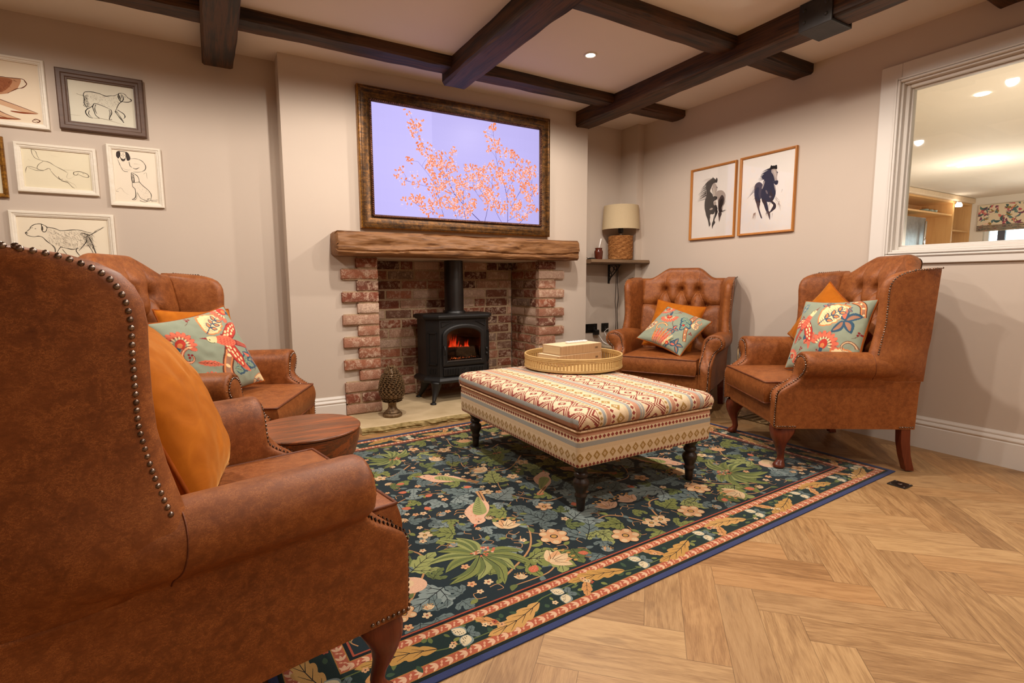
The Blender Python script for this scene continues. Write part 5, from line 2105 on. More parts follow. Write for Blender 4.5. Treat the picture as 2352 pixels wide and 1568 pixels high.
def book(z, x, y, ang, L, D, T, label):
    t = thing('book', label, 'book', (x, y, z), ang, 'wood effect books in the bamboo tray')
    MB().box(0, L, 0, D, 0, T).build('cover', m_book, t, bevel=.0025)
    MB().box(.002, L - .002, .002, D - .002, T - .0004, T + .0006).build('cover_face', m_booktop, t)
    MB().box(-.0006, .001, .010, D - .010, .005, T - .005).build('pages', simple('page_block', rgb(214, 190, 150), rgb(186, 158, 118), .9, scale=4, stretch=(1, 1, 90)), t)
    b = MB()
    for k, w_ in enumerate((.010, .004, .007, .009)):
        pass
    MB().box(L - .060, L - .036, -.0005, .0005, T * .42, T * .62).build('spine_mark', simple('brown_print', rgb(110, 84, 60), None, .8), t)
ba = math.radians(8)
book(TZ + .0075, 1.795, 2.53, ba, .385, .195, .064, 'larger wood effect book lying in the bamboo tray beneath the other book')
book(TZ + .0722, 1.825, 2.545, math.radians(7), .355, .175, .056, 'smaller wood effect book on top, carrying the white remote')
def remote():
    t = thing('remote_control', 'slim white remote control lying on the upper book', 'remote control', (1.95, 2.655, TZ + .1290), math.radians(5))
    MB().box(-.005, .165, -.015, .015, 0, .013).build('case', m_white, t, bevel=.004)
    for k in range(6):
        MB().lathe([(0, .0), (.0045, .0), (.0045, .0012), (0, .0012)], 10, (.02 + .022 * k, 0, .0128)).build('key', simple('grey_rubber_key', rgb(170, 168, 166), None, .6), t)
remote()

# ------------------------------------------------------------------ side table
def side_table():
    t = thing('drum_side_table', 'round dark mango wood drum side table between the two left chairs', 'side table', (.292, 2.10, .0056))
    MB().lathe([(0, .426), (.196, .426), (.203, .430), (.203, .4355), (.200, .4385), (0, .440)], 72).build('table_top', m_tabletop, t, smooth=True, angle=40)
    MB().lathe([(0, 0), (.125, 0), (.130, .01), (.105, .05), (.09, .12), (.085, .18), (.11, .24), (.150, .285), (.182, .335), (.196, .385), (.2005, .426), (0, .4265)], 72).build('pedestal', m_tabletop, t, smooth=True, angle=60)
side_table()

# ------------------------------------------------------------------ cushions
def pillow(half, n=70, T=.062, seed=1, side=1):
    xs = np.linspace(-1, 1, n)
    G = []
    for v in xs:
        row = []
        for u in xs:
            pin = 1 - .085 * (1 - v * v) * abs(u) ** 3
            pin2 = 1 - .085 * (1 - u * u) * abs(v) ** 3
            x, z = half * u * pin, half * v * pin2
            e = max(0, (1 - u * u)) ** .48 * max(0, (1 - v * v)) ** .48
            wr = .006 * noise.noise(Vector((u * 2.2 + seed, v * 2.2, side * 3.0))) + .0030 * noise.noise(Vector((u * 6 + seed, v * 6, side * 5.0)))
            y = side * (T * e + wr * min(1, e * 2.5))
            row.append((x, y, z))
        G.append(row)
    return G

def edge_loop(half, n=70):
    G = pillow(half, n, .0, 0, 0)
    return [Vector(G[0][i]) for i in range(n - 1)] + [Vector(G[j][n - 1]) for j in range(n - 1)] + [Vector(G[n - 1][i]) for i in range(n - 1, 0, -1)] + [Vector(G[j][0]) for j in range(n - 1, 0, -1)]

def print_art(kind, h):
    """large Indian-tree print on sage: birds, plumes and curling leaves."""
    a = Art()
    r = random.Random(kind * 31 + 5)
    sage, blue, blue2 = rgb(146, 154, 132), rgb(52, 84, 106), rgb(92, 124, 136)
    red, crimson, coral = rgb(196, 58, 42), rgb(140, 34, 36), rgb(222, 112, 84)
    orange, cream, tanc = rgb(220, 136, 78), rgb(240, 214, 160), rgb(166, 118, 92)
    brown, olive = rgb(96, 48, 30), rgb(104, 112, 78)
    S = h
    def bird(x, y, s, rot):
        s *= 1.22
        c, sn = math.cos(rot), math.sin(rot)
        def T(p):
            return [(x + s * (u * c - v * sn), y + s * (u * sn + v * c)) for u, v in p]
        # tail
        a.poly(np.array(T([(-.35, .12), (-.95, .10), (-1.25, -.06), (-.9, -.10), (-.35, -.10)])), crimson, 6)
        for k in range(4):
            a.stroke(T([(-.5, .06 - .05 * k), (-1.15, .03 - .04 * k)]), s * .02, coral, layer=7)
        for sg in (1, -1):
            wing = cr([(.10, sg * .08), (-.05, sg * .45), (-.35, sg * .80), (-.75, sg * .95), (-.70, sg * .60), (-.50, sg * .30), (-.25, sg * .08)], 4, True)
            a.poly(np.array(T(wing)), crimson, 6)
            wing = cr([(.07, sg * .10), (-.07, sg * .43), (-.36, sg * .76), (-.70, sg * .90), (-.66, sg * .60), (-.47, sg * .32), (-.24, sg * .12)], 4, True)
            a.poly(np.array(T(wing)), red, 7)
            for (u, v) in ((-.02, .2), (-.15, .25), (-.08, .36), (-.22, .42), (-.32, .32), (-.3, .55), (-.42, .48), (-.45, .68), (-.56, .60), (-.60, .78)):
                a.ell(*T([(u, sg * v)])[0], s * .075, s * .042, cream, rot + sg * 2.2, 8)
            a.poly(np.array(T(cr([(-.35, sg * .78), (-.80, sg * .98), (-1.05, sg * 1.0), (-.70, sg * .72)], 3, True))), coral, 6.5)
        body = cr([(.42, .02), (.30, .16), (.0, .20), (-.32, .14), (-.45, 0), (-.30, -.13), (.0, -.19), (.30, -.13)], 4, True)
        a.poly(np.array(T(body)), coral, 9)
        for k in range(5):
            for q in range(3):
                a.stroke(T([(.22 - .13 * k, -.10 + .09 * q), (.15 - .13 * k, -.055 + .09 * q), (.22 - .13 * k, -.01 + .09 * q)]), s * .014, red, layer=10, n=3)
        head = cr([(.34, .11), (.52, .15), (.66, .10), (.70, .0), (.60, -.09), (.42, -.11), (.32, -.08)], 4, True)
        a.poly(np.array(T(head)), cream, 10)
        a.stroke(T([(.40, .13), (.56, .16), (.70, .06)]), s * .03, olive, layer=11)
        a.poly(np.array(T([(.67, .06), (.95, .02), (.68, -.03)])), crimson, 11)
        a.ell(*T([(.58, .04)])[0], s * .03, s * .03, brown, 0, 12, 8)
    def plume(x, y, s, rot):
        s *= 1.2
        a.leaf(x, y, rot, s, s * .42, orange, 6, .18, None, 3, bend=.12)
        a.leaf(x + math.cos(rot) * s * .04, y + math.sin(rot) * s * .04, rot, s * .90, s * .36, cream, 6, .15, None, 4, bend=.12)
        for k in range(14):
            f = (k + 1) / 16
            a.stroke([(x + math.cos(rot) * s * f - math.sin(rot) * s * .28 * math.sin(PI * f), y + math.sin(rot) * s * f + math.cos(rot) * s * .28 * math.sin(PI * f)),
                      (x + math.cos(rot) * s * f + math.sin(rot) * s * .20 * math.sin(PI * f), y + math.sin(rot) * s * f - math.cos(rot) * s * .20 * math.sin(PI * f))], s * .010, tanc, layer=5)
        a.stroke([(x, y), (x + math.cos(rot + .1) * s * .5, y + math.sin(rot + .1) * s * .5), (x + math.cos(rot) * s * .9, y + math.sin(rot) * s * .9)], s * .035, blue, s * .015, layer=6)
        for k in range(3):
            for q in (1, -1):
                b0 = (x + math.cos(rot) * s * (.25 + .2 * k), y + math.sin(rot) * s * (.25 + .2 * k))
                a.leaf(b0[0], b0[1], rot + q * .9, s * .24, s * .07, blue, 0, layer=6)
                a.leaf(b0[0] + math.cos(rot + q * .9) * s * .04, b0[1] + math.sin(rot + q * .9) * s * .04, rot + q * .9, s * .17, s * .04, orange, 0, layer=7)
    def fan(x, y, s, rot):
        s *= 1.15
        for k in range(9):
            q = rot + (k - 4) * .36
            a.ell(x + math.cos(q) * s * .72, y + math.sin(q) * s * .72, s * .26, s * .15, crimson, q, 3)
            a.ell(x + math.cos(q) * s * .74, y + math.sin(q) * s * .74, s * .24, s * .13, coral, q, 4)
            a.ell(x + math.cos(q) * s * .48, y + math.sin(q) * s * .48, s * .12, s * .045, cream, q, 5)
        a.ell(x + math.cos(rot) * s * .1, y + math.sin(rot) * s * .1, s * .34, s * .28, red, rot, 6)
        a.ell(x, y, s * .16, s * .14, orange, rot, 7)
        a.leaf(x, y, rot + PI, s * .6, s * .12, blue, 0, layer=6)
    def trefoil(x, y, s, rot):
        s *= 1.3
        for q in (-1.9, -.6, .7, 2.0):
            a.leaf(x, y, rot + q, s, s * .28, blue, 0, layer=3, bend=.1)
            a.leaf(x + math.cos(rot + q) * s * .1, y + math.sin(rot + q) * s * .1, rot + q, s * .75, s * .13, tanc if q < 1 else coral, 0, layer=4, bend=.1)
    def scroll(x, y, s, rot, c=orange):
        P = []
        for k in range(26):
            f = k / 25
            q = rot + f * 5.5
            P.append((x + math.cos(q) * s * (.15 + .85 * (1 - f)), y + math.sin(q) * s * (.15 + .85 * (1 - f))))
        a.stroke(P, s * .34, brown, s * .14, layer=3, n=2)
        a.stroke(P, s * .26, c, s * .08, layer=4, n=2)
        a.stroke(P, s * .08, cream, s * .03, layer=5, n=2)
    def branch(P, w_):
        a.stroke(P, w_ * 1.35, brown, w_, layer=1, n=8)
        a.stroke(P, w_, orange, w_ * .7, layer=2, n=8)
        a.stroke(P, w_ * .6, tanc, w_ * .4, layer=2.5, n=8)
        for q in cr(P, 4)[1::2]:
            a.ell(q[0], q[1], w_ * .28, w_ * .17, cream, r.uniform(0, 3), 2.8)
    def leafy(x, y, s, rot):
        s *= 1.2
        for k in range(5):
            a.leaf(x + math.cos(rot) * s * .16 * k, y + math.sin(rot) * s * .16 * k, rot + (1 if k % 2 else -1) * .6, s * .5, s * .17, blue, 3, .25, None, 4)
            a.leaf(x + math.cos(rot) * s * .16 * k, y + math.sin(rot) * s * .16 * k, rot + (1 if k % 2 else -1) * .6, s * .40, s * .11, rgb(134, 160, 136), 3, .25, brown, 5)
    if kind == 0:       # left chair
        branch([(-.02 * S, -1.0 * S), (-.08 * S, -.5 * S), (.18 * S, -.10 * S), (.30 * S, .05 * S)], .05)
        bird(.22 * S, .16 * S, .52 * S, 2.75)
        plume(-.10 * S, .42 * S, .62 * S, .55)
        fan(.80 * S, .86 * S, .34 * S, 2.6)
        leafy(.12 * S, -.50 * S, .55 * S, .1)
        fan(-.78 * S, .35 * S, .30 * S, .8)
        scroll(-.70 * S, .05 * S, .22 * S, 1.0, coral)
        trefoil(.80 * S, -.35 * S, .24 * S, .6)
        a.leaf(-.62 * S, -.1 * S, -.45, .55 * S, .07 * S, coral, 6, .3, brown, 3)
        fan(-.55 * S, -.62 * S, .24 * S, 1.2)
        plume(.62 * S, -.88 * S, .4 * S, -.6)
        trefoil(-.1 * S, -.85 * S, .2 * S, 2)
    elif kind == 1:     # corner chair
        fan(-.32 * S, .30 * S, .32 * S, -1.2)
        a.stroke([(-.62 * S, .60 * S), (-.42 * S, .62 * S), (-.32 * S, .38 * S)], .009, blue, layer=3)
        scroll(-.30 * S, -.34 * S, .26 * S, .6)
        for k in range(9):
            a.leaf(-.30 * S + .07 * S * k, -1.0 * S, 1.75 - .10 * k, (.75 - .05 * abs(k - 3)) * S, .05 * S, r.choice([coral, blue, orange, brown, cream, olive]), 4, .3, brown, 5)
        plume(-.95 * S, -.60 * S, .5 * S, .9)
        leafy(.28 * S, .55 * S, .55 * S, -1.1)
        branch([(.46 * S, .98 * S), (.52 * S, .4 * S), (.66 * S, -.1 * S), (.86 * S, -.45 * S)], .026)
        trefoil(.20 * S, -.22 * S, .18 * S, -.6)
        a.stroke([(-.06 * S, .22 * S), (.02 * S, 0), (.2 * S, -.16 * S)], .004, brown, layer=3)
        scroll(.80 * S, .62 * S, .2 * S, 2, coral)
        fan(-.78 * S, .76 * S, .3 * S, -.4)
        scroll(-.8 * S, -.1 * S, .16 * S, 3, crimson)
        trefoil(.66 * S, -.78 * S, .24 * S, 1)
        a.ell(.42 * S, .12 * S, .05 * S, .05 * S, red, 0, 5)
        plume(.85 * S, .2 * S, .3 * S, 1.9)
        fan(.3 * S, -.85 * S, .2 * S, 1.8)
    else:               # window chair
        bird(-.52 * S, .28 * S, .46 * S, 1.15)
        plume(-.12 * S, .18 * S, .72 * S, .75)
        trefoil(.52 * S, .32 * S, .32 * S, -.3)
        fan(.16 * S, -.38 * S, .36 * S, 1.3)
        branch([(.50 * S, .95 * S), (.78 * S, .78 * S), (.90 * S, .45 * S)], .028)
        plume(.40 * S, -.95 * S, .6 * S, .75)
        scroll(.75 * S, -.40 * S, .22 * S, .2, tanc)
        a.leaf(-.86 * S, .55 * S, 1.2, .36 * S, .1 * S, blue2, 3, .3, cream, 4)
        a.leaf(-.40 * S, -.35 * S, .9, .40 * S, .12 * S, coral, 5, .3, brown, 4)
        a.leaf(-.45 * S, -.25 * S, 1.1, .26 * S, .06 * S, blue, 0, layer=6)
        trefoil(.5 * S, .62 * S, .1 * S, .3)
        leafy(-.5 * S, -.85 * S, .5 * S, .1)
        fan(-.8 * S, -.7 * S, .2 * S, .5)
        trefoil(-.10 * S, .80 * S, .13 * S, 1)
    for k in range(10):
        x, y = r.uniform(-.9, .9) * S, r.uniform(-.9, .9) * S
        a.stroke([(x, y), (x + .02, y + .012), (x + .03, y + .03)], .0022, brown, layer=0.5)
        for q in range(3):
            a.ell(x + .03 + .008 * math.cos(q * 2), y + .03 + .008 * math.sin(q * 2), .006, .006, crimson, 0, .6, 8)
    return a, sage

M_CH = [c.matrix_basis.copy() for c in chairs]
def cushion(ci, pose, half, kind, label, T=.076, name='cushion', seed=1):
    x, y, z, yw, tl, sp = pose
    c = chairs[ci]
    Mx = Matrix.Translation(c.location) @ Matrix.Rotation(c.rotation_euler.z, 4, 'Z') @ Matrix.Translation((x, y, z * c.scale.z)) @ Matrix.Rotation(yw, 4, 'Z') @ Matrix.Rotation(tl, 4, 'X') @ Matrix.Rotation(sp, 4, 'Y')
    t = thing(name, label, 'cushion', group='patterned cushions' if kind is not None else 'amber velvet cushions')
    t.matrix_world = Mx
    if kind is None:
        for sd, nm in ((1, 'front_panel'), (-1, 'back_panel')):
            MB().grid(pillow(half, 60, T, seed, sd), flip=sd < 0).build(nm, m_velvet, t, smooth=True)
    else:
        n = 210
        G = pillow(half, n, T, seed, 1)
        a, base = print_art(kind, half)
        xs = np.linspace(-half, half, n)
        img = a.raster(xs, xs, base)
        img = img[:, ::-1]            # seen from +y, local x runs to the left
        b = MB()
        b.grid(G, col=[tuple(p) for p in img.reshape(-1, 3)])
        b.build('printed_front', m_print, t, smooth=True, colors=True)
        MB().grid(pillow(half, 60, T, seed, -1), flip=True).build('velvet_back', m_velvet, t, smooth=True)
    MB().tube(edge_loop(half, 60), .0045, 8, closed=True).build('piping', m_velvet_d, t, smooth=True)
    return t
cushion(0, (-.02, -.03, .700, -.30, .40, -.05), .215, None, 'amber velvet cushion in the wing chair nearest the viewer', seed=1)
cushion(1, (-.150, -.100, .670, -.40, .36, -.05), .212, None, 'amber velvet cushion behind the bird print cushion in the left chair', seed=2)
cushion(1, (.06, .02, .665, -.42, .42, .15), .212, 0, 'sage bird and branch print cushion in the chair left of the fireplace', seed=3)
cushion(2, (.0, -.10, .655, -.12, .45, -.14), .205, None, 'amber velvet cushion tucked behind the print in the corner chair', seed=4)
cushion(2, (-.045, .085, .640, -.02, .86, -.41), .200, 1, 'sage floral scroll cushion lying tilted in the far corner chair', seed=5)
cushion(3, (.13, -.13, .725, .2, .34, -.50), .205, None, 'amber velvet cushion turned on its corner in the window chair', seed=6)
cushion(3, (-.155, -.005, .690, .40, .40, .06), .212, 2, 'sage print cushion with orange bird in the chair under the internal window', seed=7)
# ------------------------------------------------------------------ framed pictures
def picture(name, label, cat, wall, a0, a1, z0, z1, fw_, depth, mframe, mpaper, art, group, inner=None, glassy=False):
    """wall: ('y', Y) faces -y with a = x, or ('x', X) faces -x with a = y (seen left to right = decreasing y)."""
    W, Hh = a1 - a0, z1 - z0
    if wall[0] == 'y':
        t = thing(name, label, cat, ((a0 + a1) / 2, wall[1], z0), 0, group)
    else:
        t = thing(name, label, cat, (wall[1], (a0 + a1) / 2, z0), -PI / 2, group)
    f = MB()
    prof = [(0, 0), (0, depth * .8), (fw_ * .12, depth), (fw_ * .45, depth), (fw_ * .55, depth * .82), (fw_ * .8, depth * .78), (fw_ * .9, depth * .62), (fw_, depth * .6), (fw_, .004)]
    rs = []
    for d, p in prof:
        rs.append([(-W / 2 + d, -p, d), (W / 2 - d, -p, d), (W / 2 - d, -p, Hh - d), (-W / 2 + d, -p, Hh - d)])
    f.rings(rs, cap=False)
    f.build('frame', mframe, t)
    pp = MB().box(-W / 2 + fw_ * .8, W / 2 - fw_ * .8, -.006, -.001, fw_ * .8, Hh - fw_ * .8).build('paper', mpaper, t)
    w_, h_ = W - 2 * fw_, Hh - 2 * fw_
    A = Art()
    art(A, w_, h_)
    A.build('drawing', m_ink, pp, (-w_ / 2, -.006, fw_), (1, 0, 0), (0, 0, 1), (0, -1, 0), .0004, .00008)
    if glassy:
        MB().box(-W / 2 + fw_ * .9, W / 2 - fw_ * .9, -depth * .5 - .001, -depth * .5, fw_ * .9, Hh - fw_ * .9).build('glazing', m_pglass, t)
    return t

INK, INK2, SEP = rgb(44, 36, 30), rgb(112, 98, 80), rgb(128, 74, 46)
def sketch(A, w_, h_, strokes, col=INK, base=.0026, rep=2, seed=1):
    base *= .62
    r = random.Random(seed)
    rep = rep + 2
    s = min(w_, h_)
    for P, k in strokes:
        for q in range(rep):
            jit = .012 * s * (q > 0)
            A.stroke([(x * w_ + r.uniform(-jit, jit), (1 - y) * h_ + r.uniform(-jit, jit)) for x, y in P], 1.0 * base * k * (1 if q == 0 else .6), col if k > .6 else INK2, base * k * .35, layer=1 + q, n=5, wm=base * k * .95)

def hatch(A, w_, h_, poly, n, seed, col, wd=.0011, L=.05):
    r = random.Random(seed)
    P = np.array(poly)
    k = 0
    while k < n:
        x, y = r.uniform(P[:, 0].min(), P[:, 0].max()), r.uniform(P[:, 1].min(), P[:, 1].max())
        c = False
        for i in range(len(P)):
            (xa, ya), (xb, yb) = P[i], P[(i + 1) % len(P)]
            if (ya > y) != (yb > y) and x < (xb - xa) * (y - ya) / (yb - ya) + xa:
                c = not c
        k += 1
        if c:
            dx, dy = r.uniform(-.4, .9) * L, r.uniform(.2, 1) * L
            A.stroke([(x * w_, (1 - y) * h_), ((x + dx * .6) * w_, (1 - y - dy * .5) * h_), ((x + dx) * w_, (1 - y - dy) * h_)], wd, col, wd * .3, layer=1, n=3)
def unproj(quad):
    """map points read inside a skewed quadrilateral (TL, TR, BR, BL) to 0..1, 0..1 with y down."""
    src = np.array(quad, float)
    dst = np.array([(0, 0), (1, 0), (1, 1), (0, 1)], float)
    M_, R_ = [], []
    for (x, y), (u, v) in zip(src, dst):
        M_.append([x, y, 1, 0, 0, 0, -u * x, -u * y])
        M_.append([0, 0, 0, x, y, 1, -v * x, -v * y])
        R_ += [u, v]
    q = np.linalg.solve(np.array(M_), np.array(R_))
    def f(P):
        out = []
        for x, y in P:
            w3 = q[6] * x + q[7] * y + 1
            out.append(((q[0] * x + q[1] * y + q[2]) / w3, (q[3] * x + q[4] * y + q[5]) / w3))
        return out
    return f

def strokes(A, w_, h_, U, items, col, faint, base, seed, rep=3):
    r = random.Random(seed)
    for P, k in items:
        P = U(P)
        for q in range(rep if k > .7 else 2):
            j = .006 * (q > 0)
            A.stroke([((x + r.uniform(-j, j)) * w_, (1 - y + r.uniform(-j, j)) * h_) for x, y in P], base * k * (1 if q == 0 else .45), col if k > .7 else faint, base * k * .25, layer=1 + q, n=5, wm=base * k * .9)

def blotch(A, w_, h_, U, P, c, l=1, smooth=True):
    P = [(x * w_, (1 - y) * h_) for x, y in U(P)]
    A.poly(np.array(cr(P, 4, True) if smooth else P), c, l)

def dog_dark(A, w_, h_):
    U = unproj([(508, 207), (985, 270), (1008, 552), (532, 500)])
    strokes(A, w_, h_, U, [([(622, 325), (632, 300), (660, 295), (700, 300), (745, 310), (785, 325), (820, 322), (850, 322), (878, 308)], 1.3), ([(878, 308), (900, 303), (925, 312), (945, 335), (970, 347), (972, 358), (950, 365), (920, 365), (905, 362)], 1.1),
        ([(880, 308), (876, 330), (885, 352), (900, 362), (912, 345), (908, 322), (895, 308)], 2.0), ([(885, 320), (888, 340), (896, 352)], 2.4), ([(900, 318), (902, 340)], 1.6), ([(962, 349), (972, 352)], 2.6), ([(922, 328), (930, 332)], 1.6), ([(905, 362), (885, 375), (872, 395), (862, 415)], 1.2),
        ([(862, 415), (855, 430), (868, 440)], 1.0), ([(850, 430), (870, 455), (890, 480), (912, 505), (918, 510)], 1.6), ([(862, 428), (880, 455), (900, 485), (915, 500)], .9), ([(870, 420), (890, 432), (915, 450), (925, 470), (915, 482)], 1.7), ([(700, 375), (740, 385), (790, 405), (825, 420)], 1.1),
        ([(822, 420), (828, 445), (815, 470), (812, 488), (828, 486)], 1.9), ([(808, 420), (815, 445), (806, 470)], 1.0), ([(625, 320), (630, 345), (628, 370), (640, 395), (655, 415)], 1.5), ([(655, 412), (640, 430), (645, 450), (665, 470), (690, 478)], 1.9), ([(665, 425), (662, 450), (680, 470)], 1.1),
        ([(700, 378), (690, 400), (700, 430), (712, 460), (738, 480)], 2.0), ([(712, 385), (706, 415), (722, 450)], 1.1), ([(655, 415), (680, 400), (695, 385)], 1.3), ([(575, 308), (600, 318), (625, 322)], .6), ([(622, 372), (632, 380), (626, 392), (640, 400)], 1.0), ([(525, 455), (600, 460)], .45), ([(700, 478), (780, 485), (930, 530)], .5)], rgb(36, 31, 26), rgb(140, 128, 104), .0019, 2)
    H_ = U([(630, 305), (700, 300), (780, 325), (870, 318), (880, 370), (850, 420), (780, 400), (700, 370), (650, 405), (632, 370)])
    hatch(A, w_, h_, H_, 150, 3, rgb(130, 120, 100), .0009)
    hatch(A, w_, h_, U([(622, 320), (650, 310), (665, 400), (640, 400)]), 110, 5, rgb(70, 62, 52), .0011)
def dog_run(A, w_, h_):
    U = unproj([(165, 720), (665, 760), (695, 1035), (190, 1010)])
    strokes(A, w_, h_, U, [([(240, 730), (245, 760), (265, 790), (290, 805), (325, 815)], .9), ([(240, 730), (270, 745), (285, 780), (300, 805)], .8), ([(325, 815), (370, 825), (420, 855), (470, 880), (510, 905)], .75), ([(325, 820), (290, 845), (285, 875), (330, 885), (370, 870), (385, 890)], .95), ([(290, 875), (240, 860), (210, 860), (200, 880), (197, 905)], 1.1),
        ([(330, 888), (270, 885), (215, 865)], .85), ([(385, 890), (410, 920), (445, 950), (480, 965), (510, 970)], .85), ([(445, 945), (470, 965), (510, 975), (540, 1005), (560, 1018)], 1.2), ([(490, 955), (530, 975), (560, 990), (575, 1012)], .7), ([(510, 905), (500, 935), (520, 945), (560, 925)], .6),
        ([(550, 910), (555, 895), (590, 890), (625, 898), (650, 910), (665, 925), (655, 935), (625, 930), (590, 915), (560, 918)], 1.1), ([(555, 895), (552, 912), (575, 918), (585, 900)], 1.4), ([(655, 920), (664, 926)], 2.2), ([(618, 905), (625, 908)], 1.8), ([(480, 880), (560, 880)], .5), ([(385, 775), (440, 785)], .3), ([(215, 805), (235, 815)], .4), ([(440, 930), (450, 950), (470, 950)], 1.4)], rgb(112, 102, 84), rgb(168, 158, 132), .0015, 3)
def dog_sit(A, w_, h_):
    U = unproj([(845, 730), (1165, 760), (1192, 1130), (868, 1110)])
    dk = rgb(62, 54, 50)
    blotch(A, w_, h_, U, [(880, 752), (900, 745), (908, 765), (902, 785), (892, 798), (877, 780)], dk)
    blotch(A, w_, h_, U, [(945, 752), (965, 760), (979, 790), (975, 810), (956, 812), (948, 785)], dk)
    blotch(A, w_, h_, U, [(905, 785), (925, 806), (945, 795), (938, 815), (918, 816)], rgb(96, 86, 80))
    strokes(A, w_, h_, U, [([(880, 755), (900, 747), (940, 750), (965, 765)], 1.3), ([(905, 762), (906, 790), (925, 812), (944, 795), (948, 770)], 1.2), ([(918, 802), (932, 803)], 3), ([(912, 775), (916, 777)], 2.2), ([(936, 775), (941, 777)], 2.2), ([(926, 760), (928, 790)], .9),
        ([(975, 800), (1020, 800), (1065, 815), (1090, 850), (1085, 880), (1050, 895), (1000, 895)], .8), ([(960, 892), (930, 888), (915, 870), (900, 835), (885, 800)], .8), ([(970, 820), (975, 850), (990, 862)], 1.3), ([(1000, 868), (1020, 872), (1045, 862)], 1.6), ([(1005, 835), (1050, 840)], .6), ([(920, 865), (950, 880), (985, 880)], .6),
        ([(985, 900), (1000, 905), (1030, 925), (1042, 955), (1040, 970)], 1.4), ([(985, 900), (985, 935), (990, 965), (1003, 970), (1005, 940), (998, 910)], 1.7), ([(1042, 965), (1070, 995), (1110, 1030), (1130, 1065), (1125, 1100), (1110, 1108)], 1.3), ([(1010, 972), (1040, 968)], 1.6),
        ([(990, 968), (992, 1000), (1010, 1020), (1015, 1060), (1010, 1085), (988, 1095), (1010, 1098), (1022, 1080), (1025, 1040)], 1.2), ([(1030, 1050), (1050, 1085), (1090, 1105), (1120, 1108)], 1.2), ([(1045, 1105), (1080, 1115), (1110, 1105)], 1.4), ([(1100, 1095), (1122, 1090)], 3.0), ([(1128, 1104), (1180, 1100)], 1.0), ([(1130, 1112), (1175, 1112)], .9),
        ([(1075, 910), (1095, 900), (1100, 930), (1105, 945)], .7), ([(868, 1030), (905, 1010), (930, 1040), (960, 1060)], .6), ([(870, 1035), (890, 1038)], .8)], INK, rgb(170, 156, 136), .0015, 4)
    hatch(A, w_, h_, U([(1042, 970), (1110, 1035), (1125, 1100), (1060, 1090), (1020, 1000)]), 70, 9, rgb(176, 162, 142), .0008, .04)
    hatch(A, w_, h_, U([(985, 905), (1003, 912), (1003, 968), (988, 962)]), 60, 10, rgb(70, 60, 52), .0010, .03)
def dog_big(A, w_, h_):
    U = unproj([(115, 1225), (805, 1245), (850, 1720), (165, 1700)])
    strokes(A, w_, h_, U, [([(182, 1345), (215, 1320), (225, 1300), (255, 1285), (300, 1283), (340, 1305)], 1.0), ([(182, 1345), (200, 1365), (240, 1375), (280, 1370), (310, 1380), (330, 1400)], 1.3), ([(300, 1285), (302, 1320), (312, 1340), (330, 1335), (340, 1310), (325, 1290)], 1.8), ([(305, 1300), (310, 1325)], 2.4), ([(183, 1344), (198, 1350)], 3.6),
        ([(252, 1315), (258, 1318)], 2.4), ([(228, 1311), (234, 1309)], 1.6), ([(340, 1305), (400, 1315), (440, 1330), (520, 1325), (580, 1325), (640, 1340), (680, 1345)], 1.2), ([(600, 1345), (660, 1360), (700, 1345), (740, 1320), (775, 1300)], 1.1), ([(700, 1335), (740, 1312)], .9), ([(310, 1380), (340, 1410), (380, 1440), (400, 1470), (395, 1510), (380, 1535)], 1.0),
        ([(440, 1450), (420, 1480), (395, 1530), (385, 1580)], 1.1), ([(455, 1470), (480, 1500), (500, 1530), (505, 1590)], 1.2), ([(440, 1450), (480, 1460), (530, 1470), (580, 1460)], .9), ([(570, 1460), (560, 1480), (590, 1520)], 1.1), ([(640, 1370), (640, 1410), (610, 1450), (580, 1480)], 1.2), ([(640, 1360), (670, 1400), (690, 1450), (715, 1510), (730, 1580)], 1.3), ([(650, 1440), (680, 1480), (700, 1530)], 1.0), ([(285, 1435), (300, 1450)], .4)], rgb(58, 50, 44), rgb(150, 138, 120), .0017, 5)
    hatch(A, w_, h_, U([(335, 1305), (440, 1330), (580, 1328), (690, 1350), (680, 1440), (560, 1465), (440, 1450), (345, 1400)]), 420, 11, rgb(128, 116, 102), .0009, .05)
    hatch(A, w_, h_, U([(590, 1340), (680, 1350), (700, 1480), (640, 1440)]), 160, 12, rgb(70, 62, 54), .0011, .05)
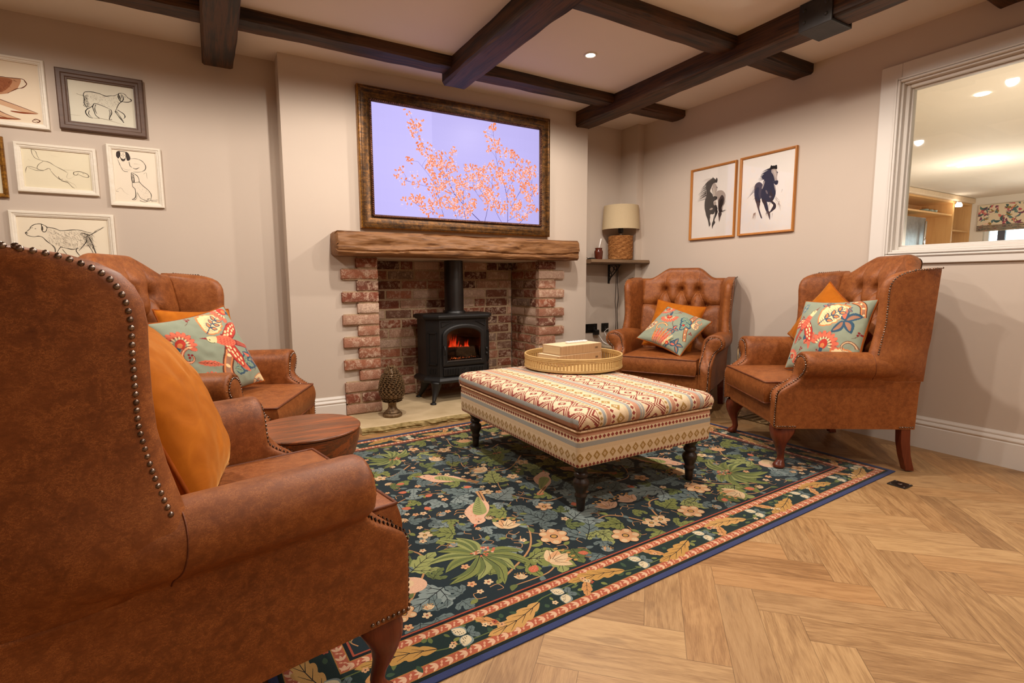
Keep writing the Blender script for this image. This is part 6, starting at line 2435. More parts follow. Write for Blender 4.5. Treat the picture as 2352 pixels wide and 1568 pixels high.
def dog_sepia(A, w_, h_):
    U = unproj([(-215, 30), (290, 100), (332, 545), (-150, 500)])
    s1, s2, s3 = rgb(186, 136, 100), rgb(150, 92, 60), rgb(204, 164, 130)
    blotch(A, w_, h_, U, [(-190, 300), (-60, 250), (40, 237), (70, 218), (100, 203), (150, 207), (205, 212), (190, 285), (170, 300), (140, 325), (100, 335), (60, 350), (45, 390), (-20, 420), (-150, 440)], s1, 0)
    blotch(A, w_, h_, U, [(70, 225), (110, 208), (160, 222), (150, 270), (120, 310), (85, 320), (66, 280)], s2, 1)
    blotch(A, w_, h_, U, [(-60, 300), (20, 262), (66, 240), (60, 300), (20, 340), (-60, 370)], s2, 1)
    blotch(A, w_, h_, U, [(-140, 400), (0, 400), (45, 395), (70, 420), (110, 460), (190, 503), (217, 512), (180, 517), (100, 492), (40, 452), (-60, 460)], s3, 1)
    blotch(A, w_, h_, U, [(60, 352), (150, 392), (230, 428), (303, 465), (250, 466), (160, 432), (60, 386)], s3, 1)
    blotch(A, w_, h_, U, [(165, 452), (230, 458), (300, 466), (230, 470), (170, 460)], rgb(132, 64, 34), 2)
    blotch(A, w_, h_, U, [(60, 496), (140, 504), (217, 512), (140, 517), (60, 508)], rgb(132, 64, 34), 2)
    strokes(A, w_, h_, U, [([(65, 215), (100, 203), (150, 207), (210, 210), (228, 225), (235, 250), (215, 278), (190, 285), (170, 300), (140, 325)], 1.3), ([(225, 222), (232, 240)], 2.6), ([(168, 222), (185, 235)], 1.0), ([(-20, 250), (40, 235), (70, 220)], 1.0), ([(45, 390), (70, 420), (110, 460), (190, 503), (217, 512)], 1.1),
        ([(60, 352), (150, 392), (230, 428), (303, 465)], 1.0), ([(0, 400), (40, 450), (100, 490), (180, 516)], 1.0), ([(275, 518), (290, 505), (312, 518), (300, 532), (278, 526), (275, 518)], 1.4), ([(282, 512), (305, 528)], 1.2)], rgb(98, 54, 32), rgb(150, 100, 70), .0021, 6)
    hatch(A, w_, h_, U([(70, 225), (160, 222), (150, 270), (85, 320)]), 120, 13, rgb(120, 66, 40), .0013, .05)

DG = 'framed dog drawings on the left wall'
picture('framed_drawing', 'drawing of a walking dog in a wide brown wood frame', 'picture', ('y', YL), -.678, -.272, 1.876, 2.208, .050, .030, m_brfr, simple('grey_drawing_paper', rgb(212, 206, 186), rgb(220, 214, 194), .8, scale=3), dog_dark, DG)
picture('framed_drawing', 'faint sketch of a leaping hound in a distressed white frame', 'picture', ('y', YL), -.888, -.528, 1.512, 1.782, .030, .020, m_whfr, m_paper, dog_run, DG)
picture('framed_drawing', 'portrait format dog sketches in a white frame, right end of the middle row', 'picture', ('y', YL), -.478, -.210, 1.464, 1.820, .026, .020, m_whfr, simple('pale_paper_sheet', rgb(228, 214, 192), rgb(234, 222, 202), .8, scale=3), dog_sit, DG)
picture('framed_drawing', 'shaggy dog facing left in a white frame just above the left chair', 'picture', ('y', YL), -.940, -.472, .985, 1.408, .030, .020, m_whfr, simple('cream_paper_sheet', rgb(228, 214, 188), rgb(234, 222, 198), .8, scale=3), dog_big, DG)
picture('framed_drawing', 'sepia spaniel stretching in a white frame cut by the left photo edge', 'picture', ('y', YL), -1.16, -.722, 1.860, 2.232, .028, .022, m_whfr, simple('sepia_wash_paper', rgb(226, 206, 178), rgb(232, 216, 190), .8, scale=3), dog_sepia, DG)
picture('framed_drawing', 'narrow sliver of a gilt framed sketch at the far left photo edge', 'picture', ('y', YL), -1.22, -.928, 1.475, 1.800, .022, .020, m_gold2, m_paper, dog_run, DG)

BLK = rgb(34, 28, 30)
def horse(A, w_, h_, k):
    r = random.Random(20 + k)
    g, g2, g3 = rgb(112, 98, 94), rgb(170, 154, 144), rgb(66, 54, 54)
    if k == 0:
        U = unproj([(85, 440), (742, 290), (712, 1435), (60, 1490)])
    else:
        U = unproj([(868, 255), (1685, 62), (1605, 1340), (808, 1420)])
    def B(P, c, l=1):
        blotch(A, w_, h_, U, P, c, l)
    def S(P, w0, c=BLK, w1=None, l=3):
        A.stroke([(x * w_, (1 - y) * h_) for x, y in U(P)], w0, c, w0 * .2 if w1 is None else w1, layer=l, n=5)
    def fan(p0, p1, q0, q1, n, w0, c, j=14):
        """dry brush strokes from the edge p0-p1 out to q0-q1."""
        for i in range(n):
            f = (i + r.random() * .6) / n
            a_ = (p0[0] + (p1[0] - p0[0]) * f, p0[1] + (p1[1] - p0[1]) * f)
            b_ = (q0[0] + (q1[0] - q0[0]) * f + r.uniform(-j, j), q0[1] + (q1[1] - q0[1]) * f + r.uniform(-j, j))
            m = ((a_[0] + b_[0]) / 2 + r.uniform(-j, j) * .5, (a_[1] + b_[1]) / 2 - r.uniform(0, j))
            S([a_, m, b_], w0 * r.uniform(.4, 1.3), c, .0003)
    if k == 0:
        B([(455, 742), (530, 728), (582, 780), (586, 850), (575, 920), (552, 985), (540, 1060), (510, 1100), (488, 1080), (478, 1000), (470, 900), (448, 820)], g2, 1)
        B([(480, 880), (530, 800), (568, 850), (560, 930), (532, 1000), (540, 1062), (500, 1100), (480, 1040), (474, 950)], g3, 2)
        B([(500, 900), (540, 850), (548, 930), (520, 1010), (522, 1070), (496, 1085), (486, 1000)], BLK, 3)
        B([(335, 562), (395, 535), (430, 560), (440, 600), (392, 622), (366, 680), (346, 740), (384, 790), (400, 850), (420, 885), (402, 908), (412, 948), (442, 952), (458, 990), (466, 1025), (430, 1058), (405, 1102), (360, 1105), (345, 1135), (300, 1152), (280, 1080), (262, 1000), (265, 900), (285, 820), (290, 740), (282, 680), (292, 618)], BLK, 3)
        B([(385, 632), (418, 614), (445, 650), (456, 700), (446, 760), (451, 820), (430, 868), (406, 850), (392, 770), (378, 700)], g2, 4)
        B([(396, 700), (410, 690), (420, 770), (424, 830), (406, 840), (398, 770)], rgb(190, 174, 160), 5)
        B([(393, 832), (420, 818), (456, 830), (452, 868), (426, 887), (403, 872)], BLK, 6)
        B([(370, 566), (390, 518), (400, 562)], BLK, 5)
        B([(422, 594), (444, 528), (459, 560), (448, 606)], BLK, 5)
        S([(444, 672), (458, 684), (452, 692)], .006, BLK, .003, 7)
        S([(372, 690), (378, 740), (390, 800)], .004, BLK, .002, 6)
        fan((320, 570), (285, 700), (240, 660), (180, 790), 12, .006, BLK)
        fan((290, 700), (285, 820), (170, 790), (190, 880), 12, .007, BLK)
        fan((285, 800), (270, 880), (170, 870), (158, 922), 6, .004, g3)
        fan((380, 540), (320, 590), (250, 560), (215, 600), 6, .002, g2)
        B([(400, 912), (438, 902), (442, 948), (412, 962)], g2, 5)
        B([(340, 1026), (375, 1000), (392, 1020), (360, 1038)], g2, 5)
        S([(460, 960), (468, 1000), (462, 1040)], .006, rgb(210, 196, 184), .001, 6)
        B([(284, 1100), (350, 1128), (346, 1200), (358, 1262), (337, 1298), (320, 1215), (300, 1150)], BLK, 3)
        B([(446, 1020), (470, 1058), (452, 1120), (420, 1195), (432, 1236), (400, 1292), (386, 1336), (380, 1262), (396, 1210), (420, 1125), (428, 1062)], BLK, 3)
        S([(410, 1120), (402, 1180), (406, 1210)], .004, BLK, .001)
        B([(480, 1078), (532, 1088), (515, 1150), (496, 1222), (486, 1170)], g3, 3)
        S([(500, 1150), (490, 1240)], .005, g, .0005)
        fan((530, 1050), (545, 1075), (608, 1030), (580, 1065), 5, .005, BLK, 8)
        fan((555, 970), (570, 930), (596, 900), (590, 880), 3, .003, g, 6)
        S([(335, 1290), (340, 1310)], .003, BLK)
    else:
        B([(1045, 652), (1110, 600), (1165, 640), (1152, 720), (1142, 850), (1100, 900), (1122, 960), (1090, 985), (1050, 900), (1034, 800)], g3, 1)
        B([(1060, 700), (1110, 690), (1100, 800), (1130, 900), (1100, 960), (1062, 900), (1044, 800)], BLK, 2)
        B([(1195, 560), (1320, 585), (1342, 640), (1366, 750), (1352, 830), (1312, 902), (1260, 915), (1200, 905), (1150, 885), (1140, 780), (1160, 680)], BLK, 3)
        B([(1285, 390), (1310, 345), (1380, 345), (1386, 395), (1322, 402), (1302, 440), (1332, 482), (1358, 562), (1320, 592), (1200, 570), (1148, 532), (1180, 480), (1220, 430)], BLK, 4)
        B([(1305, 402), (1370, 395), (1397, 450), (1388, 520), (1391, 578), (1360, 592), (1335, 500), (1310, 452)], g2, 5)
        B([(1330, 420), (1362, 412), (1378, 500), (1380, 560), (1356, 500)], rgb(192, 176, 162), 6)
        B([(1332, 592), (1402, 574), (1397, 630), (1360, 642)], BLK, 7)
        B([(1276, 402), (1296, 338), (1314, 346), (1306, 402)], BLK, 5)
        B([(1350, 350), (1384, 328), (1390, 368), (1372, 396)], BLK, 6)
        S([(1384, 440), (1400, 446), (1392, 462)], .006, BLK, .003, 8)
        B([(1066, 925), (1122, 930), (1112, 1020), (1152, 1160), (1132, 1162), (1095, 1052)], g3, 3)
        B([(1150, 888), (1222, 902), (1252, 1042), (1240, 1102), (1200, 1022), (1178, 952)], BLK, 3)
        B([(1296, 888), (1362, 940), (1366, 1002), (1330, 1042), (1264, 1088), (1298, 1022), (1326, 962), (1298, 930)], BLK, 3)
        B([(1232, 1060), (1272, 1072), (1274, 1190), (1254, 1152)], g3, 3)
        B([(1208, 735), (1226, 730), (1244, 775), (1228, 786)], g, 5)
        B([(1262, 825), (1282, 815), (1300, 830), (1278, 848)], g, 5)
        B([(1180, 600), (1200, 590), (1170, 690), (1150, 700)], g2, 4)
        B([(1340, 640), (1360, 660), (1372, 740), (1356, 720)], g2, 4)
        S([(1300, 900), (1262, 960), (1258, 1040)], .004, BLK, .001)
        fan((1290, 380), (1190, 480), (1165, 425), (1120, 550), 12, .006, BLK)
        fan((1200, 540), (1160, 570), (1110, 560), (1105, 590), 5, .004, g3)
        fan((1060, 640), (1040, 760), (975, 735), (925, 900), 8, .003, g)
        fan((1045, 780), (1040, 880), (1010, 830), (1020, 920), 5, .003, g2)
        fan((1360, 820), (1360, 900), (1420, 870), (1432, 1040), 5, .003, g2)
        fan((1410, 900), (1400, 940), (1440, 930), (1430, 1060), 4, .006, g2)
        S([(1470, 712), (1452, 762)], .004, g2)
        fan((1050, 1080), (1020, 1100), (1045, 1190), (985, 1185), 6, .006, rgb(150, 122, 108), 8)
        fan((1230, 1060), (1210, 1090), (1240, 1140), (1200, 1120), 4, .003, g)
        S([(1310, 1090), (1304, 1165)], .003, g)
HG = 'oak framed horse prints on the right wall'
picture('framed_print', 'ink wash print of a black horse with flying mane, the one nearer the alcove', 'picture', ('x', XR), 2.733, 3.180, 1.351, 1.945, .016, .024, m_oakfr, m_paperw, lambda A, w_, h_: horse(A, w_, h_, 0), HG, glassy=True)
picture('framed_print', 'ink wash print of a galloping horse, the one nearer the internal window', 'picture', ('x', XR), 2.247, 2.700, 1.353, 1.949, .016, .024, m_oakfr, m_paperw, lambda A, w_, h_: horse(A, w_, h_, 1), HG, glassy=True)

# ------------------------------------------------------------------ alcove shelf and what stands on it
def alcove():
    # waney shelf board
    x0, x1, yb, yf, z0, z1 = CX1 + .001, XR - .001, YA - .001, 3.655, 1.166, 1.203
    rs = []
    n = 40
    for i in range(n + 1):
        x = x0 + (x1 - x0) * i / n
        w_ = .010 * noise.noise(Vector((x * 6, 1, 1))) + .004 * noise.noise(Vector((x * 22, 1, 1)))
        y2 = YC - .012 if x > 3.574 else yb
        yfx = yf + (.10 if i == 0 else 0) * 0 + .05 * (1 - i / n)
        rs.append([(x, yfx + w_, z0 + .010), (x, yfx + .004 + w_, z1 - .008), (x, yfx + .014 + w_, z1), (x, y2, z1), (x, y2, z0), (x, yfx + .016 + w_, z0)])
    o = MB().rings(rs).build('alcove_shelf', m_shelfw, smooth=True, angle=40)
    tag(o, 'weathered wooden shelf board across the right hand alcove', 'shelf')
    # cast bracket
    t = thing('shelf_bracket', 'ornate black iron bracket under the alcove shelf', 'bracket', (3.44, YA, z0))
    b = MB().box(-.010, .010, -.008, 0, -.185, 0).box(-.010, .010, -.17, 0, -.008, 0)
    b.build('plate', m_iron, t)
    MB().tube([(0, -.16, -.010), (0, -.13, -.05), (0, -.08, -.09), (0, -.03, -.13), (0, -.006, -.175)], .0055, 8).build('brace', m_iron, t, smooth=True)
    for cy_, cz_, r_ in ((-.045, -.045, .030), (-.10, -.035, .020), (-.030, -.10, .018)):
        MB().tube([(0, cy_ + r_ * math.cos(a), cz_ + r_ * math.sin(a)) for a in np.linspace(0, 2 * PI, 20, endpoint=False)], .004, 6, closed=True).build('scrollwork', m_iron, t, smooth=True)
    # lamp
    lx, ly = 3.462, 3.86
    t = thing('table_lamp', 'unlit table lamp with rope wound base and beige drum shade on the alcove shelf', 'lamp', (lx, ly, z1 + .0015))
    MB().lathe([(0, 0), (.108, 0), (.108, .230), (0, .232)], 40).build('base_core', m_ropebase, t)
    b = MB()
    pts = []
    turns = 18
    for k in range(turns * 36):
        a = 2 * PI * k / 36
        z = .006 + .222 * k / (turns * 36)
        pts.append((.112 * math.cos(a), .112 * math.sin(a), z))
    rad = [.0068 + .0016 * math.sin(k * 1.35) for k in range(len(pts))]
    b.tube(pts, rad, 8)
    b.build('rope_winding', m_ropebase, t, smooth=True)
    MB().lathe([(.0, .230), (.012, .230), (.012, .268), (0, .268)], 16).build('stem', m_chrome, t, smooth=True)
    MB().lathe([(0, .262), (.022, .262), (.024, .27), (.024, .330), (0, .332)], 20).build('lamp_holder', m_black, t, smooth=True, angle=40)
    s = MB().lathe([(.178, .290), (.163, .512), (.161, .512), (.176, .290)], 56, cap=False)
    s.build('lamp_shade', m_shade, t, smooth=True, angle=50)
    MB().tube([(.1615 * math.cos(2 * PI * k / 48), .1615 * math.sin(2 * PI * k / 48), .512) for k in range(48)], .002, 6, closed=True).build('shade_ring', m_shade, t, smooth=True)
    for k in range(3):
        a = 2 * PI * k / 3
        MB().tube([(0, 0, .332), (.08 * math.cos(a), .08 * math.sin(a), .40), (.160 * math.cos(a), .160 * math.sin(a), .505)], .0016, 6).build('shade_carrier', m_chrome, t)
    tag(MB().tube([(3.566, 3.986, 1.158), (3.553, 3.990, 1.14), (3.548, 3.988, 1.0), (3.560, 3.985, .84), (3.545, 3.985, .72), (3.560, 3.985, .50)], .0028, 6).build('lamp_cable', m_black, smooth=True), 'thin black cable hanging from the alcove shelf behind the corner chair', 'cable')
    tag(MB().tube([(3.535, 3.99, 1.155), (3.528, 3.985, 1.02), (3.520, 3.985, .80), (3.535, 3.985, .62), (3.528, 3.985, .48)], .0024, 6).build('power_cable', m_black, smooth=True), 'second thin cable hanging slack beside the first, left of it', 'cable')
    # jar with a stick
    t = thing('stoneware_jar', 'small brown glazed jar on the alcove shelf left of the lamp', 'jar', (3.205, 3.875, z1 + .0005))
    MB().lathe([(0, 0), (.034, 0), (.036, .01), (.040, .07), (.040, .082), (.032, .092), (.031, .100), (.034, .104), (.034, .112), (.029, .113), (.028, .09), (.0, .088)], 28).build('body', m_jar, t, smooth=True, angle=60)
    tag(MB().tube([(3.205, 3.875, z1 + .092), (3.228, 3.868, z1 + .200)], [.0050, .0065], 8).build('white_stick', m_white, smooth=True), 'slim white stick standing in the brown jar', 'stick')
    # glasses / black gadget lying at the left
    tag(MB().box(3.085, 3.150, 3.84, 3.90, z1 + .0005, z1 + .014).box(3.10, 3.14, 3.85, 3.89, z1 + .014, z1 + .020).build('black_gadget', m_black, bevel=.004), 'small black gadget lying on the alcove shelf against the chimney', 'gadget')
    tag(MB().tube([(3.085, 3.87, z1 + .012), (3.04, 3.88, z1 + .03), (3.02, 3.90, z1 + .08)], .0022, 6).build('gadget_cable', m_black, smooth=True), 'short black lead curling up from the shelf gadget', 'cable')
    # sockets
    for x, lab, wd in ((3.225, 'black double socket low on the alcove wall beside the chimney', .148), (3.40, 'black single socket low on the alcove wall, right of the double one', .088)):
        t = thing('wall_socket', lab, 'socket', (x, YA, .545), group='black sockets in the alcove')
        MB().box(-wd / 2, wd / 2, -.008, 0, -.043, .043).build('plate', simple('black_nickel_plate', rgb(30, 27, 24), rgb(44, 40, 36), .25, .7), t, bevel=.002)
        for q in ((-.035, .035) if wd > .1 else (0,)):
            MB().box(q - .012, q + .012, -.0105, -.0075, -.018, .012).build('socket_face', m_black, t)
            MB().box(q - .006, q + .006, -.012, -.0075, .018, .030).build('switch', m_black, t)
    t = thing('plug', 'black plug adapter pushed into the double socket', 'plug', (3.265, YA - .0122, .505))
    MB().box(-.028, .028, -.040, 0, -.025, .025).build('body', m_black, t, bevel=.006)
    # round stool/box table with the set top box
    t = thing('low_table', 'low pale round table holding the black media box in the alcove', 'table', (3.30, 3.70, 0))
    MB().lathe([(0, .385), (.155, .385), (.160, .392), (.160, .404), (.155, .410), (0, .410)], 48).build('table_top', simple('pale_grey_wood', rgb(148, 132, 110), rgb(170, 154, 130), .6, stretch=(1, 12, 1)), t, smooth=True, angle=40)
    for k in range(3):
        a = 2 * PI * k / 3 + .4
        MB().tube([(.08 * math.cos(a), .08 * math.sin(a), .387), (.13 * math.cos(a), .13 * math.sin(a), 0)], [.015, .011], 12).build('leg', simple('pale_beech', rgb(168, 144, 112), None, .6), t, smooth=True)
    tag(MB().box(3.235, 3.415, 3.62, 3.76, .4110, .468).build('media_box', m_black, bevel=.003), 'black media box on the low round table beside the corner chair', 'media box')
    tag(MB().tube([(3.25, 3.775, .45), (3.28, 3.86, .52), (3.36, 3.90, .545), (3.40, 3.95, .53), (3.40, 3.985, .53)], .0025, 6).build('white_cable', m_white, smooth=True), 'white cable looping from the media box to the wall socket', 'cable')
    tag(MB().tube([(3.185, 3.60, .413), (3.20, 3.64, .420), (3.19, 3.72, .418), (3.215, 3.80, .43), (3.265, 3.925, .48)], .0045, 6).build('white_lead', m_white, smooth=True), 'white lead lying on the low round table beside the media box', 'cable')
alcove()

# ------------------------------------------------------------------ log basket
def logbasket():
    cx, cy = 3.455, 2.235
    t = thing('log_basket', 'antique brass wire log holder against the right wall between two chairs', 'log holder', (cx, cy, 0))
    R = .16
    W = .005
    for yy in (-.155, .155):
        P = [(R * 1.05 * math.cos(a), yy, .30 + R * 1.35 * math.sin(a)) for a in np.linspace(PI, 2 * PI, 20)]
        MB().tube([(-.168, yy, .52)] + P + [(.168, yy, .52)], W, 8).build('hoop', m_brass, t, smooth=True)
        MB().tube([(-.168, yy, .52), (.168, yy, .52)], W, 8).build('top_bar', m_brass, t, smooth=True)
        MB().tube([(-.150, yy, .445), (.150, yy, .445)], W * .8, 8).build('cross_bar', m_brass, t, smooth=True)
        for xx in (-.15, .15):
            MB().tube([(xx * .45, yy, .118), (xx, yy, .006)], W, 8).build('foot', m_brass, t, smooth=True)
    for xx in (-.168, .168):
        MB().tube([(xx, -.155, .52), (xx, .155, .52)], W, 8).build('top_rail', m_brass, t, smooth=True)
    for xx, zz in ((-.12, .175), (0, .0875), (.12, .175)):
        MB().tube([(xx, -.155, zz), (xx, .155, zz)], W * .8, 8).build('cradle_bar', m_brass, t, smooth=True)
    for k in range(6):
        MB().tube([(-.150, -.135 + .054 * k, .0065), (.150, -.135 + .054 * k, .0065)], .003, 6).build('base_wire', m_brass, t, smooth=True)
    MB().tube([(-.15, -.155, .006), (-.15, .155, .006)], .004, 6).build('base_rail', m_brass, t, smooth=True)
    MB().tube([(.15, -.155, .006), (.15, .155, .006)], .004, 6).build('base_rail', m_brass, t, smooth=True)
    spots = [(.0, .150, .052), (-.085, .225, .050), (.085, .222, .048), (.0, .279, .052), (-.095, .335, .052), (.098, .330, .050), (.0, .384, .050), (-.085, .405 + .02, .038), (.085, .418, .036)]
    labs = ['split log at the bottom of the wire holder', 'log on the left of the second layer of the holder', 'log on the right of the second layer of the holder', 'log in the middle of the holder', 'pale ended log at the left of the upper layer', 'pale ended log at the right of the upper layer', 'log in the centre of the top layer', 'thin log at the top left of the stack', 'thin log at the top right of the stack']
    for (x, z, r_), lab in zip(spots, labs):
        l = thing('firewood_log', lab, 'log', (cx + x, cy, z), group='logs in the wire holder')
        ring = [[(r_ * (1 + .06 * noise.noise(Vector((k * .9, x * 20, z * 20)))) * math.cos(2 * PI * k / 18), y, r_ * (1 + .06 * noise.noise(Vector((k * .9, x * 20, z * 20)))) * math.sin(2 * PI * k / 18)) for k in range(18)] for y in (-.14, 0, .14)]
        MB().rings(ring).build('bark', m_bark, l, smooth=True, angle=40)
        for s in (-1, 1):
            MB().cyl((0, s * .140, 0), (0, s * .1415, 0), r_ * .93, n=18).build('cut_end', m_logend, l)
logbasket()

# ------------------------------------------------------------------ floor socket plate
def floorplate():
    t = thing('floor_socket', 'small dark metal floor socket plate set in the oak floor off the rug corner', 'floor socket', (2.875, 1.157, .0004), math.radians(0))
    MB().box(-.040, .040, -.040, .040, 0, .006).build('plate', simple('dark_nickel', rgb(40, 34, 30), rgb(64, 56, 48), .3, .7), t, bevel=.003)
    for sx in (-1, 1):
        for sy in (-1, 1):
            MB().lathe([(0, 0), (.0045, 0), (.004, .0016), (0, .0018)], 10, (sx * .029, sy * .029, .006)).build('screw', m_chrome, t, smooth=True)
    MB().lathe([(0, 0), (.010, 0), (.009, .0012), (0, .0016)], 16, (0, 0, .006), sx=1.4).build('key_cap', m_chrome, t, smooth=True)
floorplate()

# ------------------------------------------------------------------ the kitchen beyond the window
def kitchen():
    KX0, KX1, KY0, KY1 = XR + WT, 12.1, -2.4, 4.72
    struct(MB().box(KX0, KX1 + .2, KY0, KY1, H, H + .1).build('ceiling_kitchen', m_kwall))
    struct(MB().box(KX0, KX1 + .2, KY1, KY1 + .1, 0, H).build('wall_kitchen_left', m_kwall))
    struct(MB().box(KX0, KX1 + .2, KY0 - .1, KY0, 0, H).build('wall_kitchen_right', m_kwall))
    struct(MB().box(KX0 - .02, KX0, 4.02, KY1, 0, H).build('wall_kitchen_near', m_kwall))
    struct(MB().box(KX0, KX1, KY0, KY1, -.002, -.001).build('floor_kitchen', simple('kitchen_floor_tile', rgb(196, 184, 166), None, .5)))
    # far wall with window opening  y 2.2..3.90, z 1.05..2.0
    b = MB()
    b.box(KX1, KX1 + .2, 3.92, KY1, 0, H).box(KX1, KX1 + .2, KY0, 1.9, 0, H).box(KX1, KX1 + .2, 1.9, 3.92, 0, 1.0).box(KX1, KX1 + .2, 1.9, 3.92, 2.05, H)
    struct(b.build('wall_kitchen_far', m_kwall))
    t = thing('window_2', 'kitchen window', 'window', (KX1 + .1, 2.9, 1.0))
    t['kind'] = 'structure'
    MB().box(-.03, .03, .96, 1.02, 0, 1.05).box(-.03, .03, -1.0, -.94, 0, 1.05).box(-.03, .03, -.94, .96, 0, .06).box(-.03, .03, -.94, .96, .99, 1.05).build('frame', m_trim, t)
    MB().box(-.03, .03, .74, .84, .06, .99).build('mullion', simple('grey_window_profile', rgb(70, 72, 84), None, .5), t)
    MB().box(-.004, .004, -.94, .96, .06, .99).build('pane', m_glass, t)
    # blind
    a = Art()
    r = random.Random(17)
    W, Hh = 2.2, .46
    cols = [rgb(190, 90, 96), rgb(206, 120, 104), rgb(84, 110, 112), rgb(64, 92, 90), rgb(150, 120, 60), rgb(232, 190, 160), rgb(120, 60, 84), rgb(96, 128, 120)]
    a.poly([(0, 0), (W, 0), (W, Hh), (0, Hh)], rgb(222, 204, 172), 0)
    for k in range(420):
        a.leaf(r.uniform(0, W), r.uniform(0, Hh), r.uniform(0, 6.3), r.uniform(.04, .12), r.uniform(.008, .022), r.choice(cols), 0, layer=1 + (k % 6), bend=.2)
    keep = []
    for p, c, l in a.s:
        q = p.copy()
        q[:, 0] = np.clip(q[:, 0], 0, W)
        q[:, 1] = np.clip(q[:, 1], 0, Hh)
        keep.append((q, c, l))
    a.s = keep
    t = thing('roman_blind', 'floral roman blind half raised over the kitchen window', 'blind', (KX1 - .03, 4.0, 1.865), 0)
    a.build('printed_fabric', m_print, t, (-.012, 0, 0), (0, -1, 0), (0, 0, 1), (-1, 0, 0), .001, .0003)
    b = MB()
    b.box(-.011, .02, -W, 0, 0, Hh)
    b.build('backing', simple('blind_lining', rgb(216, 200, 170), None, .9), t)
    for zz, d in ((.0, .035), (.035, .030), (.07, .025)):
        bb = MB()
        bb.tube([(-.012 - d * .3, -W, zz + .02), (-.012 - d * .3, 0, zz + .02)], .014, 8)
        bb.build('fold', simple('blind_fold', rgb(196, 170, 140), rgb(90, 104, 104), .9, scale=9), t, smooth=True)
    # oak cabinetry along the left side: open compartments facing -y at y = 4.11
    x0, x1, yf, yb = 9.3, 12.42, 4.11, 4.60
    x1 = 12.09
    def comp(name, lab, a0, a1, z0, z1, shelf=None):
        t = thing(name, lab, 'cabinet', (a0, yb, 0), group='oak kitchen cabinets')
        w_ = a1 - a0
        dy = yb - yf
        MB().box(0, .025, -dy, 0, z0, z1).build('side_panel', m_koak, t)
        MB().box(w_ - .025, w_, -dy, 0, z0, z1).build('side_panel', m_koak, t)
        MB().box(.025, w_ - .025, -.02, 0, z0, z1).build('back_panel', m_koak, t)
        MB().box(.025, w_ - .025, -dy, -.02, z0, z0 + .03).build('bottom', m_koak, t)
        MB().box(.025, w_ - .025, -dy, -.02, z1 - .03, z1).build('top', m_koak, t)
        for s in (shelf or []):
            MB().box(.025, w_ - .025, -dy + .01, -.02, s - .014, s + .014).build('shelf', m_koak, t)
        return t
    comp('kitchen_cabinet', 'tall oak kitchen unit with glass bowls on its upper shelf', 9.30, 11.345, .0, 2.37, [1.25, 2.13])
    comp('kitchen_cabinet', 'narrow oak kitchen unit beside the kitchen window', 11.347, 12.09, .0, 2.37, [1.25, 1.875])
    t = MB().box(9.28, 12.1, 4.06, 4.60, 2.372, 2.468).build('cabinet_cornice', simple('cream_cornice', rgb(214, 190, 158), None, .6), bevel=.02)
    tag(t, 'pale cornice board running along the top of the oak kitchen units', 'cornice')
    t = thing('larder_fridge', 'grey steel appliance standing in the tall oak kitchen unit', 'appliance', (9.90, 4.35, 1.265))
    MB().box(-.55, .50, -.22, .2, 0, .765).build('body', simple('brushed_grey_steel', rgb(128, 122, 116), rgb(146, 140, 132), .3, .6), t, bevel=.005)
    MB().tube([(.38, -.26, .06), (.38, -.27, .70)], .018, 10).build('handle', m_chrome, t, smooth=True)
    for k, x in enumerate((10.72, 10.90, 11.06)):
        t = thing('glass_bowl', 'small glass bowl on the upper oak kitchen shelf', 'bowl', (x, 4.30, 2.1450), group='glass bowls on the kitchen shelf')
        MB().lathe([(0, 0), (.035, 0), (.06, .035), (.065, .07), (.061, .07), (.055, .036), (.03, .008), (0, .008)], 24).build('bowl', simple('pale_green_glass', rgb(150, 168, 156), None, .1), t, smooth=True)
    t = thing('ceramic_vase', 'dark vase on the shelf of the narrow kitchen unit', 'vase', (11.50, 4.36, 1.8900))
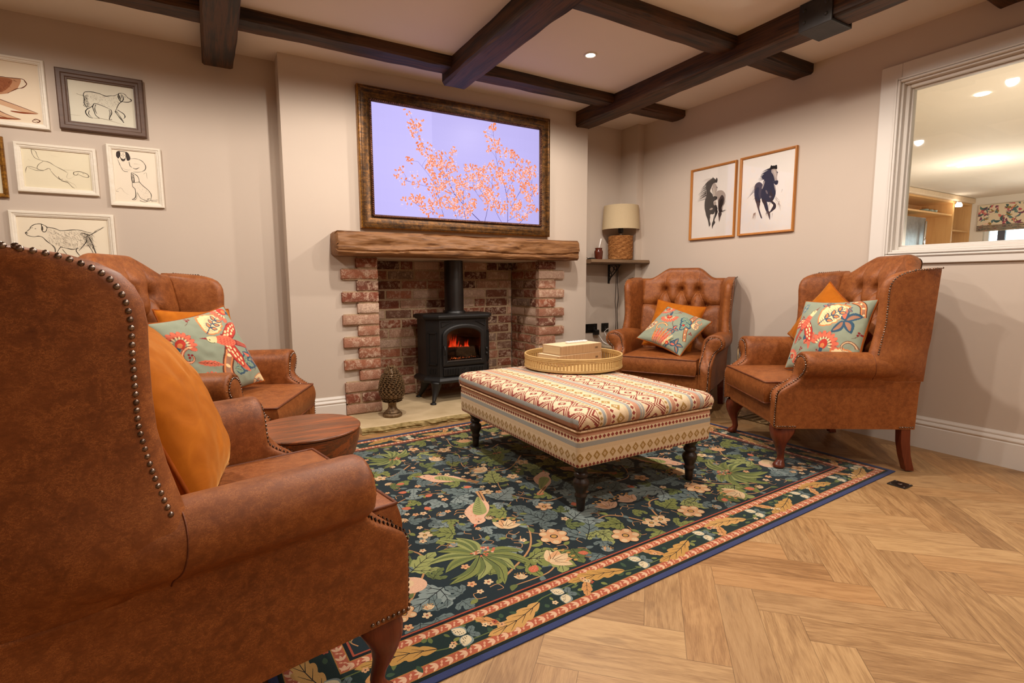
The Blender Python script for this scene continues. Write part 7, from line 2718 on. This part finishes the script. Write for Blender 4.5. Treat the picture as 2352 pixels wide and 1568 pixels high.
    MB().lathe([(0, 0), (.06, 0), (.09, .09), (.08, .2), (.035, .27), (.045, .33), (.0, .33)], 24).build('body', simple('slate_ceramic', rgb(84, 84, 90), None, .3), t, smooth=True)
    # ceiling lights
    for (x, y, lab, r_) in ((8.4, 2.80, 'large round flush ceiling light in the kitchen', .19), (5.40, 1.84, 'small recessed ceiling light nearest the window in the kitchen', .045), (8.35, 3.09, 'small recessed light left of the round kitchen light', .04), (8.55, 3.06, 'second small recessed light left of the round kitchen light', .04)):
        t = thing('kitchen_ceiling_light', lab, 'ceiling light', (x, y, H))
        MB().lathe([(0, -.030 if r_ > .1 else -.004), (r_ * .9, -.024 if r_ > .1 else -.004), (r_, -.006), (r_, -.001), (0, -.001)], 32).build('diffuser', m_lampon, t, smooth=True)
    t = thing('spot_light_bar', 'bright spotlight fixed at the top of the oak unit divider', 'spotlight', (11.28, 4.02, 2.26))
    MB().lathe([(0, .0), (.045, .0), (.05, .03), (.03, .07), (0, .075)], 20).build('lens', m_lampon, t, smooth=True)
    MB().tube([(0, .0, .07), (0, .05, .10), (0, .08, .108)], .008, 8).build('arm', m_chrome, t, smooth=True)
    # greenery outside the kitchen window
    b = MB()
    rr = random.Random(2)
    for k in range(900):
        x, y, z = 15 + rr.uniform(-.6, .6), rr.uniform(-1, 7), rr.uniform(0, 2.6)
        v = Vector((rr.uniform(-1, 1), rr.uniform(-1, 1), rr.uniform(-1, 1))).normalized() * .16
        u = v.orthogonal().normalized() * .09
        b.add([(x - v.x, y - v.y, z - v.z), (x + u.x, y + u.y, z + u.z), (x + v.x, y + v.y, z + v.z), (x - u.x, y - u.y, z - u.z)], [(0, 1, 2, 3)])
    h = b.build('garden_hedge', simple('pale_spring_leaves', rgb(190, 215, 190), rgb(235, 245, 235), .7), fixn=False)
    tag(h, 'leafy hedge outside the kitchen window', 'hedge')
    g = MB().box(12.3, 20, -4, 9, -.05, -.01).build('garden_ground', simple('garden_gravel', rgb(170, 170, 160), None, .9))
    g['kind'] = 'structure'
kitchen()
